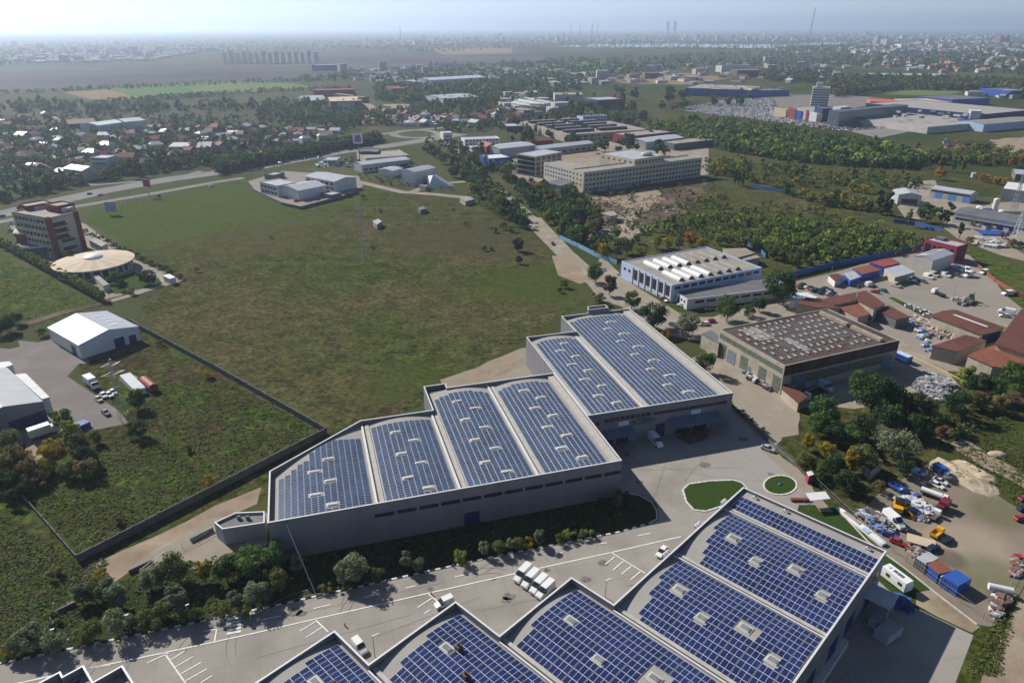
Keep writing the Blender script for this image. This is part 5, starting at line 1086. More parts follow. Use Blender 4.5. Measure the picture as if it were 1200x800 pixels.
batch('in the junk yard grove', 'trees of the junk yard grove', [
 (1025, 462, 12, 'wide', 'dark'), (1012, 452, 10, 'broad', 'green'), (1045, 470, 10, 'broad', 'dark'), (967, 484, 9.5, 'broad', 'green'), (958, 496, 7.5, 'broad', 'green'), (947, 517, 5.5, 'tall', 'yellow'), (970, 527, 5, 'broad', 'yellow'), (983, 493, 3.5, 'bush', 'yellow'), (976, 546, 6.5, 'broad', 'dark'), (1008, 536, 7.5, 'broad', 'olive'), (998, 540, 6.5, 'tall', 'yellow'), (1050, 522, 9, 'wide', 'grey'), (1036, 512, 7, 'broad', 'grey'), (992, 563, 6.5, 'broad', 'dark'), (1068, 475, 9, 'broad', 'dark'), (1088, 478, 7, 'broad', 'olive'), (1120, 474, 8, 'broad', 'dark'), (1132, 444, 8.5, 'tall', 'lime'), (1148, 452, 8, 'broad', 'dark'), (1164, 455, 8, 'broad', 'green'), (1187, 438, 8.5, 'broad', 'green'), (1010, 500, 8, 'broad', 'dark'), (1036, 494, 8, 'broad', 'dark'), (944, 541, 5.5, 'broad', 'olive'), (1000, 512, 7, 'broad', 'green'), (1106, 507, 4, 'bush', 'brown'), (1140, 470, 6, 'broad', 'olive'), (960, 556, 3.4, 'bush', 'dark'), (1060, 548, 5, 'broad', 'dark'), (1172, 473, 6, 'broad', 'brown'), (980, 508, 7, 'broad', 'dark'), (1028, 570, 3, 'bush', 'brown'), (1076, 500, 7, 'broad', 'dark'), (1200, 450, 8, 'broad', 'green'), (1098, 492, 6, 'broad', 'dark'), (1046, 488, 9, 'tall', 'green'), (1150, 470, 5, 'bush', 'brown'), (1008, 575, 3, 'bush', 'dark')])
batch('near the upper halls', 'trees around the upper halls', [
 (697, 320, 8.5, 'broad', 'green'), (714, 333, 9.5, 'tall', 'brown'), (740, 352, 7.5, 'broad', 'green'), (766, 370, 10, 'wide', 'dark'), (807, 380, 8.8, 'wide', 'grey'), (853, 361, 10, 'broad', 'green'), (890, 357, 6, 'broad', 'dark'), (914, 336, 14, 'broad', 'dark'), (874, 363, 5, 'bush', 'dark'), (826, 424, 7.5, 'broad', 'green'), (780, 392, 3.6, 'bush', 'orange'), (866, 481, 1.9, 'bush', 'dark'), (880, 492, 1.6, 'bush', 'dark'), (855, 474, 1.6, 'bush', 'olive'), (893, 503, 1.4, 'bush', 'olive'), (872, 487, 1.4, 'bush', 'olive'), (702, 348, 5, 'bush', 'olive')])
batch('between the blue fence and the workshop', 'trees behind the workshop', [
 (707, 293, 7.5, 'broad', 'yellow'), (722, 290, 10, 'tall', 'olive'), (735, 287, 9, 'broad', 'olive'), (752, 295, 5.5, 'broad', 'yellow'), (769, 283, 7.5, 'broad', 'lime'), (782, 284, 6, 'broad', 'yellow'), (796, 284, 8, 'tall', 'olive'), (808, 281, 7.5, 'broad', 'orange'), (824, 285, 6, 'broad', 'yellow'), (842, 280, 6, 'broad', 'lime'), (722, 273, 6, 'broad', 'lime'), (745, 280, 5, 'broad', 'green'), (855, 282, 6, 'tall', 'olive'), (700, 310, 4, 'bush', 'olive'), (870, 284, 5.5, 'broad', 'olive'), (885, 287, 6, 'broad', 'green'), (905, 295, 7, 'broad', 'green'), (916, 300, 6, 'tall', 'olive'), (930, 305, 6, 'broad', 'olive')], 1)
batch('near the crimson office', 'trees around the crimson office', [
 (1030, 236, 15, 'poplar', 'dark'), (1036, 238, 14, 'poplar', 'dark'), (1042, 237, 16, 'poplar', 'dark'), (1065, 254, 11, 'poplar', 'lime'), (1087, 250, 11, 'wide', 'green'), (1104, 250, 13, 'poplar', 'green'), (1112, 249, 15, 'poplar', 'green'), (1127, 267, 11, 'poplar', 'dark'), (1102, 204, 9, 'broad', 'orange'), (1150, 209, 6, 'broad', 'orange'), (1159, 210, 6, 'broad', 'yellow'), (1169, 212, 6, 'broad', 'orange'), (1178, 214, 6, 'broad', 'yellow'), (1187, 216, 5, 'broad', 'orange'), (996, 260, 6.5, 'broad', 'yellow'), (1014, 222, 6, 'broad', 'yellow'), (1137, 282, 4, 'bush', 'brown'), (1186, 285, 5, 'bush', 'brown'), (1196, 290, 5, 'bush', 'dark'), (1177, 276, 4, 'bush', 'brown'), (1140, 262, 3.5, 'bush', 'brown'), (1098, 186, 9, 'tall', 'dark'), (1113, 186, 9, 'poplar', 'dark'), (1075, 176, 12, 'poplar', 'dark'), (1086, 187, 9, 'poplar', 'dark'), (1125, 190, 9, 'poplar', 'dark'), (1186, 190, 9, 'tall', 'orange'), (1198, 186, 8, 'broad', 'orange'), (1150, 188, 8, 'broad', 'lime')], 1)
batch('in the left corner by the truck yard', 'trees at the truck yard', [
 (8, 377, 7, 'broad', 'green'), (-2, 383, 6, 'broad', 'dark'), (18, 371, 5, 'broad', 'green'), (158, 467, 6.2, 'broad', 'green'), (160, 500, 5, 'bush', 'dark'), (72, 490, 8.5, 'tall', 'lime'), (82, 505, 8.5, 'tall', 'lime'), (60, 528, 7, 'broad', 'yellow'), (50, 545, 5, 'broad', 'yellow'), (90, 520, 6.5, 'broad', 'olive'), (98, 535, 6, 'broad', 'dark'), (110, 511, 4, 'broad', 'green'), (5, 520, 8, 'broad', 'olive'), (18, 535, 7.5, 'broad', 'brown'), (-5, 545, 8, 'broad', 'olive'), (30, 548, 6.5, 'broad', 'brown'), (8, 562, 6, 'broad', 'dark'), (78, 548, 5, 'broad', 'olive'), (243, 562, 3, 'bush', 'yellow'), (243, 438, 2.6, 'bush', 'yellow'), (165, 443, 2.6, 'bush', 'yellow'), (47, 388, 3, 'bush', 'dark'), (220, 524, 2, 'bush', 'brown'), (138, 605, 2.4, 'bush', 'brown'), (60, 668, 2.6, 'bush', 'brown'), (185, 400, 2.4, 'bush', 'olive'), (100, 545, 5, 'bush', 'brown'), (12, 575, 5, 'bush', 'dark'), (40, 560, 5, 'bush', 'brown')])
batch('in the oval hall garden', 'trees of the hotel garden', [(134, 322, 5, 'broad', 'green'), (143, 333, 5, 'broad', 'dark'), (128, 327, 4, 'broad', 'olive'), (170, 323, 6.5, 'wide', 'dark'), (177, 326, 5, 'broad', 'dark'), (82, 296, 4, 'broad', 'yellow'), (126, 318, 3, 'bush', 'green'), (152, 340, 3, 'bush', 'lime')], 1)
R1 = [(x, 281+(x+5)*.535-2.4, 5.6, 'tall', 'lime') for x in np.linspace(-6, 118, 30)]
batch('in the clipped hotel row', 'row of trees along the hotel ground', R1, 1)
R2 = [(x, y, 3, 'bush', 'dark') for x, y in zip(np.linspace(100, 210, 14), np.linspace(270, 322, 14))]
batch('on the meadow side of the hotel', 'row of shrubs along the meadow side', R2, 1)
batch('on the open meadow', 'bushes on the open meadow', [(185, 229, 2.5, 'bush', 'dark'), (606, 286, 7, 'broad', 'dark'), (608, 304, 4, 'broad', 'dark'), (590, 265, 4, 'bush', 'green'), (600, 268, 3.6, 'bush', 'green'), (578, 268, 3.6, 'bush', 'green'), (568, 291, 2.4, 'bush', 'dark'), (575, 291, 2.2, 'bush', 'dark'), (660, 332, 3.5, 'bush', 'green'), (445, 245, 3, 'bush', 'lime'), (655, 340, 2.2, 'bush', 'dark'), (230, 315, 2.4, 'bush', 'brown'), (317, 277, 2, 'bush', 'brown'), (545, 262, 2.4, 'bush', 'brown'), (530, 245, 2, 'bush', 'dark'), (395, 231, 3, 'bush', 'dark'), (408, 228, 3, 'bush', 'dark'), (425, 230, 3, 'bush', 'dark'), (436, 289, 1.5, 'bush', 'dark')], 1)
# roadside trees of the central lane
RR = np.random.default_rng(5); L = []
for (x0, y0, x1, y1, n, s) in ((512, 180, 610, 262, 20, 1), (540, 168, 690, 275, 26, 2), (600, 205, 690, 262, 20, 3)):
    for i in range(n):
        t = (i+RR.uniform(0, .8))/n; L.append((x0+(x1-x0)*t+RR.normal()*5, y0+(y1-y0)*t+RR.normal()*4-2, RR.uniform(5.5, 9.5), RR.choice(['broad', 'tall', 'broad']), RR.choice(['dark', 'green', 'olive', 'olive', 'brown', 'dark', 'green'])))
L = [t for t in L if not (604 < t[0] < 684 and t[1] < 214)]
L += [(632, 222, 9, 'broad', 'yellow'), (675, 252, 11, 'wide', 'dark'), (668, 258, 8, 'broad', 'dark'), (640, 254, 8, 'tall', 'yellow'), (655, 270, 6, 'broad', 'yellow'), (700, 262, 7, 'broad', 'dark'), (615, 260, 7, 'broad', 'dark'), (745, 262, 4, 'bush', 'lime'), (748, 250, 4, 'bush', 'green')]
batch('along the central lane', 'trees along the central lane', [(float(a), float(b), float(c), str(d), str(e)) for a, b, c, d, e in L], 1)
L = []
for x, y, h, s, c in [(707, 167, 15, 'broad', 'green'), (699, 172, 11, 'broad', 'green'), (734, 166, 15, 'broad', 'dark'), (727, 171, 12, 'broad', 'dark'), (745, 171, 9, 'broad', 'olive'), (770, 173, 13, 'broad', 'dark'), (780, 177, 9, 'broad', 'dark'), (738, 175, 8, 'broad', 'olive')]: L.append((x, y, h, s, c))
for i in range(34): L.append((RR.uniform(600, 690), RR.uniform(138, 164), RR.uniform(9, 14), 'poplar' if i % 3 else 'broad', ['dark', 'green', 'dark', 'brown'][i % 4]))
for i in range(30): L.append((RR.uniform(480, 640), RR.uniform(92, 112), RR.uniform(13, 19), 'poplar', 'dark'))
for i in range(26): L.append((RR.uniform(660, 800), RR.uniform(102, 130), RR.uniform(12, 18), 'poplar' if i % 2 else 'broad', ['dark', 'brown', 'green'][i % 3]))
for i in range(18): L.append((RR.uniform(780, 880), RR.uniform(106, 122), RR.uniform(12, 18), 'poplar' if i % 2 else 'broad', 'dark'))
for i in range(12): L.append((RR.uniform(495, 580), RR.uniform(172, 196), RR.uniform(7, 11), 'broad', ['dark', 'green', 'olive'][i % 3]))
for x, y in [(176, 180), (184, 181), (191, 184), (286, 172), (182, 150), (186, 188), (160, 193), (150, 195), (30, 218), (1180, 113)]: L.append((x, y, 15, 'poplar', 'dark'))
for t in L: tree(t[0], t[1], t[2], t[3], t[4], cname[t[4]]+' '+sname[t[3]]+' among the buildings beyond the meadow', 'trees among the buildings beyond the meadow', 'tree', 2 if t[2] < 20 else 1)
# ---------------------------------------------------------------- woods, scrub and far tree cover (stuff)
def stuff_trees(name, label, zones, hs, cols, shapes, seed, kinds=5, cat='trees', wf=1.0):
    rng = np.random.default_rng(seed); Vs, Qs, MI, off = [], [], [], 0; pr = {}
    for poly, n in zones:
        X, P = scatter(poly, n, rng); dist = np.hypot(X[:, 0], X[:, 1])
        for i in range(n):
            s = shapes[rng.integers(len(shapes))]; k = rng.integers(kinds); key = (s, k)
            if key not in pr:
                r2 = np.random.default_rng(k*7+len(s)); nl = 46 if name != 'far_tree_cover' else 14
                pr[key] = crown(r2, (SHAPES[s][0], 0), 6, nl if s != 'poplar' else nl//2+6, (.13 if name != 'far_tree_cover' else .24)*(.75 if s == 'poplar' else 1), .04)[0]
            V, Q = pr[key]; h = rng.uniform(*hs)*(wf if rng.random() < .2 else 1); a = rng.uniform(0, 6.28); c, s_ = math.cos(a), math.sin(a)
            W = V*h; Vs.append(np.stack([W[:, 0]*c-W[:, 1]*s_+X[i, 0], W[:, 0]*s_+W[:, 1]*c+X[i, 1], W[:, 2]], 1)); Qs.append(Q+off); off += len(V)
            MI.append(np.full(len(Q), rng.integers(len(cols))))
    me = npmesh(name, np.concatenate(Vs), np.concatenate(Qs), [LM[c+'_s'] for c in cols], np.concatenate(MI)); o = bpy.data.objects.new(name, me); COL.objects.link(o)
    return tag(o, label, cat, None, 'stuff')
stuff_trees('young_wood', 'dense young green plantation below the mall car park', [([(745, 166), (762, 150), (800, 143), (850, 145), (900, 153), (985, 167), (1040, 176), (1085, 190), (1060, 200), (1000, 196), (920, 190), (850, 178), (800, 168)], 1900)], (5, 9), ['green', 'lime', 'green', 'dark', 'olive'], ['poplar', 'tall', 'poplar', 'broad'], 1, wf=1.25)
stuff_trees('scrub_wood', 'yellow green scrub and saplings behind the blue fence', [([(735, 275), (800, 256), (880, 250), (960, 262), (1040, 272), (1088, 288), (1066, 298), (960, 314), (925, 310), (880, 292), (800, 278)], 620), ([(890, 262), (960, 268), (1060, 284), (1050, 296), (960, 308), (930, 300)], 260), ([(790, 232), (900, 240), (1000, 258), (900, 252), (800, 252)], 60)], (1.6, 4.6), ['lime', 'olive', 'lime', 'green', 'lime', 'lime', 'olive'], ['bush', 'tall', 'tall', 'broad'], 2, wf=1.6)
stuff_trees('autumn_scrub', 'mixed autumn bushes with yellow spots right of the cream block', [([(826, 190), (900, 190), (1010, 205), (1085, 215), (1060, 228), (960, 225), (880, 215), (826, 206)], 120), ([(826, 192), (870, 190), (880, 208), (835, 210)], 45), ([(900, 222), (960, 232), (1030, 246), (1040, 254), (960, 242)], 70), ([(1000, 196), (1060, 194), (1200, 197), (1200, 182), (1130, 172), (1060, 190)], 170)], (2.5, 8), ['olive', 'green', 'dark', 'olive', 'dark', 'green', 'olive', 'yellow', 'lime', 'dark'], ['bush', 'broad', 'broad', 'tall'], 3)
batch('at the edge of the autumn scrub', 'poplars at the edge of the autumn scrub', [(x, y, h, 'poplar', 'dark') for x, y, h in ((955, 174, 9), (962, 176, 11), (969, 178, 10), (976, 180, 12), (984, 182, 10), (992, 184, 11), (862, 206, 12), (866, 209, 11), (870, 211, 10), (923, 220, 11), (1000, 187, 9), (1068, 184, 13), (1080, 187, 13), (1092, 190, 12), (1104, 192, 11), (1118, 193, 12), (1130, 194, 11))], 1)
stuff_trees('mall_wood', 'long dark wood behind the shopping mall', [([(970, 95), (1040, 92), (1120, 96), (1200, 100), (1200, 118), (1160, 108), (1060, 107), (980, 116), (970, 106)], 900), ([(870, 86), (980, 84), (960, 100), (900, 96)], 240)], (9, 14), ['dark', 'green', 'olive', 'brown', 'dark'], ['broad', 'tall'], 4)
stuff_trees('tree_belt', 'tree belts and hedges around the village and the boulevard', [([(0, 232), (8, 228), (110, 205), (240, 188), (320, 185), (430, 164), (446, 158), (440, 166), (398, 175), (300, 190), (246, 199), (245, 193), (110, 213), (0, 238)], 240),
    ([(252, 196), (330, 183), (400, 170), (445, 162), (445, 167), (398, 176), (330, 189), (256, 204)], 900),
    ([(0, 140), (60, 132), (180, 132), (300, 140), (400, 140), (420, 150), (330, 172), (240, 186), (100, 212), (0, 222)], 900), ([(500, 142), (640, 130), (660, 140), (560, 156), (510, 154)], 160), ([(640, 132), (745, 128), (760, 138), (745, 158), (700, 150), (650, 150)], 240),
    ([(300, 128), (420, 130), (500, 130), (470, 148), (380, 146), (300, 140)], 420), ([(500, 165), (545, 175), (600, 195), (600, 205), (545, 200), (500, 180)], 60), ([(598, 218), (640, 222), (684, 234), (700, 262), (668, 274), (628, 250)], 110), ([(540, 196), (560, 205), (606, 246), (624, 266), (600, 262), (560, 228)], 70), ([(640, 268), (660, 268), (710, 295), (700, 300)], 30), ([(460, 128), (560, 120), (600, 130), (560, 140), (480, 140)], 150)], (4, 9), ['dark', 'green', 'dark', 'olive', 'dark'], ['broad', 'bush', 'tall'], 5)
stuff_trees('tree_belt', 'bushes and low trees on the waste land between the warehouses', [([(420, 192), (480, 190), (470, 200), (425, 200)], 50), ([(395, 205), (480, 205), (540, 225), (470, 220)], 60), ([(560, 228), (625, 262), (600, 262), (560, 245)], 50), ([(690, 226), (770, 216), (840, 210), (850, 235), (780, 262), (740, 275), (690, 290), (680, 265)], 130), ([(1100, 490), (1150, 470), (1200, 470), (1200, 490), (1110, 520)], 26)], (1.6, 3.4), ['olive', 'dark', 'green', 'brown'], ['bush'], 6)
stuff_trees('far_tree_cover', 'scattered trees and hedgerows of the far plain', [([(640, 118), (700, 92), (820, 80), (1000, 78), (1200, 90), (1260, 60), (1200, 50), (1000, 52), (900, 62), (640, 72), (500, 78), (440, 92), (440, 118), (540, 128)], 3600), ([(0, 132), (0, 122), (200, 124), (420, 118), (420, 126), (200, 132)], 260), ([(0, 76), (120, 66), (280, 62), (420, 58), (500, 62), (640, 56), (640, 50), (400, 46), (0, 48), (-60, 70)], 1700), ([(640, 52), (800, 46), (1000, 44), (1260, 42), (1260, 62), (1000, 62), (900, 60), (700, 58)], 2200), ([(320, 92), (440, 88), (440, 94), (330, 95)], 60)], (5, 13), ['dark', 'green', 'dark', 'olive'], ['broad', 'tall'], 7)
# rough tufts on the near meadow and verge
def tufts(name, label, zones, seed, hs=(.25, .7), cols=('olive', 'brown', 'green')):
    rng = np.random.default_rng(seed); C = []
    for poly, n in zones: C.append(scatter(poly, n, rng)[0])
    X = np.concatenate(C); n = len(X); m = 6; X = np.repeat(X, m, 0)+rng.normal(size=(n*m, 2))*.35; hh = np.repeat(rng.uniform(*hs, n), m)*rng.uniform(.6, 1.2, n*m)
    P = np.concatenate([X, (hh*.5)[:, None]], 1); N = rng.normal(size=(n*m, 3)); N[:, 2] = np.abs(N[:, 2])*1.5+1.2; N /= np.linalg.norm(N, axis=1, keepdims=True)
    V, Q = quads(P, N, hh*.62, rng); me = npmesh(name, V, Q, [LM[c] for c in cols], np.repeat(rng.integers(0, len(cols), n), m)); o = bpy.data.objects.new(name, me); COL.objects.link(o); return tag(o, label, 'grass', None, 'stuff')
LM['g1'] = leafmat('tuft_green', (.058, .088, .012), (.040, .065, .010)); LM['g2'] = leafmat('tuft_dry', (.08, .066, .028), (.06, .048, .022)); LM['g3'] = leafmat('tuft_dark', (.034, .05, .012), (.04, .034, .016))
tufts('grass_tufts', 'rough tussocks of grass and weeds over the near meadow', [([(60, 560), (150, 505), (155, 440), (250, 440), (375, 505), (95, 650), (20, 570)], 3600), ([(0, 600), (90, 660), (130, 650), (100, 690), (0, 760)], 2200), ([(1085, 510), (1200, 470), (1200, 600)], 900), ([(1130, 790), (1190, 690), (1170, 790)], 400), ([(0, 300), (120, 360), (0, 400)], 500)], 8, (.15, .42), ('g1', 'g2', 'g3', 'g1'))
tufts('grass_tufts', 'sparse weeds and tussocks across the big central meadow', [([(130, 360), (215, 325), (300, 240), (560, 240), (690, 350), (500, 450), (390, 500), (170, 380)], 600)], 9, (.1, .25), ('g1', 'g2', 'g1', 'g3'))
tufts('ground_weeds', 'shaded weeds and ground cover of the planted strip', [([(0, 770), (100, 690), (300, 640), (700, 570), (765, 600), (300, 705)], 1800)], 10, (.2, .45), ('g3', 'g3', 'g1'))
# ---------------------------------------------------------------- vehicles
PAINT = {'white': (.70, .70, .69), 'silver': (.38, .39, .41), 'grey': (.13, .135, .15), 'black': (.015, .017, .025), 'navy': (.012, .022, .075), 'blue': (.03, .09, .33), 'red': (.42, .025, .03), 'maroon': (.16, .02, .03), 'green': (.03, .12, .09), 'yellow': (.62, .33, .02), 'beige': (.45, .40, .30), 'lime': (.50, .55, .16), 'pale blue': (.35, .50, .68), 'orange': (.55, .22, .02), 'brown': (.14, .08, .05)}
def paint(c): return mat('paint_'+c.replace(' ', '_'), PAINT[c], rough=.28, spec=.5)
M_tyre = mat('tyre', (.018, .018, .02)); M_cg = mat('car_glass', (.018, .022, .03), rough=.08, spec=.8)
def loft(mb, secs, mi=0):
    "secs: (x, halfwidth, z0, z1, top_halfwidth)"
    k = len(mb.v)
    for x, w_, z0, z1, tw in secs: mb.v += [(x, -w_, z0), (x, w_, z0), (x, w_, z0+(z1-z0)*.55), (x, tw, z1), (x, -tw, z1), (x, -w_, z0+(z1-z0)*.55)]
    for i in range(len(secs)-1):
        for j in range(6): a, b = k+i*6+j, k+i*6+(j+1) % 6; mb.f.append((a, a+6, b+6, b)); mb.m.append(mi)
    mb.f.append(tuple(k+j for j in range(6))); mb.f.append(tuple(k+(len(secs)-1)*6+5-j for j in range(6))); mb.m += [mi, mi]
def wheels(r, L):
    for x, y, rad in L:
        mb = MB(); s = 1 if y > 0 else -1; mb.tube((x, y-.12*s, rad), (x, y+.06*s, rad), rad, 10); mb.build('wheel', M_tyre, r)
def car_parts(r, c):
    mb = MB(); loft(mb, [(-2.1, .74, .35, .80, .66), (-1.95, .82, .25, .92, .76), (1.2, .84, .25, .90, .76), (2.0, .78, .28, .74, .66), (2.12, .68, .36, .62, .58)]); mb.build('body', paint(c), r)
    mb = MB(); loft(mb, [(-1.75, .70, .88, .95, .66), (-1.25, .72, .88, 1.38, .58), (.25, .72, .88, 1.40, .60), (1.0, .72, .88, .95, .68)]); mb.build('windows', M_cg, r)
    mb = MB(); mb.prism([(-1.2, -.57), (.2, -.58), (.2, .58), (-1.2, .57)], 1.37, 1.43); mb.build('roof', paint(c), r)
    wheels(r, [(-1.3, .78, .31), (-1.3, -.78, .31), (1.3, .78, .31), (1.3, -.78, .31)])
def van_parts(r, c, high=False):
    h = 2.5 if high else 2.0; l = 5.8 if high else 4.9
    mb = MB(); loft(mb, [(-l/2, .92, .35, h-.1, .80), (-l/2+.15, .98, .3, h, .86), (l/2-2.1, .98, .3, h, .86), (l/2-1.2, .97, .3, h*.62, .84), (l/2-.15, .92, .3, h*.42, .76), (l/2, .84, .36, h*.34, .7)]); mb.build('body', paint(c), r)
    mb = MB(); xa, xb, za, zb = l/2-2.0, l/2-1.15, h-.08, h*.63
    mb.face([(xa, -.78, za+.02), (xb+.02, -.82, zb+.03), (xb+.02, .82, zb+.03), (xa, .78, za+.02)]); mb.build('windscreen', M_cg, r)
    for s in (-1, 1):
        mb = MB(); q = [(xa+.05, s*.9, za-.15), (xb-.05, s*.975, zb), (xb-.2, s*.995, zb-.3), (xa-.5, s*.995, zb-.3), (xa-.5, s*.92, za-.15)]; mb.face(q if s < 0 else q[::-1]); mb.build('side_window', M_cg, r)
    wheels(r, [(-l*.3, .9, .36), (-l*.3, -.9, .36), (l*.33, .9, .36), (l*.33, -.9, .36)])
def truck_parts(r, c, load='box', lc='white', l=7.5):
    mb = MB(); loft(mb, [(l/2-1.9, 1.05, .5, 2.3, .95), (l/2-1.7, 1.1, .5, 2.45, 1.0), (l/2-.5, 1.1, .5, 2.4, 1.0), (l/2, 1.05, .5, 1.5, 1.0)]); mb.build('cab', paint(c), r)
    mb = MB(); mb.face([(l/2-.46, -.9, 2.35), (l/2+.02, -.95, 1.55), (l/2+.02, .95, 1.55), (l/2-.46, .9, 2.35)]); mb.build('windscreen', M_cg, r)
    MB().box(-l/2, -.5, .55, l/2-1.9, .5, .85, 0).build('chassis', M_tyre, r)
    mb = MB(); x1 = l/2-2.1
    if load == 'box': mb.box(-l/2, -1.2, .9, x1, 1.2, 3.3, 0, bottom=True)
    elif load == 'tank': mb.tube((-l/2, 0, 1.75), (x1, 0, 1.75), .9, 14)
    elif load == 'flat': mb.box(-l/2, -1.15, .9, x1, 1.15, 1.1, 0, bottom=True)
    else:
        mb.box(-l/2, -1.2, .9, x1, 1.2, 1.05, 0, bottom=True)
        for a in ((-l/2, -1.2, -l/2+.1, 1.2), (x1-.1, -1.2, x1, 1.2), (-l/2+.1, -1.2, x1-.1, -1.1), (-l/2+.1, 1.1, x1-.1, 1.2)): mb.box(a[0], a[1], 1.05, a[2], a[3], 1.9, 0)
    mb.build({'box': 'cargo_box', 'tank': 'tank', 'flat': 'flatbed'}.get(load, 'tipper_body'), paint(lc), r)
    wheels(r, [(x, y, .45) for x in (-l*.36, -l*.2, l*.33) for y in (-1.0, 1.0)])
def pose(a, b): p, q = G(*a), G(*b); return (p[0]+q[0])/2, (p[1]+q[1])/2, math.atan2(q[1]-p[1], q[0]-p[0])
def vehicle(kind, c, tail, nose, label, group=None, cat=None, **kw):
    x, y, rz = pose(tail, nose); nm = {'car': 'parked_car', 'van': 'van', 'hvan': 'van', 'truck': 'truck'}[kind]; r = empty(nm, x, y, rz, .125); tag(r, label, cat or nm.replace('parked_', ''), group)
    {'car': car_parts, 'van': van_parts, 'hvan': lambda r, c: van_parts(r, c, True), 'truck': lambda r, c: truck_parts(r, c, **kw)}[kind](r, c); f_ = 1.0
    if group == 'vehicles of the junk yard': f_ = .84 if kind == 'car' else .72
    elif kind == 'car': f_ = .93
    elif kind == 'hvan' and 'four white' in label: f_ = .86
    elif 'parapet' in label: f_ = .8
    r.scale = (f_,)*3; return r
g = 'white delivery vans beside the nearest hall'
for i, (t, n) in enumerate((((619, 668), (603, 684)), ((628.5, 674), (611.5, 691)), ((639, 680), (620.5, 698.5)), ((646, 687), (629, 703)))):
    vehicle('hvan', 'white', t, n, ['leftmost', 'second from left', 'third from left', 'rightmost, half hidden,'][i]+' of the four white vans parked by the saw-toothed roof', g)
vehicle('van', 'white', (414, 752), (427, 768), 'white pickup van half hidden in the first notch of the parapet')
vehicle('van', 'white', (529, 704), (509, 713), 'white van nose out behind the tip of the saw-toothed parapet')
vehicle('car', 'white', (777, 646), (772, 652), 'white car mostly hidden behind the parapet by the striped bays')
vehicle('hvan', 'white', (761, 514), (773, 526), 'white van in the shade in front of the loading canopies')
vehicle('car', 'silver', (893, 526), (904, 530), 'silver car at the fence side of the concrete yard')
vehicle('car', 'navy', (645, 283), (650, 291), 'dark blue car driving along the dirt lane')
g = 'cars in front of the workshop'
for t, n, c, lb in (((757, 338), (750, 334), 'navy', 'navy car, first at the workshop doors'), ((764, 341), (756, 338), 'white', 'white car second at the workshop doors'), ((768, 344), (759, 341), 'lime', 'yellow green car third at the workshop doors'), ((779, 350), (771, 347), 'brown', 'brown car near the corner of the workshop'), ((782, 353), (774, 350), 'maroon', 'maroon car near the corner of the workshop'), ((786, 352), (778, 355), 'white', 'white car beside the maroon one at the workshop'), ((803, 361), (793, 358), 'white', 'white car by the annex corner'), ((835, 363), (825, 364.5), 'silver', 'silver hatchback on the road before the low annex'), ((836, 377), (828, 379), 'red', 'red car between the two round trees'), ((829, 381), (820, 382), 'white', 'white car left of the red one'), ((733, 321), (725, 319), 'grey', 'grey car at the left corner of the workshop'), ((731, 324), (723, 322), 'silver', 'silver car at the left corner of the workshop'), ((879, 353), (888, 353), 'navy', 'navy car behind the round tree by the annex'), ((888, 350), (896, 350), 'black', 'black car in the shade at the annex end'), ((790, 387), (799, 391), 'silver', 'silver car under the grey green tree'), ((784, 381), (792, 384), 'grey', 'grey car beneath the dark wide tree'), ((757, 375), (764, 379), 'brown', 'brown wreck by the rail beside the upper hall')): vehicle('car', c, t, n, lb, g)
g = 'vehicles in the van yard'
for k, t, n, c, lb in (('van', (1013, 337), (1024, 335), 'white', 'white van at the left of the van yard near the red car'), ('car', (1029, 345), (1020, 343), 'red', 'red car at the left of the van yard'), ('car', (1038, 344), (1029, 341), 'green', 'green car beside the red one in the van yard'), ('van', (1043, 335), (1055, 339), 'beige', 'pinkish beige minibus in the van yard'), ('hvan', (1058, 329), (1071, 333), 'white', 'white box van left of the row by the grey roof'), ('car', (1066, 333), (1075, 335), 'navy', 'dark car beside the white box van'), ('car', (1077, 331), (1084, 333), 'grey', 'grey car in the row by the white warehouse'), ('van', (1082, 325), (1093, 329), 'white', 'white van in the row by the white warehouse'), ('van', (1088, 322), (1100, 327), 'beige', 'beige van beside the white one at the warehouse'), ('van', (1101, 323), (1113, 327), 'white', 'white van right of the beige van'), ('car', (1117, 324), (1125, 326), 'grey', 'grey car between two white vans'), ('van', (1116, 316), (1127, 320), 'pale blue', 'pale blue van near the crimson office foot'), ('van', (1131, 317), (1133, 322), 'white', 'short white van end on beside the crimson office'), ('hvan', (1141, 323), (1125, 328), 'white', 'big white van standing alone below the crimson office'), ('van', (1158, 320), (1145, 324), 'white', 'white and black van at the upper right of the yard'), ('van', (1188, 346), (1170, 347.5), 'white', 'white van at the right side of the yard'), ('car', (1116, 353), (1124, 354.5), 'white', 'white car beside the wreck pile'), ('car', (1061, 361), (1069, 362), 'white', 'first white car on the green verge'), ('car', (1072, 365), (1079, 366), 'white', 'second white car on the green verge'), ('car', (1079, 367.5), (1087, 368.5), 'white', 'third white car on the green verge'), ('car', (1083, 372), (1090, 373), 'white', 'fourth white car on the green verge'), ('hvan', (1187, 371), (1169, 367), 'white', 'long white van at the lower right of the yard'), ('car', (1182, 373), (1170, 372), 'white', 'white car under the long white van')): vehicle(k, c, t, n, lb, g)
vehicle('truck', 'white', (1106, 350), (1091, 344), 'white flatbed truck alone in the middle of the van yard', load='flat', lc='black', l=6)
vehicle('truck', 'white', (966, 461), (937, 472), 'white cab tipper truck beside the old factory', load='tip', lc='black', l=8.5)
vehicle('hvan', 'pale blue', (959, 453), (973, 461), 'pale van in the shade of the old factory')
vehicle('truck', 'white', (101, 447), (114, 457), 'white box truck at the edge of the left yard', load='box', lc='white', l=7)
vehicle('truck', 'white', (40, 513), (64, 505), 'white lorry with a ribbed white load by the left shed', load='box', lc='white', l=7.5)
g = 'cars in the left truck yard'
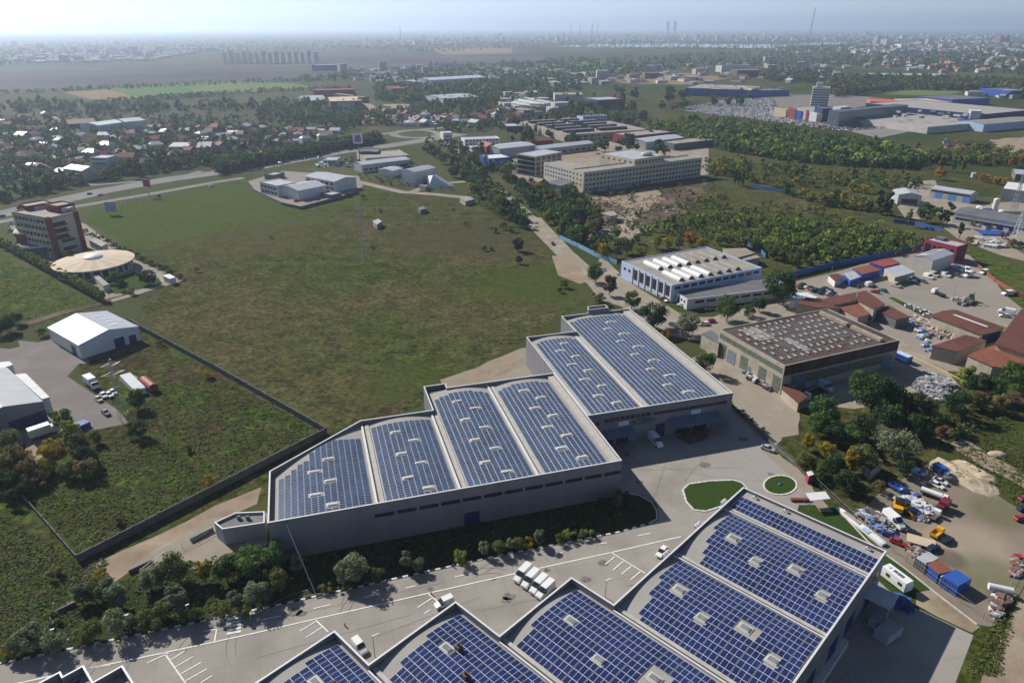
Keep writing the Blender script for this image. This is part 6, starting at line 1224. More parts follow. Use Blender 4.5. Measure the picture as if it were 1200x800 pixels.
for t, n, c, lb in (((112, 466), (118, 471), 'beige', 'beige car at the bumper of the white box truck'), ((118, 461), (124, 467), 'white', 'white car second beside the box truck'), ((124, 461), (131, 466), 'white', 'white car third beside the box truck'), ((129, 458), (135, 463), 'white', 'white car nearest the pylon'), ((119, 481), (128, 488), 'grey', 'grey topped car at the lower end of the yard'), ((8, 506), (18, 508), 'grey', 'grey car under the big white shed'), ((35, 497), (46, 492), 'navy', 'navy car at the big white shed doors')): vehicle('car', c, t, n, lb, g)
g = 'vehicles of the junk yard'
for k, t, n, c, lb, kw in (('van', (1066, 553), (1082, 560), 'pale blue', 'pale blue van below the grove', {}), ('truck', (1093, 552), (1111, 563), 'white', 'blue and white truck next to the sand heap', dict(load='box', lc='blue', l=6.5)), ('car', (1092, 563), (1108, 570), 'white', 'white and blue patrol car, upper one', {}), ('car', (1088, 567), (1104, 575), 'white', 'white and blue patrol car, lower one', {}), ('truck', (1081, 580), (1105, 589), 'white', 'white tank truck above the red truck', dict(load='tank', lc='white', l=8.5)), ('truck', (1110, 592), (1094, 604), 'maroon', 'red covered truck in the junk yard', dict(load='box', lc='maroon', l=6)), ('truck', (1088, 612), (1098, 603), 'white', 'small truck with a brown flatbed', dict(load='flat', lc='brown', l=5.5)), ('truck', (1089, 634), (1103, 623), 'yellow', 'yellow cab pickup truck with a dark bed', dict(load='tip', lc='yellow', l=5.5)), ('car', (1101, 640), (1115, 631), 'black', 'dark car beside the yellow pickup', {}), ('car', (1084, 648), (1099, 641), 'navy', 'navy car above the grey container', {}), ('car', (1060, 625), (1076, 630), 'black', 'black van shaped car next to the white body', {}), ('car', (1034, 627), (1048, 632), 'blue', 'deep blue car by the junk yard fence', {}), ('car', (1043, 635), (1058, 641), 'red', 'crimson car by the junk yard fence', {}), ('truck', (1044, 572), (1060, 582), 'navy', 'navy blue truck in the shade of the grove', dict(load='tip', lc='blue', l=7)), ('truck', (1056, 577), (1073, 588), 'blue', 'blue truck next to the white junk heap', dict(load='flat', lc='pale blue', l=7)), ('car', (1193, 588), (1206, 586), 'red', 'upper red car at the right edge', {}), ('car', (1190, 600), (1205, 597), 'navy', 'navy car between two red cars at the right edge', {}), ('car', (1187, 611), (1202, 609), 'red', 'lower red car at the right edge', {}), ('car', (1190, 655), (1197, 663), 'red', 'red car body on the scrap bench by the dirt track', {})): vehicle(k, c, t, n, lb, g, **kw)
g = 'vehicles on the highway'
for k, t, n, c, lb in (('car', (112, 229), (122, 227), 'white', 'white car on the highway near the hotel'), ('car', (100, 228), (109, 226), 'maroon', 'dark red car on the highway near the hotel'), ('car', (-2, 254), (6, 252), 'navy', 'dark car at the left edge of the highway'), ('van', (326, 192.5), (333, 191.5), 'white', 'white van on the highway above the machine yard'), ('car', (355, 186.5), (361, 185.5), 'black', 'black car on the highway above the machine yard'), ('car', (372, 184.5), (377, 183.8), 'grey', 'grey car on the highway left of the billboard'), ('car', (245, 218.5), (250, 217.5), 'white', 'white car near the highway lay-by')): vehicle(k, c, t, n, lb, g)
# instanced parked cars: car park and hotel ground, fenced machine yard
CP = {}
for c in ('white', 'silver', 'grey', 'red', 'navy', 'blue'):
    mb = MB(); loft(mb, [(-2.1, .82, .25, .86, .74), (1.2, .84, .25, .88, .76), (2.1, .74, .3, .66, .62)], 0); loft(mb, [(-1.8, .70, .85, .93, .66), (-1.2, .72, .85, 1.40, .58), (.3, .72, .85, 1.40, .60), (1.0, .72, .85, .93, .68)], 1); CP[c] = mb.mesh('parked_car', [paint(c), M_cg])
def pcar(x, y, rz, c, label, group):
    o = bpy.data.objects.new('parked_car', CP[c]); COL.objects.link(o); o.location = (x, y, .125); o.rotation_euler = (0, 0, rz); tag(o, label, 'car', group)
rg = random.Random(4); cols = ['white', 'white', 'silver', 'silver', 'grey', 'red', 'navy', 'blue', 'grey', 'white']
def lot(poly, n, rz, where, group, s=(2.7, 6.2)):
    P = np.array([G(*p) for p in poly]); c, s_ = math.cos(rz), math.sin(rz); U = P@np.array([[c, -s_], [s_, c]]); lo, hi = U.min(0), U.max(0); k = 0; C = []
    for a in np.arange(lo[0], hi[0], s[0]):
        for j, b in enumerate(np.arange(lo[1], hi[1], s[1])): C.append((a, b+(1.4 if j % 2 else 0)))
    C = np.array(C); W = C@np.array([[c, s_], [-s_, c]]); ok = inpoly(W, [tuple(p) for p in P]); W = W[ok]; rg.shuffle(idx := list(range(len(W))))
    return [(W[i], rz+math.pi/2+rg.choice((0, math.pi))) for i in idx[:n]]
LT = lot([(800, 127), (850, 118), (905, 116), (912, 128), (955, 136), (1000, 141), (1040, 148), (1035, 152), (985, 155), (900, 143), (830, 136)], 1700, R(-10), '', '')
LT.sort(key=lambda t: t[0][1])
for (p, rz) in LT[:105]:
    c = rg.choice(cols); pcar(p[0], p[1], rz, c, c+' car in the crowded lot between young wood and mall', 'cars in the mall car park')
mb = MB()
for (p, rz) in LT[105:]:
    c, s_ = math.cos(rz), math.sin(rz); b = MB(); b.box(-2.1, -.85, .2, 2.1, .85, .85, rg.randrange(5)); b.box(-1.5, -.7, .85, .8, .7, 1.4, 5, b.m[0]); k = len(mb.v)
    mb.v += [(x*c-y*s_+p[0], x*s_+y*c+p[1], z+.1) for x, y, z in b.v]; mb.f += [tuple(i+k for i in f) for f in b.f]; mb.m += b.m
if mb.v: tag(mb.build('parked_cars', [paint(c) for c in ('white', 'silver', 'grey', 'white', 'silver')]+[M_cg]), 'far rows of cars in the mall car park', 'cars', None, 'stuff')
for i, (x, y) in enumerate([(14, 262), (22, 264), (30, 263), (12, 270), (20, 274), (28, 278), (34, 284), (56, 294), (62, 296), (68, 292), (38, 290), (64, 300), (26, 258)]):
    p = G(x, y); c = cols[i % 10]; pcar(*p, R(20+i*37 % 40), c, c+' car on the hotel forecourt, number '+ORDW[i+1]+' from the road' if False else c+' car parked on the hotel forecourt', 'cars on the hotel forecourt')
for i in range(24):
    p = scatter([(330, 226), (350, 238), (395, 230), (402, 224), (380, 224), (352, 232)], 1)[0][0]; c = ['black', 'grey', 'navy', 'grey'][i % 4] if False else ['grey', 'navy', 'red', 'silver'][i % 4]; pcar(*p, rg.uniform(0, 3), c, c+' machine in the dark fenced machine yard', 'machines in the fenced yard')
for i in range(22):
    p = scatter([(380, 186), (420, 184), (425, 196), (385, 196)], 1)[0][0]; c = cols[i % 10]; pcar(*p, rg.uniform(0, 3), c, c+' car at the dealership under the billboard', 'cars at the dealership')
for i in range(18):
    p = scatter([(1125, 256), (1160, 262), (1198, 270), (1190, 276), (1150, 270)], 1)[0][0]; c = cols[i % 10]; pcar(*p, rg.uniform(0, 3), c, c+' car in front of the long workshop', 'cars before the long workshop')
for i in range(16):
    p = scatter([(935, 333), (965, 338), (985, 350), (960, 348), (935, 340)], 1)[0][0]; c = cols[i % 10]; pcar(*p, rg.uniform(0, 3), c, c+' car among stored vehicles behind the dark tree', 'stored vehicles behind the dark tree')
for i in range(40):
    p = scatter([(1033, 182), (1060, 176), (1070, 192), (1040, 196)] if i % 2 else [(1098, 164), (1125, 166), (1138, 176), (1110, 176)], 1)[0][0]; c = 'white' if i % 2 else ['red', 'red', 'white', 'silver'][i//2 % 4]; pcar(*p, rg.uniform(0, 3), c, c+' vehicle in a storage lot right of the young wood', 'vehicles in storage lots')
# caravan, containers, tanks and other yard items
x, y, rz = pose((1037, 676), (1058, 692)); cv = empty('caravan', x, y, rz, .02); tag(cv, 'white caravan parked on the grass beside the nearest hall', 'caravan')
mb = MB(); loft(mb, [(-3.0, 1.0, .6, 2.2, .95), (-2.8, 1.15, .45, 2.65, 1.08), (2.8, 1.15, .45, 2.65, 1.08), (3.1, 1.0, .6, 2.0, .95)]); mb.build('body', paint('white'), cv)
for u in (-1.2, 1.6): MB().box(u-.45, -1.2, 1.3, u+.45, -1.12, 2.0, 0).build('window', M_cg, cv)
for u in (-2, -.6, .3, 1.0): MB().box(u-.3, -.35, 2.6, u+.3, .35, 2.78, 0).build('roof_hatch', M_greyd if u != -2 else M_whitem, cv)
wheels(cv, [(0, 1.05, .34), (0, -1.05, .34)])
def container(a, b, wdt, h, c, label, rib=True, top=None):
    x, y, rz = pose(a, b); p, q = G(*a), G(*b); l = math.hypot(p[0]-q[0], p[1]-q[1]); r = empty('shipping_container', x, y, rz); tag(r, label, 'container')
    mb = MB(); n = int(l/.5) if rib else 1; mb.box(-l/2, -wdt/2, .12, l/2, wdt/2, h, 0, 1 if top else 0)
    mb.build('body', [paint(c), top or paint(c)], r)
    rb = MB()
    for i in range(n+1):
        u = -l/2+l*i/max(1, n)
        for s in (-1, 1): rb.box(u-.06, s*wdt/2-.05, .15, u+.06, s*wdt/2+.05, h-.1, 0)
    if rib: rb.build('ribs', paint(c), r); 
    for s in (-.4, .4): MB().box(l/2, s*wdt-wdt*.04 if s > 0 else -wdt*.45, .3, l/2+.05, wdt*.45 if s > 0 else s*wdt+wdt*.36, h-.2, 0).build('door', paint(c), r) if False else None
    mb = MB(); mb.box(l/2, -wdt*.46, .3, l/2+.05, -.03, h-.15, 0); mb.build('door', paint(c), r); mb = MB(); mb.box(l/2, .03, .3, l/2+.05, wdt*.46, h-.15, 0); mb.build('door', paint(c), r)
    return r
container((1076, 661), (1088, 669), 4.2, 2.5, 'grey', 'grey container at the left of the container row', top=M_greym)
container((1088, 669), (1103, 682), 3.6, 2.5, 'blue', 'blue container with a rust covered roof in the container row', top=M_rustb)
container((1107, 683), (1125, 695), 4.4, 2.7, 'blue', 'bright blue container at the right of the container row')
bw = container((1103, 681), (1108, 684), 3.6, 2.2, 'white', 'narrow white cabin between the blue containers', rib=False)
container((147, 444), (165, 462), 3.2, 2.2, 'white', 'white container beside the rusty tank in the left field', rib=False, top=M_hroofw)
container((1048, 420), (1064, 427), 2.6, 2.6, 'blue', 'blue container with a pale top at the old factory corner', top=M_bluep)
container((46, 509), (58, 503), 1.4, 1.2, 'white', 'long white trough beside the white lorry', rib=False)
container((91, 502), (102, 497), 3, 1.6, 'blue', 'open blue skip at the lower edge of the left yard')
container((149, 447), (160, 443), 3, 1.0, 'white', 'white framed pallet rack behind the white container', rib=False, top=M_greyd)
container((1030, 741), (1045, 752), 4.6, 2.3, 'silver', 'stack of grey crates on the shaded concrete', rib=True, top=mat('crate_grey', (.3, .31, .32), (.2, .21, .22), scale=3))
container((1018, 729), (1027, 734), 3, 1.8, 'silver', 'small grey pallet stack by the nearest hall wall', rib=False, top=mat('crate_grey', (.3, .3, .3)))
container((997, 434), (1010, 428), 1.6, 1.6, 'pale blue', 'pale flat trailer under the old factory wall', rib=False)
x, y, rz = pose((1032, 622), (1058, 622)); x, y, rz = pose((1036, 606), (1055, 622)); vb = empty('old_van', x, y, rz); tag(vb, 'white van body without wheels in the junk yard', 'van body'); van_parts(vb, 'white', True)
x, y, rz = pose((166, 447), (183, 461)); tk = empty('rusty_tank', x, y, rz); tag(tk, 'red rusty cylinder tank lying by a yellow bush', 'tank')
MB().tube((-4, 0, 1.5), (4, 0, 1.5), 1.45, 16).build('shell', M_redr, tk)
for u in (-2.5, 2.5): MB().box(u-.25, -1.1, 0, u+.25, 1.1, .6, 0).build('cradle', M_greyd, tk)
x, y, rz = pose((1134, 350), (1139, 358)); fk = empty('forklift', x, y, rz); tag(fk, 'green loader with a raised arm beside the wreck pile', 'loader')
MB().box(-1.6, -1, .5, 1.3, 1, 1.7, 0).build('body', paint('green'), fk); MB().box(-1, -.8, 1.7, .3, .8, 2.9, 0).build('cab', M_cg, fk); mb = MB(); mb.tube((.5, 0, 1.5), (2.2, 0, 4.6), .22, 6); mb.tube((2.2, 0, 4.6), (3.4, 0, 3.2), .18, 6); mb.build('arm', paint('green'), fk); wheels(fk, [(-1, 1, .6), (-1, -1, .6), (1, 1, .6), (1, -1, .6)])
x, y, rz = pose((1049, 594), (1068, 606)); ld = empty('wheel_loader', x, y, rz); tag(ld, 'yellow wheel loaders parked nose to tail in the junk yard', 'loader')
ld['label'] = 'yellow wheel loader with its bucket towards the open yard'
MB().box(-2.6, -1, .8, .6, 1, 1.9, 0).build('body', paint('yellow'), ld); MB().box(-.9, -.8, 1.9, .5, .8, 3.1, 0).build('cab', M_cg, ld); mb = MB(); mb.tube((.6, -.6, 1.4), (2.6, -.6, .7), .16, 5); mb.build('arm', paint('yellow'), ld); mb = MB(); mb.tube((.6, .6, 1.4), (2.6, .6, .7), .16, 5); mb.build('arm', paint('yellow'), ld)
mb = MB(); mb.prism([(2.5, -1.3), (3.5, -1.3), (3.5, 1.3), (2.5, 1.3)], .1, [.9, .3, .3, .9]); mb.build('bucket', M_rustb, ld); wheels(ld, [(-1.7, 1, .75), (-1.7, -1, .75), (1.1, 1, .75), (1.1, -1, .75)])
ld2 = copy_thing(ld, *G(1050, 597), rz+2.2, label='older yellow orange wheel loader behind the first one')
# heaps of scrap, stones, sand, timber (nobody could count the pieces)
def heap(name, label, poly, n, hs, cols, seed, top=1.5, cat='heap', flat=False):
    rng = np.random.default_rng(seed); X, P = scatter(poly, n, rng); c = X.mean(0); d = np.hypot(*(X-c).T); md = d.max(); mb = MB(); rr = random.Random(seed)
    for i in range(n):
        s = rr.uniform(*hs); z = max(0, top*(1-(d[i]/md)**1.3))*rr.uniform(.6, 1); a = rr.uniform(0, 3.14); cx, cy = X[i]; sx, sy, sz = s*rr.uniform(.6, 1.6), s*rr.uniform(.5, 1), s*rr.uniform(.4, .9)
        if flat: sx *= 2.6; sy *= .4
        elif name == 'stone_heap': sx, sy, sz = s*rr.uniform(.8, 1.2), s*rr.uniform(.7, 1.1), s*rr.uniform(.7, 1.2)
        u = (math.cos(a)*sx, math.sin(a)*sx); v = (-math.sin(a)*sy, math.cos(a)*sy); j = lambda: rr.uniform(.7, 1.1)
        pts = [(cx+(p*u[0]+q*v[0])*j(), cy+(p*u[1]+q*v[1])*j()) for p, q in ((-1, -1), (1, -1), (1, 1), (-1, 1))] if False else [(cx+p*u[0]*.9+q*v[0]*.9, cy+p*u[1]*.9+q*v[1]*.9) for p, q in ((-1, -1), (1, -.8), (1, 1), (-.8, 1))]
        mb.prism(pts, max(0, z-.2), z+sz, rr.randrange(len(cols)))
    return tag(mb.build(name, [m if not isinstance(m, tuple) else mat('scrap_%d%d%d' % tuple(int(v*99) for v in m), m, rough=.7) for m in cols]), label, cat, None, 'stuff')
W_, Gy, Bl, Br = (.55, .55, .55), (.28, .28, .29), (.12, .22, .45), (.12, .08, .06)
heap('stone_heap', 'heap of pale broken concrete beside the grove', [(1068, 455), (1075, 438), (1100, 440), (1118, 452), (1112, 462), (1104, 474), (1090, 470), (1080, 462)], 420, (.35, .75), [(.30, .29, .29), (.22, .22, .24), (.42, .40, .40), (.14, .14, .16)], 1, 1.3)
heap('scrap_heap', 'heap of white and blue scrap in the junk yard', [(1047, 588), (1060, 583), (1085, 595), (1096, 600), (1088, 610), (1078, 612), (1062, 600)], 330, (.3, .9), [W_, W_, Gy, Bl, Br, (.35, .42, .5)], 2, 1.6)
heap('scrap_heap', 'strip of mixed scrap along the junk yard fence', [(1000, 600), (1014, 598), (1040, 612), (1050, 620), (1036, 628), (1018, 618)], 300, (.25, .8), [W_, Gy, Br, (.05, .05, .06), (.3, .22, .2), Bl], 3, 1.3)
heap('scrap_heap', 'small scrap pile left of the grey container', [(1062, 646), (1074, 643), (1080, 652), (1072, 658)], 60, (.3, .8), [Gy, Br, (.4, .25, .2)], 4, 1.2)
heap('scrap_heap', 'rusty scrap on the bench along the dirt track', [(1160, 700), (1174, 690), (1180, 705), (1166, 728), (1158, 722)], 150, (.25, .8), [Br, (.2, .1, .07), Gy, W_], 5, 1.0)
heap('scrap_heap', 'scrap pieces around the red car body by the track', [(1184, 658), (1196, 650), (1194, 676), (1184, 676)], 60, (.25, .7), [Br, Gy, (.2, .1, .07)], 6, .9)
heap('timber_heap', 'timber and scrap piles between the brown roofed sheds', [(1070, 378), (1080, 374), (1120, 392), (1128, 396), (1110, 400), (1084, 392)], 190, (.4, 1.0), [(.35, .26, .18), (.22, .15, .1), (.45, .4, .35)], 7, 1.2, flat=True)
heap('scrap_heap', 'junk along the wall of the old factory', [(862, 428), (870, 428), (905, 452), (914, 463), (904, 460), (876, 446)], 150, (.3, .8), [Gy, W_, Br, (.06, .06, .07)], 8, 1.2)
heap('scrap_heap', 'brown wreck pile beside the green loader', [(1120, 354), (1136, 351), (1140, 358), (1124, 360)], 60, (.5, 1.2), [Br, (.07, .05, .05), Gy], 9, 1.4)
heap('rubble', 'rubble and broken slabs on the building site', [(690, 234), (740, 230), (800, 238), (790, 248), (745, 262), (700, 276), (684, 262)], 330, (.3, .9), [(.30, .25, .2), (.36, .32, .28), (.2, .15, .12), (.26, .19, .14)], 10, .4)
heap('scrap_heap', 'stored white parts before the brown roofed sheds', [(1062, 372), (1072, 370), (1100, 422), (1084, 416)], 60, (.4, .9), [W_, Gy, Bl], 11, .7)
heap('barrel_store', 'brown drums stacked under the right loading canopy', [(795, 514), (815, 502), (829, 506), (823, 516), (806, 520)], 150, (.4, .7), [(.15, .07, .04), (.10, .05, .04)], 12, 1.6)
heap('pallet_store', 'blue pallets stacked beside the small canopy', [(1040, 698), (1052, 702), (1065, 712), (1066, 718), (1048, 712)], 110, (.4, .8), [(.03, .07, .28), (.05, .1, .35), (.04, .05, .12)], 13, 1.3)
heap('scrap_heap', 'white junk and pallets around the machine yard gate', [(372, 190), (384, 188), (384, 196), (370, 196)], 40, (.8, 1.8), [W_, Gy, Bl], 14, 1.0)
heap('market_stalls', 'crowded white stalls and sheds beyond the roundabout', [(455, 135), (480, 130), (520, 134), (545, 138), (540, 146), (500, 148), (460, 148)], 260, (2, 5), [W_, W_, Gy, (.3, .1, .08), (.2, .22, .3)], 15, .6)
heap('storage_rows', 'white stored goods in the yard right of the young wood', [(1034, 184), (1062, 178), (1066, 190), (1040, 194)], 60, (1, 2.4), [W_, Gy], 16, .5)
heap('yard_goods', 'stored material and tarpaulins in the truck yard by the long workshop', [(1140, 280), (1165, 284), (1180, 292), (1160, 292), (1144, 288)], 90, (.8, 2), [W_, Gy, (.4, .36, .3)], 17, .8)
tp = MB(); c = G(1160, 275); tp.prism([(c[0]-7, c[1]-4), (c[0]+7, c[1]-5), (c[0]+8, c[1]+4), (c[0]-5, c[1]+5)], 0, .8); tag(tp.build('tarpaulin', M_blue), 'bright blue tarpaulin before the long workshop', 'tarpaulin')
def sandheap(label, pts, h, m, seed):
    P = [Vector(G(*p)) for p in pts]; c = sum(P, Vector((0, 0)))/len(P); rr = random.Random(seed); mb = MB(); n = 7; k = len(P)
    for j in range(n):
        t = j/n
        for i, p in enumerate(P):
            q = p.lerp(c, t+(rr.uniform(-.04, .04) if j else 0)); mb.v.append((q.x, q.y, h*(math.sin(t*math.pi/2)**.8)*rr.uniform(.6, 1.15) if j else 0))
    mb.v.append((c.x, c.y, h))
    for j in range(n-1):
        for i in range(k): mb.f.append((j*k+i, j*k+(i+1) % k, (j+1)*k+(i+1) % k, (j+1)*k+i)); mb.m.append(0)
    for i in range(k): mb.f.append(((n-1)*k+i, (n-1)*k+(i+1) % k, n*k)); mb.m.append(0)
    o = mb.build('sand_heap', m); tag(o, label, 'sand heap', None, 'stuff')
sandheap('long heap of pale sand along the top of the junk yard', [(1088, 540), (1098, 536), (1112, 542), (1132, 552), (1150, 566), (1168, 572), (1170, 580), (1160, 584), (1140, 578), (1120, 566), (1100, 560), (1086, 550)][::-1], 1.3, M_sand, 1)
sandheap('smaller lumpy sand heap behind the long one', [(1112, 541), (1122, 539), (1140, 550), (1165, 560), (1168, 568), (1150, 564), (1130, 552)][::-1], 1.4, M_sand, 2)
c = G(1167, 534); o = MB(); o.dome(c[0], c[1], 0, 2.6, 1.6, 1.0, 12, 4); tag(o.build('boulder', M_sand), 'pale mound standing alone on the right meadow', 'mound')
# long white boat like hull and blue crate beside the nearest hall
x, y, rz = pose((984, 601), (1029, 636)); bt = empty('boat_hull', x, y, rz, .0); bt.scale = (.92, .62, .8); tag(bt, 'long white hull lying on the grass behind the nearest hall', 'hull')
mb = MB(); loft(mb, [(-8, .1, .3, .8, .1), (-6, 1.0, .1, 1.1, .9), (0, 1.25, .1, 1.1, 1.1), (7, 1.2, .1, 1.1, 1.1), (7.6, 1.1, .2, 1.0, 1.0)]); mb.build('hull', paint('white'), bt); MB().box(-5, -.7, 1.1, 0, .6, 1.3, 0).build('deck_hatch', M_fibre, bt); MB().box(1.5, -1.3, .9, 3.4, .2, 1.25, 0).build('cover', paint('pale blue'), bt)
x, y, rz = pose((1070, 636), (1084, 640)); fb = empty('flat_trailer', x, y, rz); tag(fb, 'beige flat trailer between the dark cars', 'trailer'); MB().box(-2.8, -1.6, .7, 2.8, 1.6, .95, 0, bottom=True).build('deck', M_tan, fb); wheels(fb, [(0, 1.5, .35), (0, -1.5, .35)])
c = G(1170, 697); tt = MB().tube((c[0]-2, c[1]+1, 1.3), (c[0]+2, c[1]-.5, 1.3), .7, 12); tag(tt.build('small_tank', M_whitem), 'small white tank on the scrap bench by the dirt track', 'tank')
c = G(937, 587)
tag(MB().box(c[0]-2.4, c[1]-.5, 0, c[0]+2.2, c[1]+.4, .6, 0).build('pallet_stack', M_red), 'dark red stack beside the white canopy', 'stack')
c = G(913, 568.5); tag(MB().dome(c[0], c[1], .02, .6, .5, .5, 10, 3).build('blue_planter', M_blue), 'small blue planter on the round lawn', 'planter')
c = G(735, 533); tag(MB().tube((c[0], c[1], 0), (c[0], c[1], 1.2), .8, 10).build('waste_skip', M_greyd), 'dark round bin at the corner of the four bay hall', 'bin')
# ---------------------------------------------------------------- fences and walls
def wall(name, label, pts, h, m, th=.25, post=None, cat='fence', pm=None):
    P = [Vector(G(*p)) for p in pts]; c = P[0]; r = empty(name, c.x, c.y); tag(r, label, cat); mb = MB(); pb = []
    for a, b in zip(P, P[1:]):
        a, b = a-c, b-c; t = (b-a).normalized(); n = Vector((-t.y, t.x))*th/2; mb.prism([tuple(a-n), tuple(b-n), tuple(b+n), tuple(a+n)], 0, h)
        if post:
            k = max(1, int((b-a).length/post))
            for i in range(k+1): q = a+(b-a)*i/k; pb.append(q)
    mb.build('panels', m, r)
    for q in pb[:100]: MB().box(q.x-th*.7, q.y-th*.7, 0, q.x+th*.7, q.y+th*.7, h+.15, 0).build('post', pm or m, r)
    return r
def wire(name, label, pts, h, post, rail=True):
    P = [Vector(G(*p)) for p in pts]; c = P[0]; r = empty(name, c.x, c.y); tag(r, label, 'fence'); rl = MB(); k2 = 0
    for a, b in zip(P, P[1:]):
        a, b = a-c, b-c; k = max(1, int((b-a).length/post))
        for z in ((h-.05, .04), (h*.5, .025)): rl.tube((a.x, a.y, z[0]), (b.x, b.y, z[0]), z[1], 4)
        for i in range(k+1):
            q = a+(b-a)*i/k; k2 += 1
            if k2 <= 100: MB().tube((q.x, q.y, 0), (q.x, q.y, h), .05, 5).build('post', M_steel, r)
    rl.build('rail', M_steel, r)
wall('concrete_fence', 'grey concrete fence from the meadow corner down past the dirt track', [(91, 658), (382, 508)], 2.1, M_fencec, .22, 3.0)
wall('concrete_fence', 'grey concrete fence between the rough field and the big meadow', [(382, 507.5), (250, 432), (165, 386), (150, 377)], 2.0, M_fencec, .22, 4.0)
wall('concrete_fence', 'thin grey fence across the rough grass at the left', [(90.5, 657), (15, 570)], 1.4, M_fencec, .16, 4.0)
wall('garden_wall', 'short grey wall in the grass above the planted strip', [(57, 722), (88, 707)], .9, M_greyd, .3, cat='wall')
wall('retaining_wall', 'low wall beside the dirt track next to the annex', [(150, 671), (178, 658)], .9, M_fencec, .3, cat='wall')
wall('retaining_wall', 'low wall running from the track to the annex', [(222, 634), (249, 621)], 1.0, M_fencec, .3, cat='wall')
wall('blue_fence', 'blue sheet metal fence behind the blue sheds', [(905, 331), (957, 318), (1000, 309), (1040, 301), (1078, 293)], 2.6, M_bluef, .12, 8)
wall('blue_fence', 'pale blue fence beside the dirt lane', [(655, 280), (675, 289), (700, 302), (722, 310)], 2.2, mat('pale_blue_fence', (.20, .36, .52), (.14, .27, .42), scale=.4), .12, 6)
wall('blue_fence', 'blue fence in front of the tall poplars', [(1046, 262), (1070, 265), (1102, 273)], 2.4, M_bluef, .12, 8)
wall('blue_fence', 'blue fence behind the far end of the workshop', [(868, 285), (890, 296), (896, 303)], 2.2, M_bluef, .12, 8)
wall('blue_fence', 'short blue fence at the edge of the autumn scrub', [(880, 220), (895, 223), (917, 227)], 2.4, M_bluef, .12, 8)
wall('yard_wall', 'low dark hedge wall between the concrete yard and the old factory lane', [(854, 474), (900, 519), (945, 558)], .9, M_fencec, .3, cat='wall')
wall('yard_fence', 'dark fence around the fenced machine yard', [(290, 221), (330, 240), (352, 245), (402, 232), (420, 226)], 2.0, M_greyd, .2, 8)
wall('yard_wall', 'rusty fence at the right side of the van yard', [(1145, 315), (1165, 332), (1190, 348), (1205, 352)], 1.8, M_rustb, .2, 6)
wire('wire_fence', 'wire fence with posts between hall lawn and junk yard', [(900, 520), (948, 562), (985, 597), (1016, 626), (1060, 659), (1100, 690), (1150, 726)], 1.9, 3.2)
wire('wire_fence', 'wire fence along the dirt track beside the annex', [(165, 672), (195, 650), (230, 633), (249, 622)], 1.5, 3)
wire('wire_fence', 'post fence behind the back road of the four bay hall', [(572, 440), (600, 430), (640, 412)], 1.4, 4)
wire('wire_fence', 'old fence along the scrap bench and dirt track', [(1160, 735), (1175, 700), (1200, 655)], 1.6, 2.5)
wall('yellow_pipe', 'yellow gas pipe running past the broken concrete heap', [(1060, 415), (1100, 434), (1125, 446)], .35, mat('yellow_pipe', (.55, .45, .14)), .2, cat='pipe')
# ---------------------------------------------------------------- pylons, lamps, poles, billboards
def pylon(px, py, h, w0, label, arms=((.78, 3.2), (.92, 2.6)), m=M_steel, rz=.5, t=.05):
    c = G(px, py); r = empty('lattice_pylon', *c, rz); tag(r, label, 'pylon'); f = MB(); wd = lambda z: w0*(1-z/h)+.5
    n = max(5, int(h/2.6))
    for a, b in ((-1, -1), (1, -1), (1, 1), (-1, 1)): f.tube((a*w0/2, b*w0/2, 0), (a*.25, b*.25, h), t, 4)
    for i in range(n):
        z0, z1 = h*i/n, h*(i+1)/n; a, b = (w0*(1-z0/h)+.5*z0/h)/2, (w0*(1-z1/h)+.5*z1/h)/2; C0 = [(-a, -a), (a, -a), (a, a), (-a, a)]; C1 = [(-b, -b), (b, -b), (b, b), (-b, b)]
        for k in range(4): f.tube((*C0[k], z0), (*C1[(k+1) % 4], z1), t*.6, 3, caps=False); f.tube((*C0[(k+1) % 4], z0), (*C1[k], z1), t*.6, 3, caps=False); f.tube((*C1[k], z1), (*C1[(k+1) % 4], z1), t*.6, 3, caps=False)
    f.build('mast', m, r)
    for z, l in arms:
        g_ = MB()
        for s in (-1, 1): g_.tube((0, 0, h*z+.5), (s*l, 0, h*z), t*.8, 4); g_.tube((0, .3, h*z-.5), (s*l, 0, h*z), t*.8, 4); g_.tube((0, -.3, h*z-.5), (s*l, 0, h*z), t*.8, 4)
        g_.build('cross_arm', m, r)
    return r
pylon(146, 492, 20, 2.6, 'lattice pylon at the edge of the left truck yard', rz=.8)
pylon(427, 304, 29, 3.2, 'lattice pylon standing in the middle of the big meadow', rz=.6, t=.05)
pylon(1187, 288, 19, 4, 'large pale lattice pylon with wide arms at the right edge', arms=((.80, 6), (.98, 4)), m=mat('pale_steel', (.5, .52, .54), rough=.5), rz=.2, t=.11)
pylon(1186, 250, 24, 3, 'lattice pylon behind the storage tanks near the right edge', rz=.3, t=.1)
def lamp(px, py, h, label, arm=1.2, group='yard lamp posts'):
    c = G(px, py); r = empty('street_lamp', *c, R(30)); tag(r, label, 'street lamp', group); mb = MB(); mb.tube((0, 0, 0), (0, 0, h), .09, 6, 0, .06); mb.build('pole', M_steel, r)
    mb = MB(); mb.box(-.15, -.12, h, arm, .12, h+.14, 0, bottom=True); mb.build('lamp_head', M_cap, r)
lamp(438, 769, 3.9+1.2, 'lamp post in the second notch of the saw-toothed roof')
lamp(708, 700, 4.4, 'lamp post in the notch beside the striped parking bays')
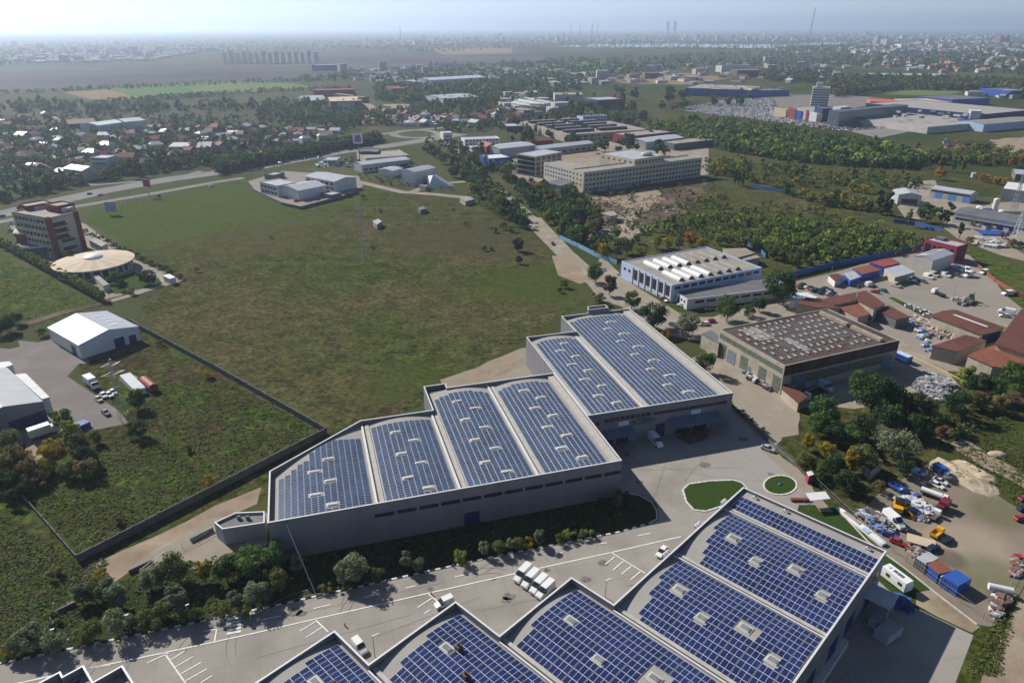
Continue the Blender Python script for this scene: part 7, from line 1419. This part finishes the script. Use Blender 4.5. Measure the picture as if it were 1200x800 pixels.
for i, (x, y) in enumerate(((66, 758), (152, 741), (222, 729), (530, 664), (638, 640), (700, 628), (504, 696), (403, 733))):
    c = G(x, y)
    lamp(x, y, 4.5 if i < 4 else .9, ordw(i, 8)+' small post along the planted road edge', .5, 'small posts along the road edge') if i < 3 else tag(MB().tube((c[0], c[1], 0), (c[0], c[1], .8), .13, 6).build('bollard', M_greyd), ordw(i-3, 5)+' dark bollard on the road marking line', 'bollard', 'bollards on the marking line')
c0 = G(371, 701); c1 = G(335, 613, 10.3); tag(MB().tube((c0[0], c0[1], 0), (c1[0], c1[1]-.25, 10.3), .13, 7, 0, .10).build('leaning_pole', M_steel), 'long thin pole leaning from the road edge to the hall parapet', 'pole')
for (x, y, h, lb) in ((560, 470, 5, 'lone post behind the four bay hall'), (644, 430, 3, 'post beside the concrete strip behind the middle hall'), (1044, 412, 5, 'pole at the right end of the old factory'), (972, 330, 7, 'pole beside the dark red hut'), (1001, 352, 7, 'pole on the rail track behind the brown roofs'), (1116, 348, 5, 'pole in the van yard')):
    c = G(x, y); tag(MB().tube((c[0], c[1], 0), (c[0], c[1], h), .12, 6, 0, .08).build('utility_pole', M_steel), lb, 'pole')
# H shaped frame in the shrubs
c = G(68, 755); r = empty('steel_frame', *c, R(15)); tag(r, 'small H shaped steel frame at the kerb among the shrubs', 'frame'); mb = MB(); mb.tube((0, 0, 0), (0, 0, 1.8), .07); mb.build('post', M_steel, r); mb = MB(); mb.tube((1.7, 0, 0), (1.7, 0, 1.2), .07); mb.build('post', M_steel, r); mb = MB(); mb.tube((0, 0, 1.0), (1.7, 0, 1.0), .06); mb.build('rail', M_steel, r)
def billboard(px, py, wd, ht_, z0, rz, face, label, back=None, legs=2):
    c = G(px, py); r = empty('billboard', *c, rz); tag(r, label, 'billboard'); MB().box(-wd/2, -.15, z0, wd/2, .15, z0+ht_, 0, bottom=True).build('board', back or M_greym, r)
    MB().box(-wd/2+.15, -.22, z0+.15, wd/2-.15, -.16, z0+ht_-.15, 0, bottom=True).build('poster', face, r)
    for i in range(legs): u = 0 if legs == 1 else (-wd*.3+wd*.6*i); MB().tube((u, .1, 0), (u, .1, z0+.4), .25 if legs == 1 else .14, 8).build('post', M_steel, r)
    return r
billboard(131, 251, 6.5, 6, 2.2, R(8), mat('poster_grey', (.26, .33, .40), (.3, .36, .42), scale=.1), 'grey backed billboard standing at the top corner of the meadow', legs=2)
b1 = billboard(174.5, 230, 7, 5, 7, R(-25), M_crim, 'crimson billboard on a tall post beside the highway', legs=1)
b2 = billboard(421, 186, 8.5, 9, 13, R(4), M_sign, 'tall billboard with a purple picture above the dealership', legs=1)
mb = MB(); mb.prism([(-2.8, -.3), (2.8, -.3), (2.8, -.24), (-2.8, -.24)], 14.5, 18.5); mb.build('picture_block', mat('poster_purple', (.28, .05, .22), (.4, .1, .25), scale=.5), b2)
mb = MB(); mb.prism([(-2.2, -.3), (2.2, -.3), (2.2, -.24), (-2.2, -.24)], 18.6, 20.2); mb.build('picture_block', mat('poster_dark', (.06, .07, .16)), b2)
for i, (x, y) in enumerate(((140, 243), (144, 242), (149, 241), (160, 238))): c = G(x, y); tag(MB().tube((c[0], c[1], 0), (c[0], c[1], 5), .1, 5).build('flag_pole', M_redr), ordw(i, 4)+' of the thin red poles right of the grey billboard', 'pole', 'thin red poles')
c = G(248, 219)
# ring sign and misc
c = G(1139.5, 209); tag(MB().tube((c[0], c[1], 0), (c[0], c[1], 3.4), 1.6, 14).build('water_tank', M_cap), 'small round white tank between the orange bushes', 'tank')
# ---------------------------------------------------------------- houses
def house_proto(rm, wmat, kind, w_, d_, h_, rise):
    r = empty('house', 0, -500); mb = MB(); mb.box(-w_/2, -d_/2, 0, w_/2, d_/2, h_, 0); 
    if kind == 'gable':
        for x in (-w_/2, w_/2): mb.face([(x, -d_/2, h_), (x, d_/2, h_), (x, 0, h_+rise)])
    mb.build('wall', wmat, r); mb = MB(); e = .4; a, b = w_/2+e, d_/2+e; z = h_-.1; k = 0 if kind == 'gable' else w_*.28
    P = [(-a, -b, z), (a, -b, z), (a, b, z), (-a, b, z), (-a+k, 0, h_+rise), (a-k, 0, h_+rise)]
    for f in ((0, 1, 5, 4), (2, 3, 4, 5), (1, 2, 5), (3, 0, 4)): mb.face([P[i] for i in f])
    mb.face([P[3], P[2], P[1], P[0]]); mb.build('roof', rm, r)
    for i in range(3): MB().box(-w_*.35+i*w_*.27, -d_/2-.05, 1.1, -w_*.35+i*w_*.27+1.3, -d_/2+.01, 2.4, 0).build('window', M_glass, r)
    return r
HP = [(house_proto(rm, M_hwall, k, w_, d_, h_, rs), nm) for rm, k, w_, d_, h_, rs, nm in ((M_tile, 'hip', 12, 9, 4, 2.8, 'red tiled'), (M_tileb, 'hip', 13, 10, 4.5, 3, 'brown'), (M_hroofw, 'gable', 11, 9, 3.6, 2.4, 'white'), (M_hroofw, 'hip', 10, 8, 5.8, 2.2, 'pale'), (M_tileb, 'gable', 16, 9, 3.4, 2.2, 'long brown'), (M_greym, 'gable', 12, 8, 3.2, 1.6, 'grey'), (M_tile, 'gable', 10, 8, 6, 2.6, 'tall red tiled'))]
rgh = random.Random(21); used = set()
def houses(poly, n, where, group, sc=1.0, seed=1, w=None):
    X, P = scatter(poly, n*3, np.random.default_rng(seed)); kept = []
    for p, px in zip(X, P):
        if len(kept) >= n: break
        if any(abs(p[0]-q[0])+abs(p[1]-q[1]) < 20*sc for q in kept): continue
        kept.append(p); i = rgh.choices(range(7), w or (3, 3, 4, 3, 2, 3, 2))[0]; pr, nm = HP[i]; lb = nm+' roofed house '+where
        if i not in used: used.add(i); o = pr; o.location = (*p, 0); o.rotation_euler = (0, 0, rgh.uniform(-.5, .9)); o.scale = (sc,)*3; o['label'] = lb; o['group'] = group
        else: o = copy_thing(pr, p[0], p[1], rgh.uniform(-.5, .9)+(math.pi/2 if rgh.random() < .4 else 0), 0, sc*rgh.uniform(.85, 1.2), lb, group)
        o['category'] = 'house'
houses([(0, 142), (60, 135), (110, 148), (180, 150), (240, 148), (300, 152), (330, 160), (330, 172), (240, 180), (190, 196), (130, 205), (60, 208), (0, 218)], 105, 'in the village beyond the highway', 'village houses beyond the highway', 1.0, 1)
houses([(325, 155), (395, 150), (396, 162), (330, 176)], 16, 'by the local road left of the billboard', 'houses left of the billboard', .9, 2)
houses([(460, 134), (560, 140), (600, 128), (640, 134), (620, 142), (540, 150), (470, 147)], 26, 'beyond the roundabout', 'houses beyond the roundabout', 1.1, 3)
houses([(1000, 66), (1200, 62), (1210, 84), (1120, 88), (1010, 80)], 95, 'in the suburb far right', 'houses of the far right suburb', 1.5, 4, (7, 2, 4, 3, 1, 2, 5))
houses([(860, 84), (1000, 80), (1010, 96), (900, 98)], 22, 'behind the retail hall', 'houses behind the retail hall', 1.3, 5)
# far settlements: more than 300 buildings, the rest as one object each
def far_town(label, zones, seed, sz=(9, 22), hh=(4, 9), tall=.05):
    rng = np.random.default_rng(seed); rr = random.Random(seed); mb = MB()
    for poly, n in zones:
        X, P = scatter(poly, n, rng)
        for x, y in X:
            a, b = rr.uniform(*sz)/2, rr.uniform(*sz)/2; h = rr.uniform(*hh)*(rr.uniform(2, 3.5) if rr.random() < tall else 1); t = rr.uniform(0, 1.5); c, s_ = math.cos(t), math.sin(t)
            mb.prism([(x+p*c-q*s_, y+p*s_+q*c) for p, q in ((-a, -b), (a, -b), (a, b), (-a, b))], 0, h, rr.choice((4, 4, 5)), rr.choice((0, 0, 0, 1, 2, 3, 5)))
    return tag(mb.build('distant_town', [M_hroofw, M_tile, M_tileb, M_greym, M_hwall, M_creamp]), label, 'town', None, 'stuff')
far_town('bright scattered roofs of the far left town', [([(0, 66), (60, 62), (180, 56), (260, 58), (180, 70), (100, 73), (0, 72)], 430), ([(0, 52), (300, 46), (420, 48), (260, 56), (0, 62)], 200)], 1, (12, 34), (5, 9))
far_town('hazy city blocks spread along the horizon', [([(420, 50), (600, 43), (900, 39), (1200, 38), (1230, 46), (1000, 49), (640, 51), (430, 54)], 1500), ([(1000, 50), (1210, 48), (1210, 62), (1000, 64)], 300), ([(330, 52), (480, 44), (640, 46), (560, 54), (420, 56)], 200)], 2, (14, 40), (6, 14), .05)
far_town('small sheds and buildings of the middle plain', [([(440, 76), (640, 82), (720, 90), (640, 96), (500, 90)], 80), ([(640, 84), (840, 76), (1000, 74), (860, 100), (700, 100), (640, 104)], 130), ([(390, 78), (480, 82), (480, 100), (420, 96)], 40), ([(900, 56), (1010, 54), (1010, 64), (920, 64)], 40), ([(590, 112), (640, 110), (660, 128), (640, 136), (590, 132)], 26), ([(1110, 112), (1200, 108), (1200, 118)], 10)], 3, (9, 26), (3, 8))
M_apt = mat('apartment_render', (.60, .52, .50), (.54, .48, .47), scale=.02)
rr = random.Random(8)
for i in range(15):
    x = 262+i*7.6; y = 74.5-abs(i-6)*.12; c = G(x, y); w_ = 11; r = empty('apartment_block', *c); tag(r, ordw(i, 15)+' slab in the hazy row of apartment blocks', 'apartment block', 'apartment blocks across the left fields')
    MB().box(0, 0, 0, w_, 18, 36+rr.uniform(-4, 4), 0).build('wall', M_apt, r); MB().box(w_*.42, -.6, 0, w_*.58, 0, 31, 0).build('stair_strip', M_creamp, r)
def chimney(px, pyb, pyt, r0, label, lean=0, m=M_greym):
    c = G(px, pyb); d = c[1]*_c+CH*_s
    z = CH-(PX(0, 1)[1]*0+1)*0; lo, hi = 0, 2000
    for _ in range(50):
        md = (lo+hi)/2
        if PX(c[0], c[1], md)[1] > pyt: lo = md
        else: hi = md
    o = MB().tube((0, 0, 0), (lean, 0, lo), r0, 14, 0, r0*.6).build('chimney', m); o.location = (*c, 0); tag(o, label, 'chimney')
chimney(948.5, 44, 9.5, 9, 'tall slim power station chimney on the right horizon', lean=15, m=M_greyd)
chimney(469.5, 46, 31, 5, 'lone chimney on the horizon left of centre', m=M_greyd)
for i, (x, t, r_) in enumerate(((669, 27.5, 5), (679.5, 30, 5), (693.5, 27.5, 9), (700, 29, 5))): chimney(x, 43, t, r_, ordw(i, 4)+' of the small chimneys on the central horizon', m=M_greyd)
# shared grounds of the plain: hedge lines
stuff_trees('hedge_line', 'thin hedge lines between the far fields', [([(0, 108.5), (320, 94.5), (440, 92), (440, 93.5), (320, 96.5), (0, 110)], 170), ([(100, 122), (300, 107.5), (420, 104), (420, 105.5), (300, 109), (100, 123.5)], 150), ([(640, 54.5), (760, 53), (760, 55), (660, 56.5)], 60)], (4, 9), ['dark', 'green'], ['bush', 'broad'], 17)
# ---------------------------------------------------------------- air
hz = MB(); hz.box(-62000, -400, -1, 62000, 86000, 352, 0, bottom=True); hb = hz.build('haze', None)
hb.data.materials.clear(); hm_ = bpy.data.materials.new('haze_air'); hm_.use_nodes = True; n = hm_.node_tree.nodes; n.remove(n['Principled BSDF']); pv = n.new('ShaderNodeVolumePrincipled')
pv.inputs['Color'].default_value = (.68, .80, 1.0, 1); pv.inputs['Density'].default_value = HAZE; pv.inputs['Anisotropy'].default_value = .5; hm_.node_tree.links.new(pv.outputs[0], n['Material Output'].inputs['Volume'])
hb.data.materials.append(hm_); tag(hb, 'pale blue haze over the plain', 'haze', None, 'stuff'); hb['kind'] = 'stuff'

# ---------------------------------------------------------------- labels: look-alikes of one group are told apart by their place from the left
bpy.context.view_layer.update(); by = {}
for o in COL.objects:
    if o.parent is None and o.get('label') and o.get('group'): by.setdefault((o['group'], o['label']), []).append(o)
for (g_, lb), L in by.items():
    if len(L) > 1:
        L.sort(key=lambda o: PX(*o.location)[0])
        for i, o in enumerate(L):
            if lb.split()[0] in ('leftmost', 'rightmost') or 'from left' in lb: continue
            o['label'] = ordw(i, len(L))+' '+lb
for o in COL.objects:
    if o.get('label') and o.parent is None:
        ws = o['label'].split()
        if len(ws) > 16: o['label'] = ' '.join(ws[:16])
